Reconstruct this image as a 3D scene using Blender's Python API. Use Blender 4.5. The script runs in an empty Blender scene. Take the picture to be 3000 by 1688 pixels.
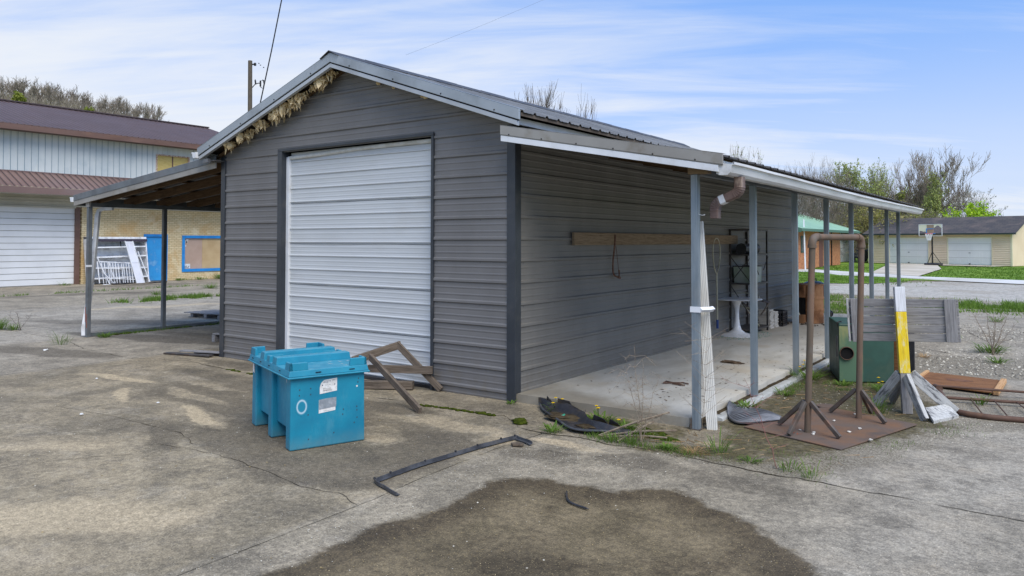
import bpy, bmesh, math, random
import numpy as np
from mathutils import Vector, Matrix, noise as mnoise
R = math.radians
C = bpy.data.collections.new('scene'); bpy.context.scene.collection.children.link(C)
scn = bpy.context.scene

# ------------------------------------------------------------------ camera
cd = bpy.data.cameras.new('camera'); cam = bpy.data.objects.new('camera', cd); C.objects.link(cam)
cd.sensor_width = 36; cd.lens = 26.557; cd.shift_y = -0.0652; cd.clip_start = 0.05; cd.clip_end = 3000
cam.location = (4.5589, -6.3922, 1.66)
cam.rotation_euler = (Matrix.Rotation(R(35.7036), 3, 'Z') @ Matrix.Rotation(R(90 + 1.5254), 3, 'X') @ Matrix.Rotation(R(0.0558), 3, 'Z')).to_euler()
scn.camera = cam
# ------------------------------------------------------------------ light
SUN_EL, SUN_AZ = 52.0, 120.0          # azimuth clockwise from +Y
sd = bpy.data.lights.new('sun', 'SUN'); sun = bpy.data.objects.new('sun', sd); C.objects.link(sun)
sd.energy = 3.3; sd.angle = R(50); sd.color = (1.0, 0.945, 0.86)
az, el = R(SUN_AZ), R(SUN_EL)
sdir = Vector((math.sin(az) * math.cos(el), math.cos(az) * math.cos(el), math.sin(el)))
sun.rotation_euler = sdir.to_track_quat('Z', 'Y').to_euler(); sun.location = (30, 0, 40)
scn.view_settings.view_transform = 'Standard'; scn.view_settings.look = 'None'
scn.view_settings.exposure = 0.22; scn.view_settings.gamma = 1.0


class NT:
    """tiny node-tree writer"""
    def __init__(s, tree): s.t = tree; s.n = tree.nodes; s.l = tree.links
    def node(s, typ, **k):
        nd = s.n.new(typ)
        for a, b in k.items(): setattr(nd, a, b)
        return nd
    def put(s, sock, v):
        if isinstance(v, bpy.types.NodeSocket): s.l.new(v, sock)
        elif v is not None:
            if sock.type == 'RGBA' and len(v) == 3: v = (*v, 1)
            sock.default_value = v
    def math(s, op, a, b=None, c=None, clamp=False):
        nd = s.node('ShaderNodeMath', operation=op, use_clamp=clamp)
        for i, v in enumerate((a, b, c)):
            if v is not None: s.put(nd.inputs[i], v)
        return nd.outputs[0]
    def mix(s, f, a, b, blend='MIX'):
        nd = s.node('ShaderNodeMix', data_type='RGBA', blend_type=blend)
        s.put(nd.inputs[0], f); s.put(nd.inputs[6], a); s.put(nd.inputs[7], b)
        return nd.outputs[2]
    def noise(s, vec, scale, detail=4, rough=.55, dist=0.0):
        nd = s.node('ShaderNodeTexNoise'); s.put(nd.inputs['Vector'], vec)
        nd.inputs['Scale'].default_value = scale; nd.inputs['Detail'].default_value = detail
        nd.inputs['Roughness'].default_value = rough; nd.inputs['Distortion'].default_value = dist
        return nd.outputs['Fac']
    def voro(s, vec, scale, feat='F1', rnd=1.0):
        nd = s.node('ShaderNodeTexVoronoi', feature=feat); s.put(nd.inputs['Vector'], vec)
        nd.inputs['Scale'].default_value = scale; nd.inputs['Randomness'].default_value = rnd
        return nd
    def ramp(s, f, *stops):
        nd = s.node('ShaderNodeValToRGB'); s.put(nd.inputs[0], f); r = nd.color_ramp
        while len(r.elements) < len(stops): r.elements.new(.5)
        for e, (p, c) in zip(r.elements, stops):
            e.position = p; e.color = (c, c, c, 1) if not hasattr(c, '__len__') else (*c, 1)
        return nd.outputs[0]
    def sstep(s, x, lo, hi):
        nd = s.node('ShaderNodeMapRange', interpolation_type='SMOOTHSTEP'); s.put(nd.inputs[0], x)
        nd.inputs[1].default_value = lo; nd.inputs[2].default_value = hi
        return nd.outputs[0]
    def mapping(s, vec, scale=(1, 1, 1), rot=(0, 0, 0), loc=(0, 0, 0)):
        nd = s.node('ShaderNodeMapping'); s.put(nd.inputs[0], vec)
        nd.inputs['Scale'].default_value = scale; nd.inputs['Rotation'].default_value = rot; nd.inputs['Location'].default_value = loc
        return nd.outputs[0]
    def attr(s, name): return s.node('ShaderNodeAttribute', attribute_name=name).outputs['Fac']


# ------------------------------------------------------------------ sky
w = bpy.data.worlds.new('World'); scn.world = w; w.use_nodes = True
g = NT(w.node_tree); g.n.clear()
sky = g.node('ShaderNodeTexSky', sky_type='NISHITA'); sky.sun_disc = False
sky.sun_elevation = R(SUN_EL); sky.sun_rotation = R(SUN_AZ); sky.air_density = 1.0; sky.dust_density = 0.6; sky.ozone_density = 2.0
tc = g.node('ShaderNodeTexCoord').outputs['Generated']
sep = g.node('ShaderNodeSeparateXYZ'); g.put(sep.inputs[0], tc)
zz = g.math('MAXIMUM', sep.outputs[2], 0.0)
den = g.math('ADD', zz, 0.16)
cmb = g.node('ShaderNodeCombineXYZ'); g.put(cmb.inputs[0], g.math('DIVIDE', sep.outputs[0], den)); g.put(cmb.inputs[1], g.math('DIVIDE', sep.outputs[1], den))
pl = cmb.outputs[0]
st = g.mapping(g.mapping(pl, (1, 1, 1), (0, 0, R(-29))), (.26, 1.25, 1))
st2 = g.mapping(g.mapping(pl, (1, 1, 1), (0, 0, R(-34))), (.55, 2.6, 1))
n1 = g.noise(st, 1.05, 7, .56, .55); n2 = g.noise(st2, 1.7, 8, .62, .8); n3 = g.noise(pl, .5, 3, .5)
cf = g.math('ADD', g.math('MULTIPLY', n1, .62), g.math('MULTIPLY', n2, .28))
cf = g.math('ADD', cf, g.math('MULTIPLY', n3, .16))
# thicker veil towards the left (west) and towards the horizon, open blue high on the right
side = g.node('ShaderNodeVectorMath', operation='DOT_PRODUCT'); g.put(side.inputs[0], tc); side.inputs[1].default_value = (-0.42, -0.10, -1.65)
cf = g.math('ADD', cf, g.math('MULTIPLY', side.outputs['Value'], .52))
mask = g.sstep(cf, .235, .60)
hz = g.sstep(zz, 0.0, 0.30)
mask = g.math('MAXIMUM', mask, g.math('MULTIPLY', g.math('SUBTRACT', 1.0, hz), .72))
blue = g.mix(1.0, sky.outputs[0], (.74, .92, 1.36), 'MULTIPLY')
blue = g.mix(.72, g.mix(1.0, blue, (1.12, 1.12, 1.12), 'MULTIPLY'), (2.45, 4.55, 8.9))
cloud = g.mix(g.noise(st2, 1.1, 5), (6.9, 7.4, 8.2), (8.0, 8.1, 8.2))
colr = g.mix(g.math('MULTIPLY', mask, .93), blue, cloud)
bg = g.node('ShaderNodeBackground'); g.put(bg.inputs[0], colr); bg.inputs[1].default_value = 0.10
ow = g.node('ShaderNodeOutputWorld'); g.l.new(bg.outputs[0], ow.inputs[0])

# ------------------------------------------------------------------ materials
MATS = {}
def newmat(name):
    m = bpy.data.materials.new(name); m.use_nodes = True; t = NT(m.node_tree); t.n.clear()
    b = t.node('ShaderNodeBsdfPrincipled'); o = t.node('ShaderNodeOutputMaterial'); t.l.new(b.outputs[0], o.inputs[0])
    MATS[name] = m
    return m, t, b
def lin(r, gg, b):
    f = lambda v: (v / 255) ** 2.2
    return (f(r), f(gg), f(b))
def bump(t, b, h, strength=.3, dist=.01):
    nd = t.node('ShaderNodeBump'); nd.inputs['Strength'].default_value = strength; nd.inputs['Distance'].default_value = dist
    t.put(nd.inputs['Height'], h); t.l.new(nd.outputs[0], b.inputs['Normal'])
def pm(name, c1, c2=None, scale=3, rough=.6, metal=0, stretch=(1, 1, 1), detail=5, dirt=None, dirtscale=1.2, dirtamt=.5, bmp=0, bscale=40, spec=.5, lo=.35, hi=.65, coord='Object'):
    m, t, b = newmat(name)
    v = t.node('ShaderNodeTexCoord').outputs[coord]
    v = t.mapping(v, stretch)
    col = c1
    if c2: col = t.mix(t.sstep(t.noise(v, scale, detail), lo, hi), c1, c2)
    if dirt:
        d = t.sstep(t.noise(v, dirtscale, 6, .62), .5, .72)
        col = t.mix(t.math('MULTIPLY', d, dirtamt), col, dirt)
    t.put(b.inputs['Base Color'], col); b.inputs['Metallic'].default_value = metal
    rr = t.noise(v, scale * 2.3, 3); t.put(b.inputs['Roughness'], t.math('ADD', t.math('MULTIPLY', t.math('SUBTRACT', rr, .5), .3), rough, clamp=True))
    b.inputs['Specular IOR Level'].default_value = spec
    if bmp: bump(t, b, t.noise(v, bscale, 4), bmp, .004)
    return m
def wood(name, c1, c2, dark, rough=.8, gs=1.0, sub=None):
    """grain along the local X axis"""
    m, t, b = newmat(name)
    v0 = t.node('ShaderNodeTexCoord').outputs['Object']
    oi = t.node('ShaderNodeObjectInfo').outputs['Random']
    off = t.node('ShaderNodeVectorMath', operation='ADD'); t.put(off.inputs[0], v0)
    cx = t.node('ShaderNodeCombineXYZ'); t.put(cx.inputs[0], t.math('MULTIPLY', oi, 37.0)); t.put(cx.inputs[1], t.math('MULTIPLY', oi, 11.0)); t.l.new(cx.outputs[0], off.inputs[1])
    v = off.outputs[0]
    gr = t.noise(t.mapping(v, (1.2, 26, 26)), 2.2 * gs, 6, .65, .6)
    gr2 = t.noise(t.mapping(v, (3, 90, 90)), 2.0 * gs, 3, .6)
    col = t.mix(t.sstep(gr, .35, .66), c1, c2)
    col = t.mix(t.math('MULTIPLY', t.sstep(gr2, .52, .7), .75), col, dark)
    col = t.mix(t.math('MULTIPLY', t.sstep(t.noise(v, 5, 5), .5, .75), .35), col, dark)
    if sub: col = t.mix(t.math('MULTIPLY', t.sstep(t.noise(t.mapping(v, (1, 4, 4)), 6, 6, .7), *sub[1]), .92), col, sub[0])
    t.put(b.inputs['Base Color'], col); b.inputs['Roughness'].default_value = rough
    b.inputs['Specular IOR Level'].default_value = .25
    bump(t, b, gr2, .5, .003)
    return m

def metal_siding(name, base, edge, rough=.42, dirtc=(.16, .14, .11), oil=.04):
    m, t, b = newmat(name)
    v = t.node('ShaderNodeTexCoord').outputs['Object']
    n = t.noise(t.mapping(v, (1, 1, .6)), 1.3, 6, .6)
    col = t.mix(t.sstep(n, .3, .7), base, edge)
    s = t.noise(t.mapping(v, (9, 9, .5)), 2.2, 6, .65)
    col = t.mix(t.math('MULTIPLY', t.sstep(s, .52, .75), .12), col, dirtc)
    sz = t.node('ShaderNodeSeparateXYZ'); t.put(sz.inputs[0], v)
    low = t.math('SUBTRACT', 1.0, t.sstep(sz.outputs[2], .05, .65))
    sp = t.math('MULTIPLY', low, t.sstep(t.noise(v, 7, 6, .7), .42, .7))
    col = t.mix(t.math('MULTIPLY', sp, .6), col, dirtc)
    u_ = t.math('ADD', sz.outputs[0], sz.outputs[1]); fu = t.math('MULTIPLY', t.math('SUBTRACT', t.math('FRACT', t.math('DIVIDE', t.math('ADD', u_, 61.15), .61)), .5), .61)
    fz = t.math('MULTIPLY', t.math('SUBTRACT', t.math('FRACT', t.math('DIVIDE', t.math('ADD', sz.outputs[2], .17), .4572)), .5), .4572)
    dd_ = t.math('SQRT', t.math('ADD', t.math('MULTIPLY', fu, fu), t.math('MULTIPLY', fz, fz))); col = t.mix(t.math('MULTIPLY', t.sstep(dd_, .0095, .005), .55), col, (.05, .05, .05))
    t.put(b.inputs['Base Color'], col); t.put(b.inputs['Roughness'], t.math('ADD', rough, t.math('MULTIPLY', s, .16)))
    b.inputs['Specular IOR Level'].default_value = .5
    bump(t, b, t.noise(t.mapping(v, (1, 1, 2.5)), 1.6, 3), oil, .05)
    return m

M_wall = metal_siding('grey_siding', lin(116, 114, 112), lin(106, 104, 102))
M_wall_bright = metal_siding('brightened_grey_siding', lin(124, 121, 114), lin(113, 110, 104), .5)  # same siding, colour lightened to stand in for light under the lean-to
M_trim = pm('charcoal_trim', lin(50, 54, 59), lin(60, 64, 69), 2, .42, dirt=lin(90, 84, 76), dirtscale=4, dirtamt=.25)
M_rake = pm('galvanised_trim', lin(160, 167, 172), lin(144, 151, 156), 1.4, .38, .3, dirt=lin(96, 98, 98), dirtscale=2.5, dirtamt=.35)
M_rake2 = pm('galvanised_trim_low', lin(178, 182, 185), lin(164, 168, 171), 1.4, .42, .25, dirt=lin(100, 100, 98), dirtscale=2.5, dirtamt=.3)
M_gap = pm('shadow_gap', lin(30, 31, 33), None, rough=.9)
M_roof = pm('grey_roof_sheet', lin(128, 128, 126), lin(104, 104, 103), 2, .45, .3, dirt=lin(82, 76, 70), dirtscale=3, dirtamt=.5)
M_roofd = pm('dark_roof_sheet', lin(86, 82, 78), lin(70, 66, 63), 2, .5, .2, dirt=lin(48, 42, 38), dirtscale=3, dirtamt=.5)
M_taupe = pm('taupe_trim', lin(152, 149, 142), lin(138, 134, 127), 1.5, .45, 0, dirt=lin(112, 102, 84), dirtscale=3.5, dirtamt=.55)
M_white = pm('white_painted_metal', lin(226, 228, 230), lin(212, 214, 215), 1.5, .4, 0, dirt=lin(160, 152, 136), dirtscale=2.6, dirtamt=.4)
M_gutter = pm('white_gutter', lin(222, 223, 222), lin(204, 204, 202), 1.5, .4, 0, stretch=(4, .7, 4), dirt=lin(150, 144, 132), dirtscale=2, dirtamt=.5)
M_door = pm('white_roll_door', lin(196, 199, 199), lin(188, 191, 191), .9, .38, 0, stretch=(.6, 1, 1.6), dirt=lin(176, 176, 172), dirtscale=1.4, dirtamt=.45)
M_seal = pm('tan_seal', lin(216, 215, 208), lin(198, 196, 186), 8, .8)
M_galv = pm('galvanised_post', lin(142, 152, 158), lin(120, 131, 138), 5, .45, .35, stretch=(1, 1, .35), dirt=lin(150, 140, 126), dirtscale=4, dirtamt=.3)
M_gpost = pm('grey_post', lin(112, 118, 122), lin(96, 101, 105), 4, .45, .2, dirt=lin(112, 76, 58), dirtscale=3, dirtamt=.2)
M_brownds = pm('brown_downspout', lin(106, 86, 78), lin(90, 72, 65), 9, .55, 0, dirt=lin(188, 172, 156), dirtscale=11, dirtamt=.5, stretch=(1, 1, .6))
M_rafter = wood('brown_rafter', lin(104, 84, 62), lin(80, 62, 45), lin(50, 38, 28))
M_insul = pm('insulation_wool', lin(226, 206, 166), lin(196, 172, 128), 26, .95, 0, bmp=1, bscale=70, spec=.1, dirt=lin(136, 118, 84), dirtscale=18, dirtamt=.5)
M_wgrey = wood('weathered_grey_wood', lin(150, 148, 146), lin(126, 124, 123), lin(84, 82, 82))
M_wbrown = wood('weathered_brown_wood', lin(122, 110, 97), lin(92, 82, 71), lin(46, 40, 34))
M_tanw = wood('tan_plank', lin(150, 130, 104), lin(128, 108, 84), lin(88, 72, 54))
M_wpaint = wood('peeling_white_wood', lin(196, 196, 192), lin(168, 168, 164), lin(110, 110, 108), sub=(lin(96, 96, 98), (.52, .62)))
M_yellow = wood('yellow_painted_wood', lin(232, 204, 48), lin(220, 186, 38), lin(176, 146, 50), rough=.5, sub=(lin(218, 208, 160), (.50, .66)))
M_whitew = wood('white_painted_wood', lin(222, 224, 226), lin(206, 208, 210), lin(160, 160, 158), rough=.55)
M_ply = wood('brown_plywood', lin(140, 100, 66), lin(120, 82, 52), lin(70, 44, 28))
M_plyl = wood('raw_wood_edge', lin(206, 166, 122), lin(188, 146, 102), lin(140, 100, 66))
M_rust = pm('rusty_plate', lin(102, 90, 82), lin(120, 92, 72), 2.4, .85, 0, dirt=lin(86, 79, 75), dirtscale=3.4, dirtamt=.8, bmp=.3, bscale=60, spec=.25)
M_rustp = pm('rusty_pipe', lin(98, 88, 76), lin(118, 96, 80), 7, .75, .1, stretch=(1, 1, .5), dirt=lin(104, 104, 100), dirtscale=5, dirtamt=.8, bmp=.2, bscale=90, spec=.3)
M_rustl = pm('grey_rusty_steel', lin(98, 92, 86), lin(84, 74, 66), 9, .6, .3, dirt=lin(134, 98, 76), dirtscale=7, dirtamt=.7)
M_rustd = pm('dark_rusty_pipe', lin(104, 82, 70), lin(88, 68, 58), 6, .75, .1, dirt=lin(122, 94, 74), dirtscale=6, dirtamt=.5, spec=.3)
M_drum = pm('rusty_drum', lin(164, 122, 88), lin(130, 90, 62), 5, .85, 0, stretch=(1, 1, .6), dirt=lin(72, 52, 40), dirtscale=5, dirtamt=.7, spec=.25)
M_teal = None
M_black = pm('black_plastic', lin(56, 56, 59), lin(40, 40, 43), 7, .45, 0, dirt=lin(92, 80, 64), dirtscale=5, dirtamt=.55)
M_strip = pm('weathered_black_plastic', lin(76, 78, 82), lin(54, 55, 58), 9, .55, 0, dirt=lin(120, 112, 100), dirtscale=6, dirtamt=.4)
M_rubber = pm('black_rubber_mat', lin(74, 75, 78), lin(58, 60, 63), 6, .5, 0, dirt=lin(120, 116, 108), dirtscale=4, dirtamt=.45)
M_dgreen = pm('green_sheet_metal', lin(50, 82, 70), lin(42, 71, 61), 3, .5, 0, dirt=lin(80, 96, 76), dirtscale=3, dirtamt=.4)
M_ygreen = pm('faded_green_metal', lin(84, 112, 88), lin(142, 144, 96), 3.5, .55, 0, stretch=(1, 1, .4), dirt=lin(150, 150, 92), dirtscale=4, dirtamt=.5, lo=.45, hi=.6)
M_blackin = pm('sooty_black', lin(18, 17, 17), None, rough=.95)
M_blue = pm('blue_paint', lin(56, 158, 222), lin(48, 146, 212), 3, .5, 0, dirt=lin(150, 196, 224), dirtscale=3, dirtamt=.5)
M_bluef = pm('blue_frame_paint', lin(40, 140, 214), lin(34, 126, 198), 3, .5, 0)
M_board1 = pm('pinkish_board', lin(186, 160, 142), lin(176, 150, 132), 2, .8)
M_board2 = pm('tan_board', lin(196, 170, 128), lin(186, 158, 116), 2, .8)
M_brownroof = pm('brown_metal_roof', lin(122, 100, 93), lin(113, 92, 86), .6, .5, .1, dirt=lin(128, 112, 110), dirtscale=.5, dirtamt=.5)
M_brownrib = pm('brown_metal_rib', lin(74, 62, 62), None, rough=.5)
M_brownfas = pm('brown_fascia', lin(108, 84, 74), lin(98, 74, 64), 1.5, .55, 0, stretch=(1, .4, 1), dirt=lin(136, 102, 82), dirtscale=2, dirtamt=.4)
M_lblue = pm('light_blue_siding', lin(204, 209, 206), lin(195, 201, 199), .7, .5, 0, dirt=lin(160, 176, 182), dirtscale=.8, dirtamt=.5)
M_olive = pm('olive_grey_panel', lin(184, 182, 170), lin(170, 168, 157), 1, .5)
M_blind = pm('woven_blind', lin(206, 186, 118), lin(188, 164, 94), 20, .8, 0, stretch=(1, .3, 4))
M_rawframe = pm('peeling_window_frame', lin(214, 196, 178), lin(150, 112, 86), 20, .8)
M_vinyl = pm('beige_vinyl', lin(228, 206, 176), lin(220, 197, 166), .8, .6)
M_gdoor = pm('white_garage_door', lin(236, 235, 231), lin(228, 227, 223), .5, .45)
M_groof = pm('green_metal_roof', lin(146, 184, 152), lin(158, 194, 162), .6, .5, .05)
M_glass = pm('dark_glass', lin(52, 62, 60), lin(38, 46, 46), 2, .12)
M_pole = wood('pole_wood', lin(104, 96, 84), lin(84, 76, 66), lin(54, 48, 42))
M_dkmetal = pm('dark_metal', lin(52, 50, 48), lin(40, 38, 37), 8, .5, .2)
M_wire = pm('cable_black', lin(26, 26, 28), None, rough=.6)
M_wirel = pm('cable_grey', lin(120, 128, 140), None, rough=.6)
M_shelfst = pm('dark_shelf_steel', lin(84, 80, 76), lin(66, 62, 59), 9, .5, .3, dirt=lin(104, 80, 62), dirtscale=7, dirtamt=.5)
M_paper = pm('old_paper', lin(206, 200, 188), lin(184, 176, 162), 24, .9, 0, stretch=(.3, .3, 6))
M_plast = pm('white_plastic_table', lin(232, 232, 232), lin(220, 220, 219), 2, .25)
M_net = pm('net_frame_metal', lin(190, 186, 162), lin(166, 160, 136), 9, .5, .3)
M_rope = pm('rope_brown', lin(122, 92, 74), lin(96, 70, 55), 30, .9)
M_gold = pm('bronze_leg', lin(150, 116, 74), lin(120, 88, 54), 6, .4, .6)
M_enamel = pm('black_enamel', lin(44, 47, 47), lin(34, 36, 36), 4, .38, 0, dirt=lin(90, 92, 90), dirtscale=4, dirtamt=.25)
M_curb = pm('painted_timber_curb', lin(184, 186, 182), lin(162, 163, 158), 6, .8, 0, dirt=lin(140, 130, 112), dirtscale=5, dirtamt=.6, bmp=.4, bscale=50)
M_soil = pm('dark_soil', lin(82, 72, 56), lin(60, 52, 40), 14, .95, 0, bmp=1, bscale=60, spec=.1)
M_bark = pm('bark', lin(140, 130, 118), lin(116, 106, 95), 4, .9, spec=.15)
M_barkd = pm('bark_dark', lin(104, 95, 86), lin(82, 74, 66), 4, .9, spec=.15)
M_barkfar = pm('bark_far', lin(146, 137, 124), lin(122, 113, 103), .3, .9, spec=.1)
M_twigt = pm('dry_stalk', lin(146, 134, 116), lin(118, 104, 90), 20, .9, spec=.15)
def leafm(name, c1, c2, trans=.35):
    m, t, b = newmat(name)
    v = t.node('ShaderNodeNewGeometry').outputs['Random Per Island']
    t.put(b.inputs['Base Color'], t.mix(v, c1, c2)); b.inputs['Roughness'].default_value = .6; b.inputs['Specular IOR Level'].default_value = .25
    tr = t.node('ShaderNodeBsdfTranslucent'); t.put(tr.inputs[0], t.mix(v, c1, c2))
    mx = t.node('ShaderNodeMixShader'); mx.inputs[0].default_value = trans
    t.l.new(b.outputs[0], mx.inputs[1]); t.l.new(tr.outputs[0], mx.inputs[2])
    t.l.new(mx.outputs[0], [n for n in t.n if n.type == 'OUTPUT_MATERIAL'][0].inputs[0])
    return m
M_leaf = leafm('weed_leaf', lin(78, 108, 42), lin(116, 142, 62))
M_leafp = leafm('budding_leaf', lin(146, 160, 86), lin(184, 190, 118))
M_leafo = leafm('olive_leaf', lin(128, 138, 62), lin(158, 164, 82))
M_leafl = leafm('lime_leaf', lin(150, 186, 40), lin(190, 216, 66))
M_leafw = leafm('pale_blossom', lin(206, 204, 196), lin(170, 160, 150))
M_leaft = leafm('tan_bud', lin(172, 160, 104), lin(152, 152, 90))
M_leafy = leafm('yellow_bud', lin(170, 170, 70), lin(150, 146, 60))
M_petal = leafm('dandelion_yellow', lin(250, 214, 20), lin(240, 190, 10), .2)
M_drygrass = leafm('dry_grass', lin(196, 164, 120), lin(160, 130, 90))
M_moss = pm('moss', lin(70, 78, 26), lin(48, 56, 18), 30, .95, 0, bmp=1, bscale=90, spec=.1)
M_grassb = leafm('lawn_blade', lin(84, 114, 42), lin(116, 144, 58))

# ------------------------------------------------------------------ mesh helpers
class MB:
    def __init__(s): s.v = []; s.f = []
    def add(s, vs, fs):
        o = len(s.v); s.v += [tuple(p) for p in vs]; s.f += [tuple(i + o for i in f) for f in fs]; return s
    def box(s, x0, x1, y0, y1, z0, z1, mt=None):
        vs = [Vector((x, y, z)) for x in (x0, x1) for y in (y0, y1) for z in (z0, z1)]
        if mt is not None: vs = [mt @ p for p in vs]
        return s.add(vs, [(0, 1, 3, 2), (4, 6, 7, 5), (0, 4, 5, 1), (2, 3, 7, 6), (0, 2, 6, 4), (1, 5, 7, 3)])
    def tube(s, pts, r, n=8, cap=True, sq=False, up=None):
        pts = [Vector(p) for p in pts]; rs = r if hasattr(r, '__len__') else [r] * len(pts)
        rings = []; u = None
        for i, p in enumerate(pts):
            d = (pts[min(i + 1, len(pts) - 1)] - pts[max(i - 1, 0)])
            if d.length < 1e-9: d = Vector((0, 0, 1))
            d.normalize()
            if u is None:
                a = Vector(up) if up else (Vector((0, 0, 1)) if abs(d.z) < .9 else Vector((1, 0, 0)))
                u = (a - d * a.dot(d)).normalized()
            else: u = (u - d * u.dot(d)).normalized()
            vv = d.cross(u)
            ph = math.pi / 4 if sq else 0; k = math.sqrt(2) if sq else 1
            rings.append([p + (u * math.cos(2 * math.pi * j / n + ph) + vv * math.sin(2 * math.pi * j / n + ph)) * rs[i] * k for j in range(n)])
        vs = [q for rg in rings for q in rg]; fs = []
        for i in range(len(pts) - 1):
            for j in range(n): fs.append((i * n + j, i * n + (j + 1) % n, (i + 1) * n + (j + 1) % n, (i + 1) * n + j))
        if cap: fs.append(tuple(range(n - 1, -1, -1))); fs.append(tuple((len(pts) - 1) * n + j for j in range(n)))
        return s.add(vs, fs)
    def lathe(s, prof, n=24, c=(0, 0, 0), sx=1, sy=1):
        vs = [(c[0] + r * math.cos(2 * math.pi * j / n) * sx, c[1] + r * math.sin(2 * math.pi * j / n) * sy, c[2] + z) for r, z in prof for j in range(n)]
        fs = [(i * n + j, i * n + (j + 1) % n, (i + 1) * n + (j + 1) % n, (i + 1) * n + j) for i in range(len(prof) - 1) for j in range(n)]
        return s.add(vs, fs)
    def grid(s, rows):
        m, n = len(rows), len(rows[0])
        return s.add([p for r in rows for p in r], [(i * n + j, i * n + j + 1, (i + 1) * n + j + 1, (i + 1) * n + j) for i in range(m - 1) for j in range(n - 1)])
    def prism(s, poly, z0, z1, mt=None):
        n = len(poly); vs = [Vector((x, y, z0)) for x, y in poly] + [Vector((x, y, z1)) for x, y in poly]
        if mt is not None: vs = [mt @ p for p in vs]
        return s.add(vs, [tuple(range(n - 1, -1, -1)), tuple(range(n, 2 * n))] + [(i, (i + 1) % n, n + (i + 1) % n, n + i) for i in range(n)])
    def mesh(s, name, mat, smooth=False):
        me = bpy.data.meshes.new(name); me.from_pydata(s.v, [], s.f); me.update()
        me.materials.append(mat)
        if smooth:
            me.polygons.foreach_set('use_smooth', [True] * len(me.polygons))
        return me
    def obj(s, name, mat, parent=None, smooth=False, bevel=0, loc=None, auto=None, fix=False):
        me = s.mesh(name, mat, smooth)
        if fix:
            bm = bmesh.new(); bm.from_mesh(me); bmesh.ops.recalc_face_normals(bm, faces=bm.faces); bm.to_mesh(me); bm.free()
        if auto: me.set_sharp_from_angle(angle=R(auto))
        o = bpy.data.objects.new(name, me); C.objects.link(o)
        if parent: o.parent = parent
        if loc: o.location = loc
        if bevel:
            b = o.modifiers.new('bevel', 'BEVEL'); b.width = bevel; b.segments = 2; b.limit_method = 'ANGLE'
        return o

def tag(o, label=None, cat=None, group=None, kind=None):
    if label: o['label'] = label
    if cat: o['category'] = cat
    if group: o['group'] = group
    if kind: o['kind'] = kind
    return o
def thing(name, label, cat, loc=(0, 0, 0), rz=0, group=None):
    o = bpy.data.objects.new(name, None); C.objects.link(o); o.location = loc; o.rotation_euler = (0, 0, rz); o.empty_display_size = .1
    return tag(o, label, cat, group)
def beam(name, p0, p1, w, h, mat, parent=None, up=(0, 0, 1), bevel=.004, ends=None):
    """timber from p0 to p1, grain along its own X; p0,p1 in the parent's space"""
    p0, p1 = Vector(p0), Vector(p1); d = p1 - p0; L = d.length; x = d.normalized(); u = Vector(up)
    y = u.cross(x)
    if y.length < 1e-4: y = Vector((0, 1, 0)).cross(x)
    y.normalize(); z = x.cross(y)
    m = Matrix((x, y, z)).transposed().to_4x4(); m.translation = p0
    mb = MB(); n = 6
    rng = random.Random(hash((round(p0.x, 3), round(p1.z, 3))) & 0xffff)
    for i in range(1): mb.box(0, L, -w / 2, w / 2, -h / 2, h / 2)
    o = mb.obj(name, mat, parent, bevel=bevel); o.matrix_local = m
    return o
def copy_tree(o, parent=None):
    c = o.copy(); C.objects.link(c); c.parent = parent
    for ch in [q for q in C.objects if q.parent == o]: copy_tree(ch, c)
    return c

def prism_y(mb, poly, y0, y1):
    n = len(poly)
    return mb.add([(x, y0, z) for x, z in poly] + [(x, y1, z) for x, z in poly],
                  [tuple(range(n)), tuple(range(2 * n - 1, n - 1, -1))] + [((i + 1) % n, i, n + i, n + (i + 1) % n) for i in range(n)])
def rib_profile(a, b, pitch, phase, hw=.024, tw=.011, h=.016, minor=.0028):
    pts = {round(a, 4): 0.0, round(b, 4): 0.0}; k = math.floor((a - phase) / pitch) - 1
    while phase + k * pitch < b + pitch:
        c = phase + k * pitch
        for z, o in ((c - hw, 0), (c - tw, h), (c + tw, h), (c + hw, 0)):
            if a < z < b: pts[round(z, 4)] = o
        if minor:
            for mc in (c + pitch / 3, c + 2 * pitch / 3):
                for z, o in ((mc - .013, 0), (mc - .005, minor), (mc + .005, minor), (mc + .013, 0)):
                    if a < z < b: pts[round(z, 4)] = o
        k += 1
    return sorted(pts.items())

# =================================================================== GROUND
def npnoise(x, y, s, seed=0):
    out = np.empty(x.shape)
    it = np.nditer([x, y, out], [], [['readonly'], ['readonly'], ['writeonly']])
    for a, b, c in it: c[...] = mnoise.noise((float(a) * s + seed * 7.3, float(b) * s - seed * 3.1, seed * 1.7))
    return out
def poly_sd(px, py, poly):
    """signed distance, positive inside"""
    d = np.full(px.shape, 1e9); ins = np.zeros(px.shape, bool); n = len(poly)
    for i in range(n):
        ax, ay = poly[i]; bx, by = poly[(i + 1) % n]
        ex, ey = bx - ax, by - ay; wx, wy = px - ax, py - ay
        t = np.clip((wx * ex + wy * ey) / (ex * ex + ey * ey + 1e-12), 0, 1)
        d = np.minimum(d, np.hypot(wx - ex * t, wy - ey * t))
        c = ((ay > py) != (by > py)) & (px < (bx - ax) * (py - ay) / (by - ay + 1e-12) + ax)
        ins ^= c
    return np.where(ins, d, -d)
WET = [(1.24, -6.5), (1.307, -4.054), (1.325, -3.387), (1.334, -3.061), (1.426, -2.758), (1.39, -2.393), (1.32, -2.194), (1.408, -2.019), (1.683, -1.898), (1.969, -1.91),
       (2.161, -1.876), (2.20, -1.80), (2.30, -1.66), (2.46, -1.60), (2.66, -1.66), (2.80, -1.80), (2.945, -1.805), (3.392, -2.149), (3.566, -2.439), (3.9, -3.2), (4.2, -6.5)]
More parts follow.
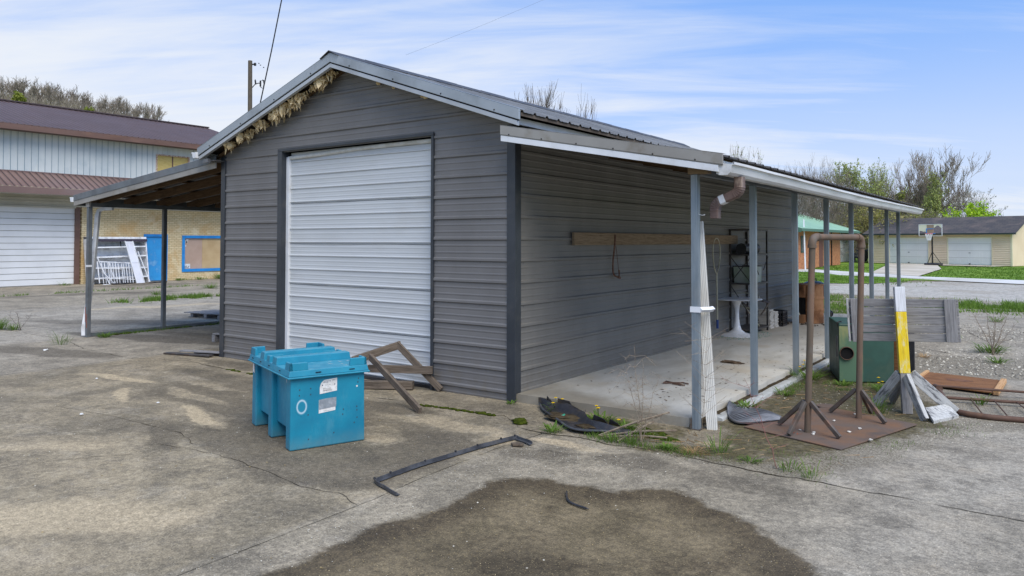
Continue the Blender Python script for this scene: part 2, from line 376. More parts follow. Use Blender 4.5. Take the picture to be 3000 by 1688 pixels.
GRAV = [(1.95, -.93), (1.55, -.78), (2.0, -.55), (2.35, -.35), (2.2, -.05), (2.02, .3), (2.06, 3.0), (2.10, 12), (2.6, 12), (2.4, 8.0), (3.0, 6.2), (4.2, 6.6), (6, 6.6), (6, 4.9), (3.3, 4.4), (3.5, 3.2), (6, 3.2), (6, 1.7),
        (4.3, 1.55), (3.95, 1.3), (3.75, .6), (3.55, .1), (3.35, -.5), (3.1, -.8), (2.9, -.93)]
MOSS = [(1.75, -.86), (1.9, -.6), (2.3, -.4), (2.2, 0.), (2.04, .4), (2.06, 5.2), (2.5, 5.3), (2.7, 4.0), (3.1, 3.1), (3.7, 2.2), (3.75, 1.35), (3.3, .3), (3.0, -.3), (2.7, -.75), (2.3, -.88)]
MOSS2 = [(.6, -.02), (.9, .0), (1.95, -.02), (1.95, -.25), (1.7, -.62), (1.3, -.62), (.9, -.3)]
LGRAV = [(-7.5, 18.8), (-1.0, 19.2), (2.2, 18.9), (4.4, 18.7), (20, 18.5), (20, 28.3), (3.6, 28.6), (.9, 29.6), (-.6, 27.5), (-4, 25.6), (-7.6, 33)]
FINE = lambda lo, hi, st: np.arange(lo, hi, st)
xs = np.concatenate([FINE(-70, -30, 4), FINE(-30, -12, .6), FINE(-12, -5, .16), FINE(-5, 5.2, .05), FINE(5.2, 9, .3), FINE(9, 45, 3)])
ys = np.concatenate([FINE(-30, -8, 2), FINE(-8, -5, .25), FINE(-5, 4, .05), FINE(4, 10, .12), FINE(10, 22, .35), FINE(22, 33, .7)])
GX, GY = np.meshgrid(xs, ys)
ny, nx = GX.shape
def gz(x, y):
    return 0.012 * mnoise.noise((x * .45, y * .45, 3.3)) * (1 if abs(x) < 30 else 0)
def build_yard():
    z = npnoise(GX, GY, .45, 2) * 0.012
    # keep it flat round the shed walls
    co = np.stack([GX, GY, z], -1).reshape(-1, 3)
    idx = np.arange(ny * nx).reshape(ny, nx)
    f = np.stack([idx[:-1, :-1], idx[:-1, 1:], idx[1:, 1:], idx[1:, :-1]], -1).reshape(-1, 4)
    me = bpy.data.meshes.new('concrete_yard')
    me.vertices.add(len(co)); me.vertices.foreach_set('co', co.ravel())
    me.loops.add(f.size); me.loops.foreach_set('vertex_index', f.ravel().astype(np.int32))
    me.polygons.add(len(f)); me.polygons.foreach_set('loop_start', (np.arange(len(f)) * 4).astype(np.int32)); me.polygons.foreach_set('loop_total', np.full(len(f), 4, np.int32))
    me.update(calc_edges=True)
    def at(name, arr):
        a = me.attributes.new(name, 'FLOAT', 'POINT'); a.data.foreach_set('value', arr.ravel().astype(np.float32))
    at('wet', np.clip(poly_sd(GX, GY, WET), -2, 2)); at('gravel', np.clip(np.maximum(poly_sd(GX, GY, GRAV), poly_sd(GX, GY, LGRAV)), -2, 2))
    at('lgrav', np.clip(poly_sd(GX, GY, LGRAV), -2, 2))
    at('moss', np.clip(np.maximum(poly_sd(GX, GY, MOSS), poly_sd(GX, GY, MOSS2)), -2, 2))
    # pours of different tone, bounded by the joints
    tone = np.zeros(GX.shape)
    yb = -.75 + .0 * GX
    tone = np.where((GX < .93) & (GY < yb), .0, tone)
    tone = np.where((GX >= .93) & (GY < yb), .14, tone)
    tone = np.where((GX > 2.9) & (GY < yb), .14 + .22 * np.clip((GX - 2.9) / .8, 0, 1), tone)
    tone = np.where((GX < -6.06) & (GY < 1), .30, tone)
    tone = np.where((GX < -9.05), .42, tone)
    tone = np.where((GX < -16), .22, tone)
    tone = np.where((GX > 2.0) & (GY > 1), .36, tone); tone = np.where((GX > 3.2) & (GY > -.92), .40, tone)
    at('tone', tone)
    # stains, and the bin's soft shade painted on the ground: (x, y, rx, ry, angle, value)
    bl = [(-.1, -2.9, .55, .35, .2, -.5), (.45, -2.2, .35, .8, .1, -.35), (1.25, -1.5, .25, .12, .3, -.4), (-1.9, -2.7, .9, .3, .2, -.35), (2.6, -1.25, .7, .16, -.05, -.35), (1.35, -1.02, .35, .10, .0, .5), (-1.2, -1.3, 2.6, .55, .0, -.38), (-2.6, -.95, 2.4, .25, .0, -.5), (.0, -2.1, 1.0, .7, .3, -.3), (-1.2, -3.6, 1.6, .6, .5, .28), (-.2, -4.6, 1.5, .7, .6, .35), (-1.15, -3.15, 1.1, .16, 2.6, -.55), (-2.5, -1.6, 1.5, .5, .05, -.55), (-1.9, -1.75, .9, .3, .3, -.5), (-.9, -2.45, 1.0, .42, -.35, -.7), (.2, -2.55, .9, .5, .1, -.45),
          (-2.05, -2.25, .75, .12, -.30, 1.0), (-2.9, -1.75, .8, .11, -.1, .9), (-3.6, -2.2, .5, .09, -.5, .8), (-3.2, -1.35, .6, .08, 0, .7), (.05, -1.1, .75, .17, .05, .8), (-.15, -1.75, .35, .2, -.6, .8),
          (.75, -1.3, .25, .2, 0, .8), (1.15, -1.05, .25, .12, 0, .6), (-4.6, -1.7, .8, .10, .1, .7), (-8, .5, 2.2, .3, .2, -.7), (-7.6, -1.2, 1.4, .35, .25, -.6), (-7.2, 1.2, 1.6, .4, .1, -.45), (-11, 1.5, 2.5, .5, .5, -.5),
          (-4.2, -.3, 1.0, .22, 0, -.5), (-20, 5.0, 3.2, .5, 1.2, -.6), (-23.5, 8.5, 3, .6, 1.3, -.5), (-14, 4, 3, .35, 1.2, .6), (1.4, -.35, .5, .2, -.3, .5), (1.9, -1.2, .35, .25, 0, -.45), (1.35, -1.35, .2, .08, .6, -.5),
          (2.45, -.42, .35, .18, 0, .7), (-.3, -.35, 1.0, .18, 0, -.35), (-2.3, -3.6, .8, .3, .6, .35), (-.2, -4.0, .9, .4, .9, .35)]
    s = np.zeros(GX.shape)
    wx = GX + .12 * npnoise(GX, GY, 2.1, 5) + .03 * npnoise(GX, GY, 8, 6); wy = GY + .12 * npnoise(GX, GY, 2.1, 8) + .03 * npnoise(GX, GY, 8, 9)
    for x, y, rx, ry, a, v in bl:
        dx, dy = wx - x, wy - y; u = (dx * math.cos(a) + dy * math.sin(a)) / rx; q = (-dx * math.sin(a) + dy * math.cos(a)) / ry
        rr = np.sqrt(u * u + q * q); m = np.clip((1.15 - rr) / .45, 0, 1); s = s + v * m * m * (3 - 2 * m)
    at('stain_shade', np.clip(s, -1, 1))
    at('blot', np.clip(np.maximum(.28 - np.hypot((GX - 2.35) / 1.9, (GY + 3.25)) + .08 * npnoise(GX, GY, 5, 4), .20 - np.hypot((GX - 1.35) / .8, (GY + 4.2) / 1.6)), -1, 1))
    o = bpy.data.objects.new('concrete_yard', me); C.objects.link(o); tag(o, kind='structure')
    m, t, b = newmat('yard_concrete')
    v = t.node('ShaderNodeTexCoord').outputs['Object']
    nl = t.noise(v, .55, 6, .62, .4); nm = t.noise(v, 2.6, 7, .66, .3); nf = t.noise(v, 22, 5, .7); nff = t.noise(v, 95, 3, .6)
    tone_ = t.attr('tone')
    c_brown = t.mix(t.sstep(nl, .36, .64), lin(146, 134, 111), lin(121, 112, 94))
    c_grey = t.mix(t.sstep(nl, .36, .64), lin(162, 156, 144), lin(143, 136, 123))
    col = t.mix(t.math('MULTIPLY', tone_, 2.0, clamp=True), c_brown, c_grey)
    col = t.mix(t.math('MULTIPLY', t.sstep(nm, .47, .68), t.math('SUBTRACT', .50, t.math('MULTIPLY', tone_, .55))), col, lin(88, 83, 74))
    col = t.mix(t.math('MULTIPLY', t.sstep(nm, .52, .30), .35), col, lin(170, 158, 138))
    nr = t.noise(v, 3.1, 12, .80, .2); nr2 = t.noise(t.mapping(v, (1, 1, 1), (0, 0, 0), (31, 7, 0)), 1.3, 12, .78, .3)
    col = t.mix(t.math('MULTIPLY', t.sstep(nr, .50, .57), .34), col, lin(86, 81, 72)); col = t.mix(t.math('MULTIPLY', t.sstep(nr, .45, .38), .34), col, lin(172, 162, 142))
    col = t.mix(t.math('MULTIPLY', t.sstep(nr2, .51, .60), .26), col, lin(92, 86, 76)); col = t.mix(t.math('MULTIPLY', t.sstep(nr2, .47, .38), .22), col, lin(164, 156, 142))
    # blotchy wear, centimetres across
    nw = t.noise(v, 7.5, 8, .75)
    col = t.mix(t.math('MULTIPLY', t.sstep(nw, .55, .72), .38), col, lin(178, 168, 148))
    col = t.mix(t.math('MULTIPLY', t.sstep(nw, .46, .30), .40), col, lin(74, 70, 64))
    stn = t.math('ADD', t.attr('stain_shade'), t.math('MULTIPLY', t.math('SUBTRACT', nw, .5), .5))
    col = t.mix(t.math('MULTIPLY', t.sstep(stn, .15, .7), .65), col, lin(184, 167, 137))
    col = t.mix(t.math('MULTIPLY', t.sstep(t.math('MULTIPLY', stn, -1.0), .05, .6), .62), col, lin(80, 74, 64))
    # aggregate specks
    vo = t.voro(v, 85); sp = t.node('ShaderNodeSeparateColor'); t.put(sp.inputs[0], vo.outputs['Color'])
    dots = t.math('MULTIPLY', t.sstep(vo.outputs['Distance'], .42, .15), t.math('GREATER_THAN', sp.outputs[0], .70))
    spa = t.math('MULTIPLY', dots, t.math('ADD', .42, t.math('MULTIPLY', tone_, .7)))
    col = t.mix(spa, col, t.mix(sp.outputs[1], lin(206, 196, 176), lin(168, 152, 124)))
    dd = t.math('MULTIPLY', t.sstep(vo.outputs['Distance'], .42, .15), t.math('LESS_THAN', sp.outputs[0], .16))
    col = t.mix(t.math('MULTIPLY', dd, .5), col, lin(74, 68, 60))
    col = t.mix(.60, col, t.mix(1.0, col, t.mix(t.sstep(nf, .30, .70), (.62, .61, .60), (1.42, 1.40, 1.36)), 'MULTIPLY'))
    col = t.mix(.60, col, t.mix(1.0, col, t.mix(t.sstep(nff, .32, .68), (.60, .60, .60), (1.42, 1.41, 1.40)), 'MULTIPLY'))
    # far light gravel
    lg = t.sstep(t.math('ADD', t.attr('lgrav'), t.math('MULTIPLY', t.math('SUBTRACT', t.noise(v, .8, 5), .5), 2.0)), -.3, .5)
    vol = t.voro(v, 14); sl = t.node('ShaderNodeSeparateColor'); t.put(sl.inputs[0], vol.outputs['Color'])
    gcol = t.mix(sl.outputs[0], lin(146, 141, 131), lin(190, 184, 172))
    gcol = t.mix(t.math('MULTIPLY', t.sstep(t.noise(v, .5, 6, .6), .46, .66), .65), gcol, lin(146, 136, 120))
    # near gravel
    gm = t.sstep(t.math('ADD', t.attr('gravel'), t.math('MULTIPLY', t.math('SUBTRACT', t.noise(v, 3.2, 6, .7), .5), .8)), -.06, .06)
    vg = t.voro(v, 70); sg = t.node('ShaderNodeSeparateColor'); t.put(sg.inputs[0], vg.outputs['Color'])
    ng = t.mix(sg.outputs[0], lin(112, 104, 88), lin(168, 160, 142)); ng = t.mix(t.sstep(vg.outputs['Distance'], .35, .8), ng, lin(78, 70, 56))
    col = t.mix(t.math('MULTIPLY', gm, .6), col, ng)
    col = t.mix(lg, col, gcol)
    mm = t.sstep(t.math('ADD', t.attr('moss'), t.math('MULTIPLY', t.math('SUBTRACT', t.noise(v, 4.5, 9, .75), .5), .9)), -.08, .14)
    mc = t.mix(t.sstep(nf, .35, .62), lin(56, 50, 32), lin(92, 84, 52)); mc = t.mix(t.math('MULTIPLY', t.sstep(t.noise(v, 11, 5), .52, .62), .7), mc, lin(104, 96, 76))
    col = t.mix(t.math('MULTIPLY', mm, .82), col, mc)
    # damp stain
    wd = t.math('ADD', t.attr('wet'), t.math('MULTIPLY', t.math('SUBTRACT', t.noise(v, 3.2, 10, .72), .5), .34))
    wm = t.math('MULTIPLY', t.sstep(wd, -.03, .055), .95)
    inner = t.math('MULTIPLY', t.sstep(wd, .10, .42), t.sstep(t.noise(v, 1.5, 8, .72, .5), .33, .50))
    wcol = t.mix(t.sstep(nm, .35, .65), lin(86, 75, 57), lin(72, 62, 47)); wcol = t.mix(t.math('MULTIPLY', inner, .92), wcol, t.mix(t.sstep(nm, .35, .65), lin(120, 107, 84), lin(102, 91, 70))); wcol = t.mix(t.math('MULTIPLY', t.sstep(nr, .50, .60), .4), wcol, lin(62, 54, 40)); wcol = t.mix(t.math('MULTIPLY', t.sstep(t.attr('blot'), -.15, .25), .75), wcol, lin(64, 56, 42))
    wcol = t.mix(.7, wcol, t.mix(1.0, wcol, t.mix(t.sstep(nf, .30, .70), (.60, .60, .60), (1.46, 1.44, 1.38)), 'MULTIPLY')); wcol = t.mix(.6, wcol, t.mix(1.0, wcol, t.mix(t.sstep(nff, .32, .68), (.60, .60, .60), (1.45, 1.44, 1.40)), 'MULTIPLY'))
    vw = t.voro(v, 80); sw = t.node('ShaderNodeSeparateColor'); t.put(sw.inputs[0], vw.outputs['Color'])
    dens = t.math('ADD', .78, t.math('MULTIPLY', t.noise(v, 2.2, 4), -.35)); wdots = t.math('MULTIPLY', t.sstep(vw.outputs['Distance'], .36, .12), t.math('GREATER_THAN', sw.outputs[0], dens))
    wcol = t.mix(t.math('MULTIPLY', wdots, .55), wcol, t.mix(sw.outputs[2], lin(184, 164, 116), lin(150, 134, 100)))
    col = t.mix(wm, col, wcol)
    t.put(b.inputs['Base Color'], col)
    t.put(b.inputs['Roughness'], t.math('SUBTRACT', .92, t.math('MULTIPLY', wm, .24))); b.inputs['Specular IOR Level'].default_value = .3
    h = t.math('ADD', t.math('MULTIPLY', nff, .5), t.math('MULTIPLY', nf, .8)); h = t.math('ADD', h, t.math('MULTIPLY', dots, .5)); h = t.math('ADD', h, t.math('MULTIPLY', t.math('MULTIPLY', gm, t.math('SUBTRACT', 1.0, vg.outputs['Distance'])), 1.6))
    bump(t, b, h, .55, .006)
    me.materials.append(m)
build_yard()

# base ground out to the horizon, with the rise behind the garages
m, t, b = newmat('field')
v = t.node('ShaderNodeTexCoord').outputs['Object']
c = t.mix(t.sstep(t.noise(v, .35, 7, .7), .35, .65), lin(96, 126, 52), lin(126, 150, 66)); c = t.mix(t.math('MULTIPLY', t.sstep(t.noise(v, 2.2, 7, .75), .5, .72), .5), c, lin(84, 112, 44))
c = t.mix(t.math('MULTIPLY', t.sstep(t.noise(v, .05, 4), .55, .7), .5), c, lin(168, 158, 104))
t.put(b.inputs['Base Color'], c); b.inputs['Roughness'].default_value = .95; b.inputs['Specular IOR Level'].default_value = .1; bump(t, b, t.noise(v, 9, 6, .8), .8, .05)
M_field = m
def terrain(x, y):
    s = max(0.0, min(1.0, (y - 62) / 120)); s = s * s * (3 - 2 * s)
    return -.03 + 4.4 * s * max(0, min(1, (x + 60) / 60))
gx = [-1500, -900, -500, -300, -200, -120, -80, -60, -40, -30, -20, -10, 0, 10, 20, 40, 60, 100, 200, 500, 1500]
gy = [-900, -300, -100, -40, 0, 34, 50, 62, 70, 80, 90, 100, 115, 130, 150, 182, 250, 400, 800, 1800]
mb = MB().grid([[(x, y, terrain(x, y)) for x in gx] for y in gy]); o = mb.obj('ground', M_field, smooth=True); tag(o, kind='structure')

M_slab = None
m, t, b = newmat('slab_concrete')
v = t.node('ShaderNodeTexCoord').outputs['Object']; sz = t.node('ShaderNodeSeparateXYZ'); t.put(sz.inputs[0], v)
n = t.noise(t.mapping(v, (1, .35, 1)), 2.4, 7, .62, .5); c = t.mix(t.sstep(n, .35, .65), lin(200, 196, 184), lin(178, 173, 160))
c = t.mix(t.math('MULTIPLY', t.sstep(t.noise(v, 1.1, 5), .5, .68), .4), c, lin(180, 160, 126))
dy = t.math('ADD', sz.outputs[1], t.math('MULTIPLY', t.math('SUBTRACT', t.noise(v, 3, 5), .5), .6))
dirt = t.math('SUBTRACT', 1.0, t.sstep(t.math('SUBTRACT', dy, t.math('MULTIPLY', t.math('SUBTRACT', 1.0, sz.outputs[0]), .30)), .10, .62))
c = t.mix(t.math('MULTIPLY', dirt, .8), c, t.mix(t.noise(v, 9, 6), lin(96, 87, 71), lin(136, 126, 106)))
far = t.sstep(sz.outputs[1], 4.5, 7.5); c = t.mix(t.math('MULTIPLY', far, .5), c, lin(150, 138, 116))
c = t.mix(t.math('MULTIPLY', t.sstep(t.noise(v, 34, 5, .75), .64, .70), .8), c, lin(92, 80, 66))
t.put(b.inputs['Base Color'], c); b.inputs['Roughness'].default_value = .85; bump(t, b, t.noise(v, 60, 4), .3, .003)
M_slab = m
# slab under the right-hand lean-to, with a ragged outer edge
rng = random.Random(4)
edge = [(1.893 + rng.uniform(-.014, .012), .04 + i * .12) for i in range(94)]
mb = MB().prism([(.002, .012)] + [(1.885, .04)] + edge + [(.002, 11.2)], -.02, .085); o = mb.obj('concrete_slab', M_slab, bevel=.006, fix=True); tag(o, kind='structure')
# soil trench
mb = MB(); rows = []
for i in range(150):
    y = .05 + i * .075
    rows.append([(1.885, y, .03), (1.93, y, .035 + .012 * mnoise.noise((y * 9, 0, 0))), (1.985, y, .03 + .012 * mnoise.noise((y * 8, 3, 0)))])
mb.grid(rows); o = mb.obj('soil_strip', M_soil, smooth=True); tag(o, kind='structure')

# walk and driveway far off, light concrete
M_walk = pm('far_concrete', lin(206, 204, 198), lin(188, 184, 174), .5, .9, dirt=lin(150, 140, 120), dirtscale=.4, dirtamt=.4)
M_drive = pm('driveway_concrete', lin(196, 186, 168), lin(176, 166, 146), .4, .9, dirt=lin(140, 128, 108), dirtscale=.5, dirtamt=.5)
M_hwy = None
def sheet(name, poly, z, mat):
    n = len(poly); mb = MB().add([(x, y, z) for x, y in poly], [tuple(range(n))]); o = mb.obj(name, mat, fix=False); tag(o, kind='structure'); return o
sheet('sidewalk', [(-16, 40.5), (-16, 36.8), (-5.913, 36.154), (-4, 33.0), (-2.1, 32.4), (.912, 30.106), (3.558, 28.843), (30, 24), (30, 29.2), (3.436, 32.4), (-.6, 33.7), (-3.4, 36.6), (-6.926, 40.2)], .03, M_walk)
sheet('driveway', [(-3.3, 36.6), (-.72, 34.0), (-1.0, 45.5), (-2.1, 53.6), (1.2, 52.6), (1.9, 54.6), (-6.0, 57.1), (-4.9, 50.8)], .034, M_drive)
sheet('lawn', [(-16, 36.8), (-16, 20), (-7.6, 20), (-6.2, 25.0), (-4.0, 24.6), (-1.2, 26.2), (-.3, 29.8), (.912, 30.1), (-2.1, 32.4), (-4, 33.0), (-5.913, 36.1)], .024, M_field)

# =================================================================== METAL SHED
W = 5.153; HE = 2.90; RX = -W / 2; SL = .3434; YB = 10.3
shed = thing('metal_shed', 'long dark grey metal shed with a white roll-up door, open lean-to roofs on both sides', 'shed', (RX, 5, 0))
def sp(o):  # keep world coordinates under the shed empty
    o.parent = shed; o.matrix_parent_inverse = Matrix.Translation((-RX, -5, 0)); return o
def sobj(mb, name, mat, **k): return sp(mb.obj(name, mat, **k))
zwall = lambda x: HE + SL * (-x if x > RX else x + W)
def xlim(z):
    if z <= HE: return (-W, 0.0)
    q = (z - HE) / SL; return (-W + q, -q)
DL, DR, DH = -3.80, -1.143, 2.845
ZR = HE - SL * RX
prof = rib_profile(-.02, ZR - .002, .2286, .09)
zs = dict(prof)
for z in (HE, DH, DH + .001): zs[z] = min(prof, key=lambda p: abs(p[0] - z))[1] if False else 0.0
pts = sorted(zs.items())
mb = MB()
for (z0, o0), (z1, o1) in zip(pts, pts[1:]):
    a0, b0 = xlim(z0); a1, b1 = xlim(z1)
    spans = [((a0, b0), (a1, b1))] if z0 >= DH else [((-W, DL), (-W, DL)), ((DR, 0), (DR, 0))]
    for (p, q), (r_, s_) in spans: mb.add([(p, -o0, z0), (q, -o0, z0), (s_, -o1, z1), (r_, -o1, z1)], [(0, 1, 2, 3)])
sobj(mb, 'front_wall', M_wall)
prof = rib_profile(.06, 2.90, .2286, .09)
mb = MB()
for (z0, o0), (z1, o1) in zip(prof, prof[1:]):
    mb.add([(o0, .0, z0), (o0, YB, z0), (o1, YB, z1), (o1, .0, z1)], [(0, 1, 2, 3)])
sobj(mb, 'side_wall', M_wall_bright)
mb = MB()
for (z0, o0), (z1, o1) in zip(prof, prof[1:]):
    mb.add([(-W - o0, .0, z0), (-W - o1, .0, z1), (-W - o1, YB, z1), (-W - o0, YB, z0)], [(0, 1, 2, 3)])
mb.add([(-W, .0, -.02), (-W, .0, .06), (-W, YB, .06), (-W, YB, -.02)], [(0, 1, 2, 3)])
sobj(mb, 'side_wall', M_wall)
mb = MB(); prism_y(mb, [(-W, 0), (0, 0), (0, HE), (RX, ZR), (-W, HE)], YB - .03, YB); sobj(mb, 'rear_wall', M_wall)
# corner trims
mb = MB(); mb.box(-.085, .022, -.024, -.0, 0, HE - .02); mb.box(.0, .022, 0.0, .085, 0.087, HE - .05); sobj(mb, 'corner_trim', M_trim, bevel=.003)
mb = MB(); mb.box(-W - .024, -W + .07, -.024, 0, 0, HE - .03); mb.box(-W - .024, -W - .001, 0, .08, 0, HE - .1); sobj(mb, 'corner_trim', M_trim, bevel=.003)
# door opening: trims, reveal, roll-up door
mb = MB(); mb.box(DL - .085, DL + .0, -.026, .11, 0, DH + .01); sobj(mb, 'door_trim', M_trim, bevel=.003)
mb = MB(); mb.box(DR - .002, DR + .035, -.026, .11, 0, DH + .01); sobj(mb, 'door_trim', M_trim, bevel=.003)
mb = MB(); mb.box(DL - .085, DR + .035, -.028, .11, DH + .0105, DH + .045); sobj(mb, 'door_trim', M_trim, bevel=.003)
mb = MB(); mb.box(DL, DL + .055, .05, .10, .0, DH - .06); sobj(mb, 'door_jamb', M_white, bevel=.003)
door = []
z = .03; prof = [(z, 0)]
k = 0
while z < DH - .02:
    for dz, o in ((.004, 0), (.013, .012), (.022, .012), (.032, .002), (.060, .0), (.064, .002), (.078, .002), (.082, .0), (.118, 0), (.122, .002), (.136, .002), (.140, 0)):
        prof.append((z + dz, o))
    z += .178; k += 1
prof = [(a, o) for a, o in prof if a < DH]
mb = MB(); rows = []
xsd = [DL + .055 + i * (DR - .004 - DL - .055) / 24 for i in range(25)]
for a, o in prof: rows.append([(x, .088 - o - .004 * math.sin((x - DL) * 3.1 + a * 1.3), a) for x in xsd])
for r_ in rows: pass
mb.grid(rows); sobj(mb, 'roll_door', M_door)
mb = MB()
for zz_ in (.556, 1.090, 1.624, 2.158): mb.box(DL + .06, DR - .006, .082, .0842, zz_ - .001, zz_ + .0035)
sobj(mb, 'section_joints', M_gap)
mb = MB(); mb.box(DL + .055, DR - .004, .03, .082, .0, .032); sobj(mb, 'door_bottom_seal', M_black)
mb = MB(); rows = []
for i in range(60):
    x = DL + .03 + i * (DR - .01 - DL - .03) / 59; u = i / 59
    dip = .040 * max(0, 1 - u * 1.35) + .006 * math.sin(u * 9) * (1 - u)
    top = DH - .01 - dip; rows.append([(x, .060, top), (x, .052, top - .006), (x, .055 + .004 * math.sin(u * 30), top - .034), (x, .072, top - .046)])
mb.grid(rows); sobj(mb, 'door_top_seal', M_seal, smooth=True)
mb = MB(); mb.box(DL + .0, DR + .0, .115, .125, 0, DH); sobj(mb, 'door_recess', M_gap)
# ---- main roof
OV, OE, RT = .27, .24, 3.927   # front overhang, eave overhang, ridge height
zt = lambda x: RT - SL * abs(x - RX)
yprof = rib_profile(-OV + .01, 10.55, .2286, .02, hw=.030, tw=.012, h=.020)
mb = MB()
for sgn in (1, -1):
    xe = RX + sgn * (W / 2 + OE)
    rows = [[(RX, y, zt(RX) + o - .004) for y, o in yprof], [(xe, y, zt(xe) + o - .004) for y, o in yprof]]
    mb.grid(rows if sgn > 0 else rows[::-1])
o = sobj(mb, 'roof_sheeting', M_roof); md = o.modifiers.new('solid', 'SOLIDIFY'); md.thickness = .003; md.offset = -1
mb = MB()
for sgn in (1, -1):
    xe = RX + sgn * (W / 2 + OE - .015)
    pts4 = [(RX, zt(RX) - .008), (xe, zt(xe) - .008), (xe, zt(xe) - .045), (RX, zt(RX) - .045)]
    prism_y(mb, pts4 if sgn > 0 else pts4[::-1], -OV + .06, 10.5)
sobj(mb, 'roof_deck', M_barkd)
mb = MB()
for i in range(18):   # ridge cap in lapped pieces
    y0 = -OV - .02 + i * .6
    prism_y(mb, [(RX - .16, zt(RX - .16) + .020), (RX, zt(RX) + .045 + .004 * (i % 2)), (RX + .16, zt(RX + .16) + .020), (RX + .16, zt(RX + .16) + .028), (RX, zt(RX) + .053 + .004 * (i % 2)), (RX - .16, zt(RX - .16) + .028)], y0, y0 + .62)
sobj(mb, 'ridge_cap', M_roofd)
def rake(x0, x1, f, tops, bots, y0, y1):
    mb = MB(); prism_y(mb, [(x0, f(x0) - bots), (x1, f(x1) - bots), (x1, f(x1) - tops), (x0, f(x0) - tops)], y0, y1); return mb
for sgn in (1, -1):
    xe = RX + sgn * (W / 2 + OE); a, b_ = (RX, xe) if sgn > 0 else (xe, RX)
    sobj(rake(a, b_, zt, -.024, .086, -OV, -OV + .03), 'rake_trim', M_rake, bevel=.004)
    sobj(rake(a, b_, zt, -.0275, -.0245, -OV - .001, -OV + .11), 'rake_flange', M_rake)
    sobj(rake(a + (.0 if sgn > 0 else .015), b_ - (.015 if sgn > 0 else 0), zt, .0865, .101, -OV + .018, -OV + .03), 'rake_groove', M_gap)
    sobj(rake(a + (.0 if sgn > 0 else .03), b_ - (.03 if sgn > 0 else 0), zt, .1015, .150, -OV + .008, -OV + .055), 'rake_lower_trim', M_rake2, bevel=.003)
    mb = MB()
    for i in range(4):
        x = RX + sgn * (.35 + i * .72)
        mb = MB().lathe([(.009, 0), (.007, .006), (0, .008)], 8); mb.v = [(x + vx, -OV - .001 - vz, zt(x) - .063 + vy) for vx, vy, vz in mb.v]; sobj(mb, 'trim_screw', M_dkmetal)
    # soffit behind the rake (raw boards)
    if sgn > 0: sobj(rake(a, 0.0, zt, .106, .118, -OV + .06, -.004), 'rake_soffit', M_rafter)
# ragged insulation hanging under the left rake
rng = random.Random(11)
mb = MB()
def blob(mb, c, r, sc, seed, n=10, k1=.55, k2=.35):
    rows = []
    for i in range(n + 1):
        ph = math.pi * i / n; row = []
        for j in range(n + 2):
            thh = 2 * math.pi * j / (n + 1)
            d = Vector((math.sin(ph) * math.cos(thh), math.sin(ph) * math.sin(thh), math.cos(ph)))
            k = 1 + k1 * mnoise.noise(d * 1.6 + Vector((seed, 0, 0))) + k2 * mnoise.noise(d * 4.5 + Vector((0, seed, 0)))
            row.append((c[0] + d.x * r * k * sc[0], c[1] + d.y * r * k * sc[1], c[2] + d.z * r * k * sc[2]))
        rows.append(row)
    mb.grid(rows)
clumps = [(-4.88, .05, 1.0), (-4.78, .04, .7), (-4.55, .085, 1.1), (-4.44, .08, 1.0), (-4.36, .06, .8), (-4.2, .04, 1.6), (-4.12, .055, 1.7), (-4.03, .05, 1.0), (-3.86, .09, 1.3), (-3.76, .10, 1.4), (-3.66, .085, 1.6), (-3.55, .08, 1.2), (-3.45, .10, 1.5), (-3.34, .085, 1.5),
          (-3.25, .07, 1.2), (-3.1, .05, 1.3), (-2.98, .07, 1.3), (-2.9, .08, 1.7), (-2.8, .065, 1.2), (-2.7, .05, 1.1), (-2.62, .03, 1)]
for i, (x, r, s) in enumerate(clumps):
    zc = zt(x) - .135 - r * .35 * s
    for k in range(rng.choice((1, 3, 5))):
        blob(mb, (x + rng.uniform(-.05, .05), -.13 + rng.uniform(-.05, .07), zc + rng.uniform(-.03, .04)), r * rng.uniform(.22, .40), (1.1, .8, s), i * 3.7 + k * 5.1, 13, 1.1, 1.3)
for i in range(150):     # torn shreds of batt hanging from the fascia
    x = rng.choice((-4.82, -4.5, -4.42, -4.12, -3.78, -3.68, -3.55, -3.42, -3.3, -3.0, -2.88, -2.76)) + rng.gauss(0, .055); y = -.14 + rng.uniform(-.06, .07); ztop = zt(x) - .135; L = rng.uniform(.03, .15) * (1.25 if abs(x + 3.6) < .3 else 1); w_ = rng.uniform(.012, .035); an = rng.uniform(0, 3.14); ca, sa = math.cos(an) * w_, math.sin(an) * w_
    p = [(x - ca, y - sa, ztop), (x + ca, y + sa, ztop)]; q = (x, y)
    rows_ = [p]
    for k in (1, 2, 3):
        q = (q[0] + rng.gauss(0, .010), q[1] + rng.gauss(0, .010)); f = (1.1, .8, .15)[k - 1] * rng.uniform(.7, 1.2); rows_.append([(q[0] - ca * f, q[1] - sa * f, ztop - L * k / 3), (q[0] + ca * f, q[1] + sa * f, ztop - L * k / 3 + rng.uniform(-.012, .012))])
    mb.grid(rows_)
for i in range(30):
    x = rng.choice((-4.5, -4.15, -3.7, -3.35, -2.9)) + rng.gauss(0, .1); L = rng.uniform(.02, .09)
    mb.tube([(x, -.13, zt(x) - .14), (x + rng.uniform(-.02, .02), -.12 + rng.uniform(-.05, .05), zt(x) - .18 - L)], [.010, .003], 5)
tag(sobj(mb, 'hanging_insulation', M_insul), kind='stuff')
mb = MB()
for x, s in ((-1.95, .03), (-1.7, .022), (-1.25, .02), (-1.2, .03)):
    mb = MB(); blob(mb, (x, -.06, zt(x) - .165), s, (1.3, .8, .8), x * 9, 7); sobj(mb, 'hanging_insulation', M_insul, smooth=True)
mb = MB()   # raw board and fluff shadow line behind the insulation
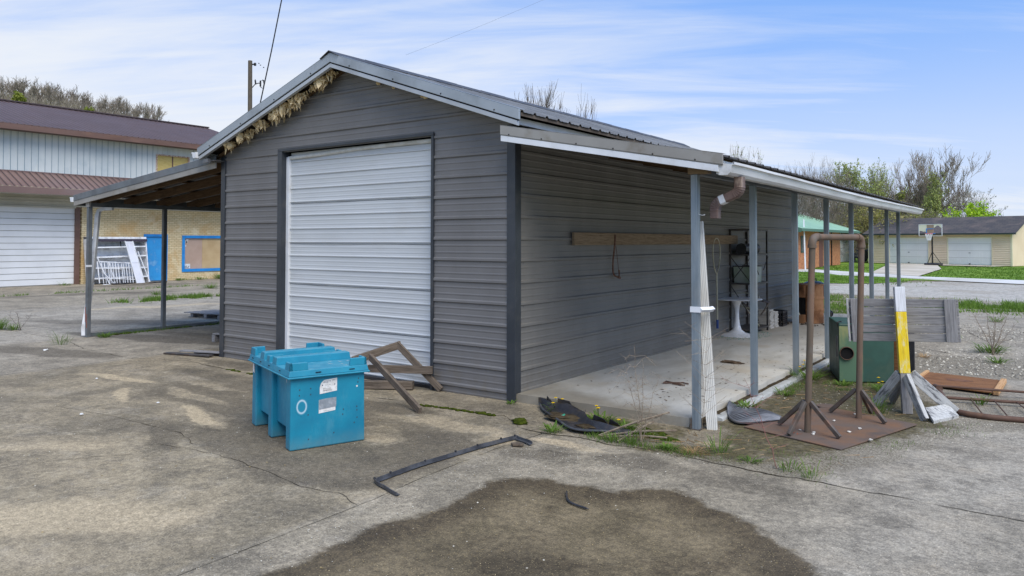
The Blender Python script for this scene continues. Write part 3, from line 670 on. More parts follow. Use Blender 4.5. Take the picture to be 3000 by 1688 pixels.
prism_y(mb, [(-W - .1, zt(-W - .1) - .17), (RX, zt(RX) - .17), (RX, zt(RX) - .13), (-W - .1, zt(-W - .1) - .13)], -.06, -.02); sobj(mb, 'sub_fascia', M_rafter)
# eave fascias and left gutter end
mb = MB(); mb.box(.10, .125, -.14, 10.5, 2.855, 2.925); sobj(mb, 'eave_fascia', M_white, bevel=.003)
mb = MB(); mb.box(.024, .10, -.1, 10.4, 2.855, 2.862); sobj(mb, 'eave_soffit', M_gap)
def gutter(x0, z0, y0, y1, sgn=1, sag=0, name='gutter', wdt=.13, hgt=.10, mat=M_gutter):
    """K-style: back at x0, front lip at x0+sgn*wdt"""
    sec = [(0, 0), (0, -hgt * .98), (wdt * .55, -hgt), (wdt * .72, -hgt * .80), (wdt * .80, -hgt * .42), (wdt * .84, -hgt * .20), (wdt * 1.0, -hgt * .17), (wdt * 1.0, 0), (wdt * .92, .0), (wdt * .92, -.010)]
    mb = MB(); rows = []; n = 30
    for i in range(n + 1):
        y = y0 + (y1 - y0) * i / n; s = -sag * math.sin(math.pi * i / n) ** 2 + .0015 * math.sin(i * 1.7)
        rows.append([(x0 + sgn * a, y, z0 + b_ + s) for a, b_ in sec])
    mb.grid(rows if sgn > 0 else rows[::-1])
    for y in (y0, y1): mb.add([(x0 + sgn * a, y, z0 + b_) for a, b_ in sec[:7]], [tuple(range(7))])
    o = sobj(mb, name, mat); md = o.modifiers.new('solid', 'SOLIDIFY'); md.thickness = .003; return o
gutter(-W - OE + .02, 2.93, -.30, 10.5, -1, 0, wdt=.11, hgt=.085, mat=M_white)
mb = MB(); mb.box(-W - .16, -W - .026, -.235, -.19, 2.775, 2.83); mb.box(-W - .19, -W + .06, -.19, 10.3, 2.80, 2.808); sobj(mb, 'eave_return', M_gpost)
# ---- right lean-to
LX0, LX1, LF = -.0, 2.29, -.30
LE = 10.85
zl = lambda x: 2.812 - .191 * x
yprof = rib_profile(LF + .02, LE, .2286, .06, hw=.032, tw=.014, h=.016)
mb = MB(); mb.grid([[(.03, y, zl(.03) + o) for y, o in yprof], [(LX1 + .05, y, zl(LX1 + .05) + o) for y, o in yprof]])
o = sobj(mb, 'lean_to_roof', M_roofd); md = o.modifiers.new('solid', 'SOLIDIFY'); md.thickness = .004; md.offset = -1
for i, y in enumerate([.05 + k * .98 for k in range(11)]):
    a = Vector((.03, y, zl(.03) - .068)); b_ = Vector((LX1 - .02, y, zl(LX1) - .068)); o = beam('rafter', a, b_, .04, .085, M_rafter); sp(o); o.matrix_parent_inverse = Matrix.Translation((-RX, -5, 0))
for i, x in enumerate((.35, .95, 1.55, 2.15)):
    o = beam('purlin', (x, LF + .06, zl(x) - .0135), (x, LE - .05, zl(x) - .0135), .085, .019, M_rafter); sp(o)
sobj(rake(.03, LX1 + .04, zl, -.024, .068, LF, LF + .02), 'lean_to_rake', M_taupe, bevel=.003)
sobj(rake(.03, LX1 + .04, zl, -.027, -.0245, LF - .001, LF + .09), 'rake_flange', M_taupe)
sobj(rake(.035, LX1 + .03, zl, .0685, .078, LF + .006, LF + .02), 'rake_step', M_taupe)
sobj(rake(.035, LX1 + .0, zl, .0785, .134, LF + .004, LF + .024), 'rake_fascia', M_white, bevel=.002)
mb = MB()
for i in range(6):
    x = .14 + i * .39
    mb = MB().lathe([(.008, 0), (.006, .005), (0, .006)], 8); mb.v = [(x + vx, LF - .001 - vz, zl(x) - .058 + vy) for vx, vy, vz in mb.v]; sobj(mb, 'trim_screw', M_dkmetal)
mb = MB(); mb.box(LX1 - .025, LX1 - .002, LF + .03, LE, 2.225, 2.345); sobj(mb, 'eave_board', M_white)
gutter(LX1, 2.315, LF + .02, LE - .02, 1, .022)
beamy = sobj(MB().box(1.93, 2.0, .06, LE - .1, 2.256, 2.335), 'header_beam', M_gpost)
mb = MB(); mb.box(1.915, 2.10, -.04, .055, 2.258, 2.335); sobj(mb, 'header_end', M_tanw, bevel=.004)
PY_ = [.013, 1.59, 3.167, 4.744, 6.321, 7.898, 9.40, 10.70]
def cpost(mb, x, y, z0, z1, s=.062):
    mb.box(x - s / 2, x + s / 2, y - s / 2, y + s / 2, z0, z1)
    mb.box(x - .006, x + .012, y - s / 2 - .0035, y - s / 2 - .0002, z0, z1)      # pressed rib in the face
    mb.box(x + s / 2 + .0002, x + s / 2 + .003, y - s / 2 + .005, y - s / 2 + .018, z0, z1)
for i, y in enumerate(PY_):
    mb = MB(); cpost(mb, 1.966, y, .0 if i == 0 else .037, 2.254); sobj(mb, 'post', M_galv, bevel=.004)
mb = MB(); mb.box(1.915, 2.015, -.03, .06, 0, .012); mb.box(1.925, 1.933, -.035, .05, .012, .10); sobj(mb, 'post_foot', M_rustl)
mb = MB()
rows = []; rng = random.Random(8)
for i in range(90):
    y = .42 + i * .125; w_ = .004 * mnoise.noise((y * 3, 1, 0)) ; h_ = .034 + .006 * mnoise.noise((y * 2, 5, 0))
    rows.append([(1.952, y, .0), (1.957 + w_, y, h_), (2.02 + w_, y, h_ + .002), (2.05 + w_, y, h_ - .006), (2.055, y, -.01)])
mb.grid(rows); r0 = rows[0]; mb.add(r0, [(0, 4, 3, 2, 1)])
sobj(mb, 'sill_timber', M_curb)
# bent nail hook on the first post
mb = MB().tube([(1.995, -.005, 1.905), (2.04, -.02, 1.89), (2.065, -.025, 1.895)], [.003, .003, .007], 6); sobj(mb, 'hook', M_white)
# brown downspout elbow
def rtube(mb, pts, w_, d_, sub=10, ribs=()):
    """rectangular pipe swept in the xz plane (y constant)"""
    rings = []
    for i, (x, y, z) in enumerate(pts):
        p0 = Vector(pts[max(i - 1, 0)]); p1 = Vector(pts[min(i + 1, len(pts) - 1)]); d = (p1 - p0).normalized()
        nrm = Vector((d.z, 0, -d.x)); k = 1 + (.07 if i in ribs else 0)
        rings.append([Vector((x, y, z)) + nrm * a * w_ / 2 * k + Vector((0, b_ * d_ / 2 * k, 0)) for a, b_ in ((-1, -.8), (-.8, -1), (.8, -1), (1, -.8), (1, .8), (.8, 1), (-.8, 1), (-1, .8))])
    n = 8; mb.add([p for r_ in rings for p in r_], [(i * n + j, i * n + (j + 1) % n, (i + 1) * n + (j + 1) % n, (i + 1) * n + j) for i in range(len(rings) - 1) for j in range(n)])
path = [(2.362, .02, 2.215), (2.362, .02, 2.17), (2.362, .02, 2.135)]
for k in range(1, 13):
    a = R(68 * k / 12); path.append((2.362 - .075 * (1 - math.cos(a)), .02, 2.135 - .075 * math.sin(a)))
e0 = Vector(path[-1]); dd = Vector((-math.sin(R(68)), 0, -math.cos(R(68))))
for k in range(1, 6): path.append(tuple(e0 + dd * .026 * k))
e1 = Vector(path[-1]); 
for k in range(1, 13):
    a = R(68 - 68 * k / 12); c_ = e1 + Vector((-math.cos(R(68)), 0, math.sin(R(68)))) * 0
    st_ = Vector(path[-1]); path.append(tuple(st_ + Vector((-math.sin(a), 0, -math.cos(a))) * .0085))
for k in range(1, 5): path.append((path[-1][0], .02, path[-1][2] - .018))
mb = MB(); rtube(mb, path, .074, .088, ribs=set(range(3, 15, 2)) | set(range(21, 33, 2)))
o = sobj(mb, 'downspout_elbow', M_brownds)
md = o.modifiers.new('solid', 'SOLIDIFY'); md.thickness = .002
ei = 17; mb = MB(); rtube(mb, [path[ei], path[ei + 2]], .079, .093); sobj(mb, 'white_tape', M_white)
# ---- left lean-to
zL = lambda x: 2.873 + .1 * (x + 5.15)
AX0, AX1, AF, AE = -9.47, -W, -.10, 10.3
yprof = rib_profile(AF + .01, AE, .2286, .03, hw=.032, tw=.014, h=.02)
mb = MB(); mb.grid([[(AX0, y, zL(AX0) + o) for y, o in yprof], [(AX1, y, zL(AX1) + o) for y, o in yprof]])
o = sobj(mb, 'lean_to_roof', M_roofd); md = o.modifiers.new('solid', 'SOLIDIFY'); md.thickness = .004; md.offset = -1
sobj(rake(AX0, AX1 - .026, zL, -.022, .083, AF - .02, AF), 'lean_to_rake', M_gpost, bevel=.003)
sobj(rake(AX0 + .02, AX1 - .026, zL, .0835, .165, AF - .012, AF + .008), 'rake_fascia', M_taupe, bevel=.002)
for i in range(11):
    y = .12 + i * .62; o = beam('rafter', (AX1 - .03, y, zL(AX1) - .10), (AX0 + .12, y, zL(AX0 + .12) - .10), .04, .14, M_rafter); sp(o)
for i, x in enumerate((-5.5, -6.4, -7.3, -8.2, -9.1)):
    o = beam('purlin', (x, AF + .03, zL(x) - .014), (x, AE - .1, zL(x) - .014), .11, .02, M_rafter); sp(o)
mb = MB(); mb.box(AX0 + .02, AX0 + .045, AF + .02, AE, zL(AX0) - .16, zL(AX0) - .02); sobj(mb, 'eave_board', M_gpost)
gutter(AX0 + .02, zL(AX0) - .01, AF - .03, AE, -1, 0, wdt=.11, hgt=.085, mat=M_white)
mb = MB(); mb.box(-9.075, -9.005, -.03, AE - .2, 2.255, 2.325); sobj(mb, 'header_beam', M_gpost)
mb = MB(); mb.box(-9.10, -8.98, -.07, -.04, 2.25, 2.36); sobj(mb, 'header_end', M_taupe)
for i, y in enumerate((-.03, 1.33, 2.85, 4.4, 5.95, 7.5)):
    mb = MB(); cpost(mb, -9.04, y, 0, 2.254, .068); o = sobj(mb, 'post', M_gpost, bevel=.004)
    if i == 0: o['label'] = 'front post with orange rust patch near its foot'
mb = MB(); mb.box(-9.0745, -9.04, -.0655, -.0645, .26, .52); mb.box(-9.03, -9.006, -.0655, -.0645, .16, .40); sobj(mb, 'rust_patch', pm('orange_rust', lin(150, 84, 62), lin(128, 66, 48), 20, .9))
mb = MB(); mb.box(-9.078, -9.002, -.0685, .006, 1.21, 1.245); sobj(mb, 'post_strap', M_white)
mb = MB(); mb.box(-9.055, -9.02, .0, AE - .3, .015, .045); mb.box(-9.055, -9.051, .0, AE - .3, .045, .062); sobj(mb, 'bottom_rail', M_gpost)
mb = MB(); mb.tube([(-8.86, .28, 2.225), (-9.03, .20, 2.225), (-9.10, .16, 2.20), (-9.12, .145, 2.12), (-9.12, .115, 1.7), (-9.12, .07, 1.1), (-9.12, .0, .5), (-9.12, -.045, .14), (-9.11, -.055, .02)], [.026, .030, .032, .034, .034, .034, .036, .042, .034], 4, sq=True)
sobj(mb, 'downspout', M_gutter, bevel=.006)
# service drop bracket on the rear roof, hidden by the rake from the front

# =================================================================== BLUE PLASTIC BIN
def teal():
    m, t, b = newmat('teal_plastic')
    v = t.node('ShaderNodeTexCoord').outputs['Object']
    c = t.mix(t.sstep(t.noise(v, 3, 6, .6), .35, .65), lin(27, 132, 158), lin(22, 117, 144))
    geo = t.node('ShaderNodeNewGeometry'); gs = t.node('ShaderNodeSeparateXYZ'); t.put(gs.inputs[0], geo.outputs['Normal'])
    up = t.sstep(gs.outputs[2], .5, .95)     # dust settled on what faces up
    c = t.mix(t.math('MULTIPLY', up, t.math('ADD', .25, t.math('MULTIPLY', t.sstep(t.noise(v, 9, 6, .7), .45, .7), .55))), c, lin(104, 160, 172))
    pz = t.node('ShaderNodeSeparateXYZ'); t.put(pz.inputs[0], v)
    low = t.math('SUBTRACT', 1.0, t.sstep(pz.outputs[2], .0, .14)); c = t.mix(t.math('MULTIPLY', low, t.math('MULTIPLY', t.noise(v, 14, 5), .8)), c, lin(96, 128, 132))
    sc = t.voro(t.mapping(v, (1, 1, .6)), 9); s2 = t.node('ShaderNodeSeparateColor'); t.put(s2.inputs[0], sc.outputs['Color'])
    nick = t.math('MULTIPLY', t.sstep(sc.outputs['Distance'], .085, .05), t.math('GREATER_THAN', s2.outputs[0], .66)); c = t.mix(t.math('MULTIPLY', nick, .8), c, lin(14, 78, 98))
    c = t.mix(t.math('MULTIPLY', t.sstep(t.noise(t.mapping(v, (1, 1, .35)), 5, 10, .8), .52, .66), .28), c, lin(92, 150, 164)); c = t.mix(t.math('MULTIPLY', t.sstep(t.noise(t.mapping(v, (2, 2, 1)), 14, 10, .8), .58, .68), .35), c, lin(30, 92, 108))
    t.put(b.inputs['Base Color'], c); t.put(b.inputs['Roughness'], t.math('ADD', .40, t.math('MULTIPLY', t.noise(v, 12, 5), .22))); b.inputs['Specular IOR Level'].default_value = .45
    bump(t, b, t.noise(v, 260, 2), .12, .002)
    return m
M_teal = teal()
A_ = Vector((-.366, -2.54, 0)); ux = Vector((.216, .58, 0)).normalized(); uy = Vector((-.58, .216, 0)).normalized()
# local frame: X along the short labelled face, Y back along the long side
bin_ = thing('plastic_bin', 'teal plastic bulk bin with ribbed lid standing on the concrete before the white door', 'bin', tuple(A_), math.atan2(ux.y, ux.x))
BW, BLn, BH = .63, 1.105, .575
mb = MB()
mb.box(.012, BW - .012, .10, BLn - .06, .135, BH)                      # tub between the feet
for y0, y1 in ((.0, .115), (.50, .60), (.985, BLn)):
    # feet/pilasters, tapering a little
    mb.add([(0.0, y0, 0), (BW, y0, 0), (BW, y1, 0), (0, y1, 0), (.004, y0 + .0, BH), (BW - .004, y0, BH), (BW - .004, y1, BH), (.004, y1, BH)],
           [(3, 2, 1, 0), (4, 5, 6, 7), (0, 1, 5, 4), (1, 2, 6, 5), (2, 3, 7, 6), (3, 0, 4, 7)])
mb2 = MB(); mb2.box(.06, BW - .06, .2, .4, .137, .5)
o = mb.obj('tub', M_teal, bin_, bevel=.012)
# recessed side panels read as the tub wall behind the pilasters
for v_ in o.data.vertices:
    if .09 < v_.co.y < BLn - .03 and (v_.co.x < .02 or v_.co.x > BW - .02) and v_.co.z > .13 and abs(v_.co.x - .012) < .002: v_.co.x = .045
mb = MB()
LB0, LB1 = BH - .006, BH + .058
x0, x1, y0, y1 = -.022, BW + .022, -.030, BLn + .035
mb.box(x0 - .008, x1 + .008, y0 - .008, y1 + .008, LB0, LB0 + .014)
mb.add([(x0, y0, LB0 + .0143), (x1, y0, LB0 + .0143), (x1, y1, LB0 + .0143), (x0, y1, LB0 + .0143), (x0 + .012, y0 + .012, LB1), (x1 - .012, y0 + .012, LB1), (x1 - .012, y1 - .012, LB1), (x0 + .012, y1 - .012, LB1)],
       [(3, 2, 1, 0), (4, 5, 6, 7), (0, 1, 5, 4), (1, 2, 6, 5), (2, 3, 7, 6), (3, 0, 4, 7)])
lid = mb.obj('lid', M_teal, bin_, bevel=.006)
def frust(mb, x0, x1, y0, y1, z0, z1, t=.008):
    mb.add([(x0, y0, z0), (x1, y0, z0), (x1, y1, z0), (x0, y1, z0), (x0 + t, y0 + t, z1), (x1 - t, y0 + t, z1), (x1 - t, y1 - t, z1), (x0 + t, y1 - t, z1)],
           [(3, 2, 1, 0), (4, 5, 6, 7), (0, 1, 5, 4), (1, 2, 6, 5), (2, 3, 7, 6), (3, 0, 4, 7)])
zb, zt_ = LB1 - .003, BH + .118
LX, RX2 = x0 + .012, x1 - .012; FY, BY = y0 + .012, y1 - .012
mb = MB()
for q0, q1 in ((.34, .46), (.70, .82)): mb = MB(); frust(mb, LX, RX2, q0, q1, zb, zt_); mb.obj('lid_rib', M_teal, lid, bevel=.006)
mb = MB()
for (a0, a1, b0, b1) in ((LX, LX + .15, FY, FY + .03), (LX, LX + .03, FY, FY + .13), (RX2 - .15, RX2, FY, FY + .03), (RX2 - .03, RX2, FY, FY + .13),
                         (LX, LX + .13, BY - .03, BY), (LX, LX + .03, BY - .15, BY), (RX2 - .14, RX2, BY - .03, BY), (RX2 - .03, RX2, BY - .15, BY)):
    frust(mb, a0, a1, b0, b1, zb, zt_, .005); nlug = len(mb.v) // 8
    if nlug == 2: mb.obj('corner_lug', M_teal, lid, bevel=.005); mb = MB()
mb = MB()
for a0, a1, c0, c1 in ((LX, LX + .035, LX + .03, LX + .15), (RX2 - .035, RX2, RX2 - .15, RX2 - .03)): mb = MB(); frust(mb, a0, a1, .535, .625, zb, zt_ - .01, .005); frust(mb, c0, c1, .535, .55, zb, zt_ - .015, .004); frust(mb, c0, c1, .61, .625, zb, zt_ - .015, .004); mb.obj('side_lug', M_teal, lid, bevel=.005)
mb = MB()
for s in (.196, .481): mb.box(s, s + .045, y0 - .0005, y0 + .004, BH + .030, BH + .036)
for yy in (.2, .5, .75, 1.0): mb.box(x0 - .0005, x0 + .004, yy, yy + .03, BH + .030, BH + .036)
mb.obj('strap_slot', M_blackin, lid)
M_stick = pm('sticker_white', lin(226, 226, 222), lin(206, 204, 198), 30, .6, dirt=lin(150, 150, 146), dirtscale=14, dirtamt=.3)
M_stickg = pm('sticker_silver', lin(150, 158, 164), lin(134, 142, 148), 24, .5, .2, dirt=lin(196, 198, 198), dirtscale=26, dirtamt=.8)
M_ink = pm('navy_ink', lin(48, 54, 92), None, rough=.7)
M_inkk = pm('dark_ink', lin(60, 60, 66), None, rough=.7)
def flat(mb, pts, off): # on the short face, pts (x,z)
    n = len(pts); mb.add([(x, -off, z) for x, z in pts], [tuple(range(n))]); return mb
lab = flat(MB(), [(.240, .425), (.385, .440), (.386, .545), (.275, .535), (.250, .512), (.240, .48)], .0015).obj('front_sticker', M_stick, bin_)
def text(s_, size, loc, rot, mat, parent, name='lettering', ext=.0):
    cu = bpy.data.curves.new(name, 'FONT'); cu.body = s_; cu.size = size; cu.extrude = ext; cu.resolution_u = 2
    tmp = bpy.data.objects.new('tmp', cu); dg = bpy.context.evaluated_depsgraph_get()
    C.objects.link(tmp); bpy.context.view_layer.update(); dg = bpy.context.evaluated_depsgraph_get()
    me = bpy.data.meshes.new_from_object(tmp.evaluated_get(dg)); bpy.data.objects.remove(tmp)
    me.name = name; me.materials.clear(); me.materials.append(mat)
    o = bpy.data.objects.new(name, me); C.objects.link(o); o.parent = parent; o.location = loc; o.rotation_euler = rot; return o
fr = (R(90), 0, 0)
for s_, sz_, x, z, mt in (('CORONA', .013, .277, .520, M_ink), ('Multi-parts', .009, .270, .511, M_ink), ('8008', .012, .345, .524, M_inkk), ('Caution: When', .008, .283, .491, M_inkk), ('in use', .007, .300, .481, M_inkk), ('261 D. P. & G', .0115, .266, .461, M_inkk), ('EXHIBITIONS', .0125, .266, .446, M_inkk)):
    text(s_, sz_, (x, -.0028, z), fr, mt, lab)
mb = MB()
for x in (.262, .365):
    mb.add([(x + .005 * math.cos(a * .785), -.0026, .494 + .005 * math.sin(a * .785)) for a in range(8)], [tuple(range(8))])
mb.obj('printed_star', M_ink, lab)
lab2 = flat(MB(), [(.232, .270), (.372, .283), (.374, .385), (.234, .378)], .0015).obj('front_sticker', M_stick, bin_)
flat(MB(), [(.234, .300), (.378, .312), (.380, .388), (.300, .386), (.236, .380)], .0026).obj('worn_silver_patch', M_stickg, lab2)
text('Contents of box', .007, (.270, -.0030, .284), fr, M_inkk, lab2)
# white sprayed ring
m, t, b = newmat('sprayed_ring'); v = t.node('ShaderNodeTexCoord').outputs['Object']
ln = t.node('ShaderNodeVectorMath', operation='LENGTH'); t.put(ln.inputs[0], t.mapping(v, (1, 0, .74)))
ad = t.math('ABSOLUTE', t.math('SUBTRACT', ln.outputs['Value'], .037)); fac = t.math('MULTIPLY', t.sstep(ad, .010, .0), .55)
c = t.mix(fac, lin(25, 126, 152), lin(226, 240, 244)); t.put(b.inputs['Base Color'], c); b.inputs['Roughness'].default_value = .5
mb = MB(); mb.add([(.054 * math.cos(a), -.0012, .072 * math.sin(a)) for a in [k * .2618 for k in range(24)]], [tuple(range(24))])
o = mb.obj('sprayed_ring', m, bin_); o.location = (.093, 0, .340)
mb = MB(); mb.add([(.558 + .008 * math.cos(a * .785), -.0014, .458 + .008 * math.sin(a * .785)) for a in range(8)], [tuple(range(8))]); mb.obj('white_spot', M_stick, bin_)
mb = MB()
for x, z in ((.075, .475), (.165, .478), (.073, .43), (.165, .43), (.145, .27), (.44, .28), (.435, .24), (.557, .29), (.558, .26), (.36, .10), (.15, .075), (.535, .16), (.56, .20), (.565, .49), (.57, .52)):
    mb.add([(x - .004, -.0013, z - .006), (x + .005, -.0013, z - .004), (x + .004, -.0013, z + .007), (x - .003, -.0013, z + .005)], [(0, 1, 2, 3)])
mb.obj('scuff_marks', M_inkk, bin_)
def sflat(mb, pts, x): mb.add([(x, y, z) for y, z in pts], [tuple(range(len(pts)))]); return mb
sflat(MB(), [(.245, .555), (.12, .555), (.12, .47), (.235, .50)], .0435).obj('side_sticker', M_stick, bin_)
l3 = sflat(MB(), [(.72, .555), (.625, .555), (.625, .475), (.72, .50)], .0435).obj('side_sticker', M_stick, bin_)
sflat(MB(), [(1.075, .55), (1.03, .55), (1.02, .47), (1.07, .48)], -.0015).obj('side_sticker', M_stick, bin_)
text('24 Y', .03, (.0428, .70, .51), (R(90), 0, R(-90)), M_inkk, l3); text('TRANSIT', .014, (.0428, .705, .538), (R(90), 0, R(-90)), M_inkk, l3)
# light scratches of dried paint on the lid
mb = MB(); rng = random.Random(5)
for i in range(8):
    x, y = rng.uniform(.36, .56), rng.uniform(.05, .3); mb.add([(x, y, LB1 + .0012), (x + rng.uniform(.01, .05), y + .004, LB1 + .0012), (x + .02, y + .014, LB1 + .0012)], [(0, 1, 2)])
mb.obj('paint_flecks', M_stick, lid)

# =================================================================== A-FRAME SCRAP by the door
t_ = thing('broken_sawhorse', 'collapsed weathered wooden sawhorse leaning beside the teal bin at the white door', 'sawhorse', (-1.1, -.5, 0)); off = Vector((1.1, .5, 0))
def B(name, p0, p1, w_, h_, mat, up=(0, 0, 1), **k): return beam(name, Vector(p0) + off, Vector(p1) + off, w_, h_, mat, t_, up, **k)
B('leg', (-1.60, -.50, .385), (-.445, -.945, .02), .035, .075, M_wbrown)
B('leg', (-1.535, -.16, .50), (-.975, -.035, .02), .035, .07, M_wbrown)
B('leg', (-1.505, -.12, .485), (-1.75, -.62, .345), .038, .085, M_wbrown, (0, 0, 1))
B('crosspiece', (-1.80, -.34, .215), (-1.055, -.085, .235), .035, .085, M_wbrown)
t_ = thing('scrap_board', 'short dark weathered board lying on the ground behind the collapsed sawhorse', 'board', (-1.5, -.25, 0)); off = Vector((1.5, .25, 0))
B('plank', (-1.83, -.42, .045), (-1.30, -.13, .05), .09, .085, M_wbrown)

# =================================================================== SLATTED BARRICADE
t_ = thing('slatted_barricade', 'weathered slatted wood panel on a white and yellow post with splayed feet, standing in gravel', 'barricade', (3.35, 1.85, 0)); off = -Vector((3.35, 1.85, 0))
fw = Vector((-.60, 1.0, 0)).normalized()
P0 = Vector((3.375, 1.80, .0)); P1 = Vector((3.300, 1.90, 1.215)); pm_ = lambda u: P0.lerp(P1, u)
B('post', pm_(.0), pm_(.315), .088, .088, M_wgrey, (.95, .3, 0)); B('post_painted', pm_(.3155), pm_(.80), .0925, .0925, M_yellow, (.95, .3, 0)); B('post_cap', pm_(.8005), pm_(1.0), .0925, .0925, M_whitew, (.95, .3, 0))
TL, TR, BL, BR = Vector((2.82, 1.925, 1.082)), Vector((3.79, 2.055, 1.104)), Vector((2.842, 1.925, .645)), Vector((3.81, 2.055, .690))
for k in range(5):
    a, b_ = (k + .5) / 5, (k + .5) / 5
    B('slat', TL.lerp(BL, a) + Vector((0, .0, 0)), TR.lerp(BR, b_), .024, .0785, M_wgrey)
nrm = (TR - TL).cross(BL - TL).normalized(); nrm = nrm if nrm.y < 0 else -nrm
B('batten', TL + nrm * .030 + Vector((.072, .0, 0)), BL + nrm * .030 + Vector((.072, 0, 0)), .085, .032, M_wgrey, nrm)
B('batten', TR + nrm * .030 - Vector((.072, 0, 0)), BR + nrm * .030 - Vector((.072, 0, 0)), .100, .032, M_wgrey, nrm)
B('end_strip', TL + nrm * .02, BL + nrm * .02, .02, .06, M_wpaint, nrm)
B('foot_brace', (3.31, 1.83, .37), (3.06, 2.02, .02), .04, .10, M_wpaint, (0, 0, 1))
B('foot_brace', (3.36, 1.86, .37), (3.17, 2.22, .02), .035, .09, M_wgrey, (0, 0, 1))
B('foot_brace', (3.375, 1.76, .37), (3.56, 1.54, .01), .038, .09, M_wpaint, (0, 0, 1))
B('foot_brace', (3.40, 1.86, .38), (3.76, 1.98, .03), .035, .10, M_wpaint, (0, 0, 1))
pr_ = [(3.547, 1.66, .105), (3.637, 1.475, .03), (3.80, 1.864, .03), (3.70, 1.98, .105)]
mb = MB(); mb.add([Vector(p) + off for p in pr_] + [Vector(p) + off - Vector((0, 0, .028)) for p in pr_], [(0, 1, 2, 3), (7, 6, 5, 4), (1, 0, 4, 5), (2, 1, 5, 6), (3, 2, 6, 7), (0, 3, 7, 4)])
mb.obj('foot_plate', M_wpaint, t_, fix=True)
mb = MB(); mb.add([Vector(p) + off + Vector((0, 0, .003)) for p in [(3.635, 1.79, .073), (3.665, 1.62, .042), (3.76, 1.84, .040), (3.70, 1.90, .075)]], [(0, 1, 2, 3)])
mb.obj('black_patch', pm('black_patch_paint', lin(52, 54, 58), lin(90, 94, 92), 16, .8, lo=.5, hi=.6), t_)

# =================================================================== PIPE FRAME ON STEEL PLATE
t_ = thing('pipe_frame', 'rusty pipe arch welded upright on a flat rusty steel plate beside the lean-to', 'pipe frame', (2.9, .8, 0)); off = -Vector((2.9, .8, 0))
mb = MB(); pp = [(2.294, .286), (3.16, .006), (3.53, 1.29), (2.677, 1.57)]
mb.prism([(x + off.x, y + off.y) for x, y in pp], .012, .022); mb.obj('base_plate', M_rust, t_, bevel=.002, fix=True)
mb = MB(); mb.lathe([(0, .0), (.10, .0), (.10, .012), (0, .012)], 20, (2.69 + off.x, 1.60 + off.y, .013)); mb.obj('disc', M_rust, t_, fix=True)
u1, u1t = Vector((2.805, .409, .02)), Vector((2.853, .436, 1.70)); u2, u2t = Vector((3.055, 1.215, .02)), Vector((3.098, 1.207, 1.70))
def arc_corner(p, c, q, r, n=8):
    a = (p - c).normalized() * r; b_ = (q - c).normalized() * r; out = []
    for i in range(n + 1):
        s = i / n; out.append(c + a * (1 - s) ** 2 + b_ * s ** 2)
    return out
mb = MB(); mb.tube([u1 + off, u1t + off + Vector((0, 0, -.04))], .0275, 16); mb.obj('upright', M_rustp, t_, smooth=True, auto=40)
mb = MB(); mb.tube([u2 + off, u2t + off + Vector((0, 0, -.04))], .0275, 16); mb.obj('upright', M_rustp, t_, smooth=True, auto=40)
hx = (u2t - u1t).normalized()
mb = MB(); mb.tube([u1t + off + hx * .05, u2t + off - hx * .05], .0285, 16); mb.obj('crossbar', M_rustp, t_, smooth=True, auto=40)
for ut, s, ub in ((u1t, 1, u1), (u2t, -1, u2)):
    pts_ = arc_corner(ut + (ub - ut).normalized() * .07, ut, ut + hx * s * .07, .07)
    mb = MB(); mb.tube([p + off for p in pts_], .0335, 16); mb.tube([ut + off + (ub - ut).normalized() * .066, ut + off + (ub - ut).normalized() * .095], .037, 16); mb.tube([ut + off + hx * s * .066, ut + off + hx * s * .085], .036, 16)
    mb.obj('elbow', M_rustp, t_, smooth=True, auto=40)
for ub, ends in ((u1, ((2.535, .515), (2.715, .165), (3.085, .318))), (u2, ((2.785, 1.305), (3.30, 1.10), (3.115, 1.475)))):
    for ex, ey in ends:
        d = (Vector((ex, ey, .022)) - ub); d.z = 0; d.normalize()
        B('brace', ub + Vector((0, 0, .262)) + d * .03, (ex, ey, .036), .032, .036, M_rustl)
text('H.V', .075, (2.66 + off.x, .30 + off.y, .0232), (0, 0, R(-18)), pm('rust_writing', lin(140, 72, 46), None, rough=.9), t_)
rng = random.Random(21); mb = MB()
for x, y in ((2.74, .42), (2.86, .40), (2.87, .34), (3.15, .78), (2.9, .95), (3.0, 1.35), (3.3, .42), (3.1, .6)):
    blob(mb, (x, y, .030), rng.uniform(.008, .014), (1.3, 1, .7), x * 9, 6)
tag(mb.obj('pebbles', pm('pale_pebble', lin(222, 218, 208), lin(190, 184, 172), 30, .8)), 'few white pebbles lying on the rusty steel base plate', 'pebbles', kind='stuff')

# =================================================================== GREEN STOVE CABINET
t_ = thing('green_cabinet', 'green sheet metal cabinet with a round rusty flue hole behind the slatted barricade', 'cabinet', (2.7, 3.6, 0)); off = -Vector((2.7, 3.6, 0))
A2, B2, C2, D2, E2 = (2.46, 3.16), (2.712, 3.245), (3.01, 3.43), (2.75, 4.15), (2.17, 3.95)
mb = MB(); mb.prism([(x + off.x, y + off.y) for x, y in (A2, B2, C2, D2, E2)], .01, .69); mb.obj('casing', M_dgreen, t_, bevel=.012, fix=True)
fx = (Vector((B2[0], B2[1], 0)) - Vector((A2[0], A2[1], 0))).normalized(); fn = Vector((fx.y, -fx.x, 0))
a = Vector((A2[0], A2[1], 0)) + off; mb = MB()
q0, q1 = a + fx * .006 + fn * .004, a + fx * .262 + fn * .004
mb.add([q0 + Vector((0, 0, .015)), q1 + Vector((0, 0, .015)), q1 + Vector((0, 0, .66)), q0 + Vector((0, 0, .66))], [(0, 1, 2, 3)]); mb.obj('front_panel', M_ygreen, t_)
hc = a + fx * .085 + fn * .006 + Vector((0, 0, .345))
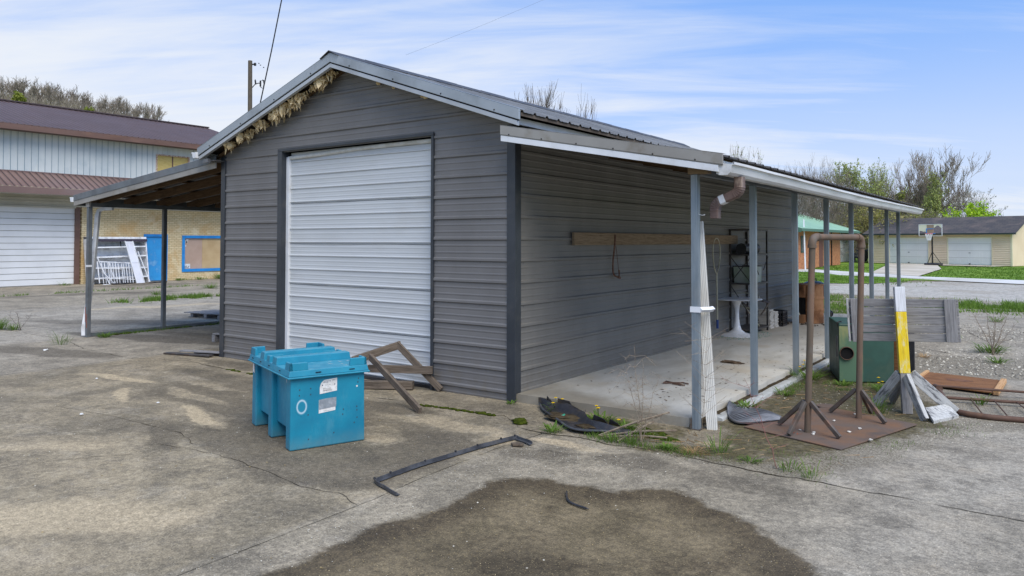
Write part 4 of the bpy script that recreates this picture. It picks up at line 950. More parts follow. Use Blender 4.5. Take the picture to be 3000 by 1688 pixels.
mb = MB(); mb.tube([hc, hc + fn * .028], .078, 24, cap=False); o = mb.obj('flue_collar', M_rustd, t_, smooth=True); md = o.modifiers.new('s', 'SOLIDIFY'); md.thickness = .006
mb = MB(); mb.tube([hc - fn * .001, hc + fn * .002], .074, 24); mb.obj('flue_opening', M_blackin, t_)
mb = MB(); mb.tube([a + fx * -.02 + fn * .0 + Vector((0, 0, .30)), a + fx * -.02 + Vector((0, 0, .55))], .008, 6); mb.tube([a + fx * -.01 + Vector((-.0, .06, .62)), a + fx * -.02 + Vector((0, .03, .70)), a + fx * .03 + Vector((0, .02, .715))], .010, 6); mb.obj('side_rail', M_black, t_)
t_ = thing('plywood_offcut', 'brown board standing on edge between the green cabinet and the yellow post', 'board', (3.12, 3.55, 0)); off = -Vector((3.12, 3.55, 0))
B('panel', (2.995, 3.52, .29), (3.07, 3.505, .29), .02, .56, M_ply)
t_ = thing('dark_sheet', 'dark sheet standing upright behind the yellow post right of the green cabinet', 'sheet', (3.35, 3.5, 0)); off = -Vector((3.35, 3.5, 0))
B('panel', (3.075, 3.56, .31), (3.21, 3.53, .31), .02, .60, M_black)

# =================================================================== PLYWOOD TRAY, PIPE RACK on the gravel
t_ = thing('plywood_tray', 'flat brown plywood panel with raw wood end battens lying on gravel', 'panel', (3.6, 3.75, 0)); off = -Vector((3.6, 3.75, 0))
qd = [Vector(p) for p in ((3.258, 4.297, .03), (4.03, 4.16, .03), (4.0, 3.25, .03), (3.21, 3.42, .03))]
mb = MB(); mb.add([p + off for p in qd] + [p + off + Vector((0, 0, .012)) for p in qd], [(3, 2, 1, 0), (4, 5, 6, 7), (0, 1, 5, 4), (1, 2, 6, 5), (2, 3, 7, 6), (3, 0, 4, 7)]); mb.obj('panel', M_ply, t_, fix=True)
B('end_batten', qd[1] + Vector((.02, 0, .01)), qd[2] + Vector((.02, 0, .01)), .055, .05, M_plyl); B('end_batten', qd[0] + Vector((-.01, 0, .01)), qd[3] + Vector((-.01, 0, .01)), .04, .05, M_plyl)
mb = MB(); mb.add([(3.62 + off.x + .14 * math.cos(k * .4) * (1 + .2 * math.sin(k * 2.1)), 3.86 + off.y + .09 * math.sin(k * .4) * (1 + .2 * math.cos(k * 1.3)), .0432) for k in range(15)], [tuple(range(15))]); mb.obj('dark_stain', pm('oil_stain', lin(84, 52, 34), lin(120, 82, 54), 9, .8), t_)
t_ = thing('bent_pipe_rack', 'rusty bent pipe frame with thin rods lying flat on gravel at the right edge', 'pipe rack', (3.9, 2.5, 0)); off = -Vector((3.9, 2.5, 0))
def sm(pts, n=5):
    pts = [Vector(p) for p in pts]; out = []
    for i in range(len(pts) - 1):
        p0, p1, p2, p3 = pts[max(i - 1, 0)], pts[i], pts[i + 1], pts[min(i + 2, len(pts) - 1)]
        for k in range(n):
            s = k / n; out.append(.5 * ((2 * p1) + (-p0 + p2) * s + (2 * p0 - 5 * p1 + 4 * p2 - p3) * s * s + (-p0 + 3 * p1 - 3 * p2 + p3) * s ** 3))
    out.append(pts[-1]); return out
mb = MB(); mb.tube([p + off for p in sm([(3.475, 3.12, .06), (3.545, 2.86, .045), (3.64, 2.42, .04), (3.70, 2.15, .038), (3.80, 1.99, .035), (4.0, 1.94, .032), (4.3, 1.99, .03), (5.2, 2.2, .03)])], .027, 12); mb.obj('bent_pipe', M_rustd, t_, smooth=True)
mb = MB(); mb.tube([Vector((3.46, 3.13, .06)) + off, Vector((3.52, 2.97, .07)) + off], .036, 12); mb.obj('pipe_collar', M_rustd, t_, smooth=True, auto=40)
mb = MB(); mb.tube([Vector(p) + off for p in ((3.50, 3.04, .09), (4.264, 3.27, .075), (5.2, 3.5, .07))], .013, 8); mb.obj('rail', M_rustd, t_)
mb = MB(); mb.tube([Vector(p) + off for p in ((3.63, 2.58, .055), (3.841, 2.66, .05), (4.277, 2.78, .05), (5.2, 3.0, .05))], .016, 8); mb.obj('rail', M_rustd, t_)
for p, q in (((3.838, 2.65), (3.975, 2.03)), ((4.035, 2.71), (4.17, 2.08)), ((4.22, 2.77), (4.40, 2.11))):
    mb = MB(); mb.tube([Vector((p[0], p[1], .052)) + off, Vector((q[0], q[1], .04)) + off], .006, 6); mb.obj('rod', M_rustd, t_)

# =================================================================== RUBBER MAT, BROKEN TRAY, EDGING STRIP
M_rubl = pm('worn_rubber_rib', lin(128, 130, 134), lin(104, 106, 110), 9, .5)
mb = MB(); rows = []
U = sm([(1.90, 1.02, .055), (2.04, .92, .035), (2.17, .96, .03), (2.32, .86, .045), (2.49, .74, .03)], 10); L_ = sm([(1.97, .78, .05), (2.07, .52, .02), (2.20, .36, .015), (2.34, .42, .02), (2.48, .66, .02)], 10)
n = len(U); K = 30
for j in range(K + 1):
    s = j / K; rows.append([U[i].lerp(L_[i], s) + Vector((0, 0, .012 * math.sin(i * .38 + s * 3) * (1 - abs(2 * s - 1)) + .010)) for i in range(n)])
mb.grid(rows); o = mb.obj('rubber_mat', M_rubber); md = o.modifiers.new('s', 'SOLIDIFY'); md.thickness = .010; tag(o, 'crumpled ribbed grey rubber mat by the slab edge near the first post', 'mat')
for j in range(1, K, 3):
    MB().tube([p + Vector((0, 0, .008)) for p in rows[j]], .008, 4).obj('mat_rib', M_rubl, o)
def strip_sheet(name, a, b_, mat, label, cat, lip=.0, nrow=8, zf=None, n=10):
    Ua, La = sm(a, n), sm(b_, n); m_ = min(len(Ua), len(La)); rows = []
    for j in range(nrow + 1):
        s = j / nrow; rows.append([Ua[i].lerp(La[i], s) + Vector((0, 0, zf(i / m_, s) if zf else 0)) for i in range(m_)])
    mb = MB().grid(rows); o = mb.obj(name, mat, smooth=True); md = o.modifiers.new('s', 'SOLIDIFY'); md.thickness = .005; return tag(o, label, cat)
tr = strip_sheet('plastic_undertray', [(.30, .0, .05), (.52, -.10, .055), (.75, -.155, .06), (.98, -.28, .05), (1.14, -.46, .05), (1.36, -.60, .055), (1.62, -.56, .03)],
            [(.33, -.03, .03), (.50, -.22, .02), (.80, -.46, .02), (1.08, -.68, .02), (1.26, -.70, .025), (1.42, -.66, .035), (1.60, -.60, .02)], M_black, 'broken black plastic tray lying by the slab edge among dandelions', 'plastic tray',
            zf=lambda u, s: .035 * (s < .13) - .010 * math.sin(s * math.pi) + .006 * math.sin(u * 25) * (s < .3))
MB().tube([p + Vector((0, 0, .008)) for p in sm([(.33, -.03, .03), (.50, -.22, .02), (.80, -.46, .02), (1.08, -.68, .02), (1.26, -.70, .025), (1.42, -.66, .035), (1.60, -.60, .02)], 10)], .011, 6).obj('rolled_rim', M_strip, tr, smooth=True)
mb = MB(); blob(mb, (.86, -.36, .028), .16, (1.7, .75, .10), 3, 12); blob(mb, (1.22, -.55, .032), .10, (1.6, .7, .12), 6, 10); mb.obj('dried_mud', M_soil, tr, smooth=True)
mb = MB()
for x, y, dx, dy, h_ in ((.42, -.05, .10, -.03, .075), (.58, -.10, .14, .06, .08), (1.16, -.42, .16, -.02, .06), (1.34, -.45, .14, -.04, .05), (.98, -.26, .05, -.04, .05)):
    o = MB().add([(x, y, .05), (x + dx, y + dy, .05), (x + dx * .9, y + dy - .03, .05 + h_ * .7), (x + .02, y - .015, .05 + h_)], [(0, 1, 2, 3)]).obj('broken_flange', M_black, tr); md = o.modifiers.new('s', 'SOLIDIFY'); md.thickness = .006
m, t, b = newmat('torn_wrapper'); v = t.node('ShaderNodeTexCoord').outputs['Object']
t.put(b.inputs['Base Color'], t.mix(t.sstep(t.noise(v, 9, 3), .46, .52), lin(206, 214, 206), lin(56, 150, 122))); b.inputs['Roughness'].default_value = .4
mb = MB().grid([[(.80 + i * .022, -.375 - .012 * i + .03 * j, .040 + .006 * math.sin(i * 1.3 + j)) for i in range(6)] for j in range(3)]); tag(mb.obj('torn_wrapper', m), 'torn white and green wrapper lying on the broken black tray', 'wrapper')
# long black edging strip
path = sm([(1.070, -1.255, 0), (.905, -1.19, 0), (.835, -1.215, 0), (.780, -1.60, 0), (.735, -2.1, 0), (.728, -2.62, 0), (.765, -2.70, 0), (.90, -2.75, 0), (1.055, -2.80, 0)], 8)
mb = MB(); sec = [(-.026, .003), (-.004, .004), (.0, .022), (.005, .022), (.005, .0), (-.026, .0)]; rings = []
for i, p in enumerate(path):
    d = (path[min(i + 1, len(path) - 1)] - path[max(i - 1, 0)]).normalized(); nn = Vector((-d.y, d.x, 0)); wob = .004 * math.sin(i * .6)
    rings.append([p - nn * (a_) + Vector((0, 0, z_ + max(0, wob) + .004)) for a_, z_ in sec])
k = 6; mb.add([q for r_ in rings for q in r_], [(i * k + j, i * k + (j + 1) % k, (i + 1) * k + (j + 1) % k, (i + 1) * k + j) for i in range(len(rings) - 1) for j in range(k)] + [tuple(range(k)), tuple((len(rings) - 1) * k + j for j in range(k))])
o = mb.obj('edging_strip', M_strip, fix=True); tag(o, 'long thin black plastic edging strip bent at both ends on the concrete', 'edging strip')
mb = MB()
for i in (14, 19, 24, 28, 33, 38, 43): p = path[min(i, len(path) - 2)]; MB().box(p.x - .008, p.x + .004, p.y - .008, p.y + .004, .022, .036).obj('clip_stub', M_black, o)
mb = MB(); mb.tube([Vector(p) for p in sm([(1.92, -2.10, .012), (2.03, -2.25, .01), (2.20, -2.30, .012)])], [.007] * 10 + [.004], 6); tag(mb.obj('rubber_scrap', M_black, smooth=True), 'small curved black rubber scrap on the damp gravelly patch', 'scrap')
mb = MB(); mb.prism([(.93, -1.36), (.99, -1.30), (1.03, -1.31), (1.04, -1.35), (.97, -1.385)], .0, .022); tag(mb.obj('flat_stone', pm('brown_stone', lin(96, 84, 70), lin(74, 64, 54), 20, .9), bevel=.006, fix=True), 'flat brown stone beside the right end of the black edging strip', 'stone')

# =================================================================== THINGS UNDER THE RIGHT LEAN-TO
Z0 = .085
o = beam('wall_plank', (.045, 1.10, 1.692), (.045, 6.62, 1.692), .035, .148, M_tanw); tag(o, 'long tan plank fixed along the grey side wall under the lean-to', 'plank')
t_ = thing('bow_saw', 'rusty bow saw hanging from the tan plank on the side wall', 'saw', (.07, 2.1, 1.2))
yx = lambda px, pz: (0.0, (px), (pz))
pts_ = sm([(0, -.02, .545), (0, -.028, .45), (0, -.075, .25), (0, -.085, .12), (0, -.06, .045), (0, .02, .015), (0, .075, .01)], 6)
mb = MB(); mb.tube(pts_, .011, 8); mb.obj('bow', M_rope, t_, smooth=True)
mb = MB(); mb.tube([(0, -.005, .40), (0, .045, .2), (0, .075, .02)], .004, 5); mb.obj('blade', M_rustd, t_)
mb = MB(); mb.tube([(0, .05, .012), (.0, .10, .0)], .018, 8); mb.tube([(0, .085, -.0), (0, .085, .10)], .008, 6); mb.obj('grip', M_rope, t_)
t_ = thing('landing_net_frame', 'thin metal hoop net frame with long handle and blue grip against the side wall', 'net frame', (.06, 5.6, .24))
lp = [(.0, .16 * math.sin(a) * (1 - .25 * math.cos(a)), 1.19 - .285 * math.cos(a)) for a in [k * math.pi / 12 for k in range(1, 24)]]
mb = MB(); mb.tube([(0, .0, .885)] + lp + [(0, .0, .885)], .010, 6); mb.obj('hoop', M_net, t_, smooth=True)
mb = MB(); mb.tube([(0, .0, .90), (0, .02, .14)], .014, 8); mb.obj('handle', M_net, t_)
mb = MB(); mb.tube([(0, .02, .145), (0, .022, .0)], .021, 8); mb.obj('grip', pm('blue_grip', lin(38, 66, 124), None, rough=.5), t_)
# tulip table
t_ = thing('pedestal_table', 'round white pedestal table with a flared base on the slab before the metal shelves', 'table', (.20, 6.15, Z0))
mb = MB().lathe([(0, .0), (.31, .0), (.31, .008), (.25, .022), (.14, .05), (.075, .10), (.048, .18), (.036, .30), (.036, .40), (.048, .50), (.078, .575), (.11, .60), (0, .60)], 32); mb.obj('pedestal', M_plast, t_, smooth=True, auto=50)
mb = MB().lathe([(0, .598), (.33, .598), (.405, .604), (.418, .612), (.405, .622), (.30, .624), (0, .624)], 40); mb.obj('table_top', M_plast, t_, smooth=True, auto=50)
t_ = thing('bent_hoop', 'pale bent metal hoop of a chair lying across the white pedestal table', 'hoop', (.2, 6.15, .72))
mb = MB().tube(sm([(-.30, .10, .0), (-.20, .22, .045), (.05, .32, .06), (.26, .30, .03), (.33, .15, .0)], 6), .008, 6); mb.obj('hoop', M_net, t_, smooth=True)
t_ = thing('chair_frame', 'grey metal folding chair frame standing behind the white pedestal table', 'chair frame', (.22, 6.6, Z0))
mb = MB().tube(sm([(-.27, .0, .60), (-.25, -.05, .53), (-.05, -.05, .45), (.2, -.02, .42)], 6), .009, 6); mb.tube([(-.08, -.02, .52), (.20, .05, .12)], .010, 6); mb.obj('frame_tube', M_net, t_, smooth=True)
mb = MB(); mb.add([(-.1, .02, .50), (.16, .02, .30), (.16, .04, .34), (-.1, .04, .54)], [(0, 1, 2, 3)]); mb.add([(.34, .1, .52), (.20, .12, .30), (.17, .3, .30), (.30, .34, .52)], [(0, 1, 2, 3)]); mb.add([(.34, .1, .515), (.14, .1, .56), (.12, .4, .56), (.30, .34, .52)], [(0, 1, 2, 3)])
o = mb.obj('seat_panel', M_rustl, t_); md = o.modifiers.new('s', 'SOLIDIFY'); md.thickness = .012
# shelving
t_ = thing('metal_shelving', 'dark steel slotted shelving unit standing against the grey side wall', 'shelving', (.0, 6.35, Z0))
LP = [(.02, .0), (.38, .0), (.38, .87), (.02, .87)]
for x, y in LP:
    mb = MB(); mb.box(x - .018, x + .018, y - .002, y + .002, 0, 1.79); mb.box(x - .018 if x < .2 else x + .014, x - .014 if x < .2 else x + .018, y, y + (.034 if y < .4 else -.034), 0, 1.79)
    for k in range(32): mb.box(x - .005, x + .005, y - .0026, y + .0026, .05 + k * .055, .068 + k * .055)
    mb.obj('leg', M_shelfst, t_)
for z in (.06, .84, 1.335): mb = MB().box(.0, .40, -.01, .88, z, z + .028); mb.obj('shelf', M_shelfst, t_)
mb = MB().box(.0, .03, -.01, .88, 1.76, 1.79).box(.37, .40, -.01, .88, 1.76, 1.79); mb.box(.03, .37, -.01, .01, 1.76, 1.79); mb.obj('top_rail', M_shelfst, t_)
for p, q in (((.02, .0, 1.32), (.38, .0, .87)), ((.38, .003, 1.32), (.02, .003, .87)), ((.02, .0, .83), (.38, .0, .30)), ((.40, .02, 1.30), (.40, .35, 1.0)), ((.40, .85, 1.30), (.40, .60, 1.08))):
    mb = MB().tube([p, q], .008, 4); mb.obj('cross_brace', M_shelfst, t_)
t_ = thing('black_tray', 'black plastic bin lying on the upper shelf of the steel shelving', 'tray', (.2, 6.8, 1.45))
mb = MB().tube([(0, -.36, .085), (0, .32, .085)], [.085, .10], 12); mb.tube([(0, -.42, .085), (0, -.35, .085)], .098, 10); mb.obj('shell', M_black, t_, bevel=.006)
mb = MB()
for k in range(4): mb.box(-.07, .07, -.43, -.40, .02 + k * .038, .045 + k * .038)
mb.obj('fins', M_enamel, t_)
t_ = thing('storage_box', 'pale grey-green box with open top on the middle steel shelf', 'box', (.21, 6.72, .953))
mb = MB(); frust(mb, -.16, .16, -.26, .20, .0, .27, -.008); mb.obj('carton', pm('pale_carton', lin(176, 180, 170), lin(150, 164, 140), 5, .8, dirt=lin(110, 136, 92), dirtscale=4), t_)
mb = MB().box(-.175, .175, -.28, -.26, .272, .29).box(-.175, .175, .20, .215, .272, .29).box(.165, .18, -.26, .20, .272, .29); mb.obj('rim', M_black, t_)
for nm, y, n, lab in (('paper_stack', 7.42, 13, 'leaning stack of old pale newspapers on the slab, nearer of the two stacks'), ('paper_stack', 7.70, 11, 'stack of old newspapers on the slab between the nearer stack and the black crate')):
    rng = random.Random(int(y * 10)); mb = MB()
    for k in range(n): dx, dy = rng.uniform(-.012, .012), rng.uniform(-.012, .012); mb.box(.15 + dx, .37 + dx, y + dy, y + .22 + dy, Z0 + .001 + k * .026, Z0 + .025 + k * .026)
    tag(mb.obj(nm, M_paper, bevel=.003), lab, 'paper stack')
t_ = thing('milk_crate', 'black plastic lattice milk crate standing on the slab beside the paper stacks', 'crate', (.28, 8.10, Z0))
mb = MB()
for (a0, a1, ax, c_) in ((-.15, .15, 0, -.15), (-.15, .15, 0, .15), (-.15, .15, 1, -.15), (-.15, .15, 1, .15)):
    def bb(u0, u1, z0, z1):
        if ax == 0: mb.box(u0, u1, c_ - .006, c_ + .006, z0, z1)
        else: mb.box(c_ - .006, c_ + .006, u0, u1, z0, z1)
    bb(-.156, .156, .0, .035); bb(-.156, .156, .245, .285); bb(-.156, .156, .175, .19)
    for k in range(9): u = -.15 + k * .0375; bb(u - .006, u + .006, .035, .245)
    for k in range(3): bb(-.15, .15, .07 + k * .035, .078 + k * .035)
mb.obj('lattice', M_black, t_); MB().box(-.144, .144, -.144, .144, .005, .012).obj('crate_floor', M_black, t_)
rng = random.Random(4); mb = MB()
for k in range(14): blob(mb, (rng.uniform(-.1, .1), rng.uniform(-.1, .1), rng.uniform(.05, .25)), .05, (1, 1, .8), k * 3, 6)
mb.obj('contents', M_blackin, t_)
# burn drum
t_ = thing('burn_drum', 'rusty steel drum with a cut open side standing at the rear of the slab', 'drum', (.62, 9.0, Z0))
mb = MB(); prof = [(.285, .0), (.285, .22)]
a0, a1 = R(-100), R(-150)
def arcwall(mb, aa, ab, z0, z1, r=.285, n=30):
    rows = []
    hs = [z0 + (z1 - z0) * k / 36 for k in range(37)]
    for h_ in hs:
        rr = r + (.014 if min(abs(h_ - .25), abs(h_ - .49)) < .02 else 0)
        rows.append([(rr * math.cos(aa + (ab - aa) * i / n), rr * math.sin(aa + (ab - aa) * i / n), h_) for i in range(n + 1)])
    mb.grid(rows)
arcwall(mb, R(-84), R(192), 0, .74); arcwall(mb, R(192), R(276), 0, .17, n=12); arcwall(mb, R(192), R(276), .50, .74, n=12)
o = mb.obj('shell', M_drum, t_, smooth=True); md = o.modifiers.new('s', 'SOLIDIFY'); md.thickness = .004
MB().lathe([(0, .02), (.28, .02)], 24).obj('bottom', M_blackin, t_); MB().lathe([(.278, .725), (.294, .735), (.294, .75), (.278, .752), (.0, .74)], 30).obj('rim', M_drum, t_)
MB().lathe([(.276, .03), (.276, .70)], 30).obj('sooty_lining', M_blackin, t_)
MB().tube([(-.22, -.30, .44), (-.08, -.30, .16)], .014, 6).obj('leaning_rod', M_net, t_)
# kettle grill
t_ = thing('kettle_grill', 'black kettle barbecue on bronze legs with wheels behind the rusty drum', 'grill', (.46, 10.1, Z0))
mb = MB().lathe([(.27, .55), (.268, .60), (.25, .66), (.20, .715), (.12, .75), (0, .765)], 32); mb.obj('lid', M_enamel, t_, smooth=True)
mb = MB().lathe([(.275, .548), (.278, .54), (.265, .50), (.22, .41), (.14, .345), (.05, .32), (0, .318)], 32); mb.obj('bowl', M_enamel, t_, smooth=True)
MB().tube([(-.05, 0, .76), (-.05, 0, .80), (.05, 0, .80), (.05, 0, .76)], .012, 6).obj('lid_handle', M_black, t_)
for q in ((.20, .10), (-.22, .05), (-.02, -.22)): MB().tube([(q[0] * .6, q[1] * .6, .36), (q[0] * 1.3, q[1] * 1.3, .06)], .012, 8).obj('leg', M_gold, t_)
for s in (-.06, .06):
    mb = MB().tube([(.26, .13 + s - .012, .075), (.26, .13 + s + .012, .075)], .075, 18); w_ = mb.obj('wheel', M_black, t_); MB().tube([(.26, .13 + s - .015, .075), (.26, .13 + s + .015, .075)], .025, 10).obj('hub', M_net, w_)
rng = random.Random(9); mb = MB()
for k in range(26): x, y = rng.uniform(.3, 1.1), rng.uniform(8.3, 8.75); mb.tube([(x, y, Z0 + .008), (x + rng.uniform(-.08, .08), y + rng.uniform(-.08, .08), Z0 + .02)], rng.uniform(.006, .016), 5)
tag(mb.obj('ash_debris', M_barkd), 'loose burnt sticks and ash lying round the foot of the rusty drum', 'debris', kind='stuff')
# small rubbish on the slab
m_leafd = pm('dead_leaf', lin(112, 92, 70), lin(84, 68, 50), 12, .9)
rng = random.Random(31); mb = MB()
for k in range(240):
    y = .6 + rng.random() ** 1.2 * 9; x = rng.uniform(.05, 1.85) if rng.random() < .4 else rng.uniform(1.1, 1.86)
    a, l_ = rng.uniform(0, 6.3), rng.uniform(.008, .026); dx, dy = math.cos(a) * l_, math.sin(a) * l_
    mb.add([(x - dx, y - dy, Z0 + .002), (x + dy * .5, y - dx * .5, Z0 + .006), (x + dx, y + dy, Z0 + .003), (x - dy * .5, y + dx * .5, Z0 + .004)], [(0, 1, 2, 3)])
tag(mb.obj('dead_leaves', m_leafd), 'scattered bits of dead leaf over the pale slab', 'litter', kind='stuff')
mb = MB(); blob(mb, (1.12, 3.28, Z0 + .01), .085, (1.6, 1.0, .22), 2, 10); tag(mb.obj('mud_clod', m_leafd), 'flat brown clod of matted leaves in the middle of the slab', 'clod')
mb = MB()
for p, q in (((1.0, 1.52), (1.22, 1.42)), ((1.02, 1.40), (1.20, 1.54)), ((1.0, 1.52), (1.02, 1.40)), ((1.20, 1.54), (1.27, 1.50)), ((1.12, 1.42), (1.27, 1.40))): mb.tube([(p[0], p[1], Z0 + .012), (q[0], q[1], Z0 + .014)], .008, 5)
tag(mb.obj('bent_rusty_wire', M_rustd), 'bent rusty wire bracket lying on the front of the slab', 'wire bracket')
# glass crumbs below the shelving
rng = random.Random(17); mb = MB()
for k in range(700):
    r_, a = .46 * math.sqrt(rng.random()), rng.uniform(0, 6.28); x, y = .26 + r_ * math.cos(a) * .9, 6.25 + r_ * math.sin(a) * 1.6
    if x < .03: continue
    s = rng.uniform(.004, .010); mb.box(x, x + s, y, y + s, Z0 + .001, Z0 + .001 + s * .7)
tag(mb.obj('broken_glass', pm('green_glass_crumb', lin(112, 148, 130), lin(150, 176, 160), 30, .2)), 'greenish crumbs of broken glass round the white pedestal foot', 'broken glass', kind='stuff')
# leaning white downspout strapped to the front post
t_ = thing('loose_downspout', 'dirty white ribbed downspout leaning behind the first galvanised post, strapped to it', 'downspout', (2.08, .04, 0))
m_ds = pm('dirty_white_ribbed', lin(214, 212, 204), lin(186, 182, 170), 3, .5, 0, stretch=(1, 1, .3), dirt=lin(140, 134, 112), dirtscale=3, dirtamt=.75)
d0, d1 = Vector((.0, .05, .0)), Vector((-.135, .10, 1.84)); axx = (d1 - d0).normalized(); ax1 = Vector((1, .25, 0)); ax1 = (ax1 - axx * ax1.dot(axx)).normalized(); ax2 = axx.cross(ax1)
sec = []
hw, hd = .043, .030
for k in range(12): sec.append((-hw + 2 * hw * k / 11, -hd + (.004 if k % 2 else 0)))
sec += [(hw, hd), (-hw, hd)]
rows = []
for zf in [0, .03, .06, .09, .12, .16, .3, .5, .7, .9, 1]:
    kx = 1.06 if zf in (.06, .12) else (1.0 if zf < .2 else 1 - .12 * zf); rows.append([d0.lerp(d1, zf) + ax1 * a * kx + ax2 * b_ * kx for a, b_ in sec] )
for r_ in rows: r_.append(r_[0])
mb = MB().grid(rows); o = mb.obj('pipe', m_ds, t_); md = o.modifiers.new('s', 'SOLIDIFY'); md.thickness = .002
mb = MB().box(-.155, -.06, -.066, -.058, 1.035, 1.085); mb.box(-.155, -.150, -.062, .02, 1.035, 1.085); mb.tube([(-.062, -.06, 1.06), (-.045, -.03, 1.06), (.0, -.005, 1.062), (.012, .05, 1.065)], [.024] * 4, 4, sq=False)
mb.obj('strap', M_white, t_)

# =================================================================== SCRAP by the left lean-to
t_ = thing('pallet_scrap', 'grey wooden pallet board lying beyond the left lean-to rail', 'pallet', (-10.4, 3.2, 0))
for k in range(4): beam('board', (-.55, -.25 + k * .2, .10), (.85, -.05 + k * .2, .10), .15, .02, M_wgrey, t_)
for k in range(3): beam('bearer', (-.35 + k * .5, -.25, .045), (-.50 + k * .5, .5, .045), .08, .085, M_wgrey, t_)
t_ = thing('junk_pallet', 'small grey pallet with pale junk on top, half hidden behind the shed corner', 'pallet', (-6.3, 1.1, 0))
for k in range(4): beam('board', (-.42, -.2 + k * .14, .135), (.5, -.05 + k * .14, .135), .10, .02, M_wgrey, t_)
for k in range(2): beam('bearer', (-.38 + k * .5, -.25, .06), (-.46 + k * .5, .4, .06), .07, .11, M_wgrey, t_)
mb = MB(); rng = random.Random(2)
for k in range(10): blob(mb, (-6.25 + rng.uniform(-.14, .3), 1.1 + rng.uniform(-.15, .2), .17 + rng.uniform(0, .18)), rng.uniform(.05, .10), (1, 1, .7), k * 5, 7)
tag(mb.obj('junk_heap', pm('grey_junk', lin(170, 172, 174), lin(96, 98, 102), 14, .6, lo=.45, hi=.55)), 'heap of crumpled grey and white junk on the small pallet at the shed corner', 'junk')
for k, (a, b_, lab) in enumerate((((-6.05, -.32, .02), (-5.20, -.13, .03), 'nearest dark flat board on the ground at the left shed corner'), ((-5.9, -.16, .05), (-5.18, .02, .06), 'upper grey board of the pair at the left shed corner'), ((-5.75, -.02, .02), (-5.18, .10, .03), 'rearmost dark board on the ground at the left shed corner'))):
    o = beam('flat_board', a, b_, .10, .022, M_wgrey if k == 1 else M_shelfst); tag(o, lab, 'board')

# =================================================================== LEFT BUILDING
bld = thing('two_storey_building', 'long two storey building with brown metal roofs, pale blue upper siding and tan brick below', 'building', (-25.8, 4, 0)); bo = Vector((25.8, -4, 0))
FX = -25.8
def bobj(mb, name, mat, parent=None, **k):
    o = mb.obj(name, mat, **k); p = parent or bld; o.parent = p; o.matrix_parent_inverse = Matrix.Translation(bo) if p is bld else Matrix.Identity(4)
    return o
m, t, b = newmat('tan_brick'); v = t.node('ShaderNodeTexCoord').outputs['Object']
s3 = t.node('ShaderNodeSeparateXYZ'); t.put(s3.inputs[0], v); cb = t.node('ShaderNodeCombineXYZ'); t.put(cb.inputs[0], s3.outputs[1]); t.put(cb.inputs[1], s3.outputs[2])
bt = t.node('ShaderNodeTexBrick'); t.put(bt.inputs['Vector'], cb.outputs[0]); bt.inputs['Scale'].default_value = 1; bt.inputs['Brick Width'].default_value = .215; bt.inputs['Row Height'].default_value = .075; bt.inputs['Mortar Size'].default_value = .008; bt.inputs['Mortar Smooth'].default_value = .3
bt.inputs['Color1'].default_value = (*lin(222, 204, 162), 1); bt.inputs['Color2'].default_value = (*lin(208, 187, 144), 1); bt.inputs['Mortar'].default_value = (*lin(164, 142, 104), 1); bt.offset = .5
c = t.mix(t.math('MULTIPLY', t.sstep(t.noise(v, .8, 6, .65, .6), .48, .68), .6), bt.outputs['Color'], lin(190, 146, 84))
c = t.mix(t.math('MULTIPLY', t.sstep(t.noise(v, 1.7, 5), .55, .7), .5), c, lin(232, 218, 182))
t.put(b.inputs['Base Color'], c); b.inputs['Roughness'].default_value = .85; bump(t, b, bt.outputs['Fac'], -.5, .01)
M_brick = m
Y0, Y1 = -12.0, 15.9
GD0, GD1 = .9, 7.29
mb = MB(); mb.box(FX - .25, FX, 7.52, 9.96, -.05, 3.34); mb.box(FX - .25, FX, 9.96, 10.98, 1.94, 3.34); mb.box(FX - .25, FX, 10.98, 11.64, -.05, 3.34); mb.box(FX - .25, FX, 11.64, 14.2, -.05, .34); mb.box(FX - .25, FX, 11.64, 14.2, 1.90, 3.34); mb.box(FX - .25, FX, 14.2, Y1, -.05, 3.34)
mb.box(FX - .25, FX, Y0, GD0 - .2, -.05, 3.34); mb.box(FX - .12, FX - .04, GD0, 7.5, 2.94, 3.34); bobj(mb, 'brick_wall', M_brick)
mb = MB()
prof = rib_profile(2.95, 3.34, .115, 3.0, hw=.03, tw=.012, h=.012, minor=0)
for (z0, o0), (z1, o1) in zip(prof, prof[1:]): mb.add([(FX + .01 + o0, GD0 - .2, z0), (FX + .01 + o0, Y1, z0), (FX + .01 + o1, Y1, z1), (FX + .01 + o1, GD0 - .2, z1)], [(0, 1, 2, 3)])
bobj(mb, 'horizontal_panel', M_olive)
mb = MB(); mb.box(FX - .1, FX + .012, 7.29, 7.46, 0, 2.95); mb.box(FX - .1, FX + .010, GD0 - .17, GD0, 0, 2.95); bobj(mb, 'door_post', M_brownfas)
mb = MB(); mb.box(FX + .0, FX + .05, GD0, 7.29, 2.90, 2.945); bobj(mb, 'door_head', M_olive); mb = MB(); mb.box(FX - .13, FX - .10, GD0, 7.29, 0, 2.9); bobj(mb, 'door_shadow_gap', M_olive)
mb = MB(); z = .02
while z < 2.88: mb.box(FX - .115, FX - .068, GD0, 7.29, z + .013, z + .214); z += .2225
gd = bobj(mb, 'roll_door', pm('white_slat_door', lin(226, 228, 228), lin(214, 216, 216), .6, .5))
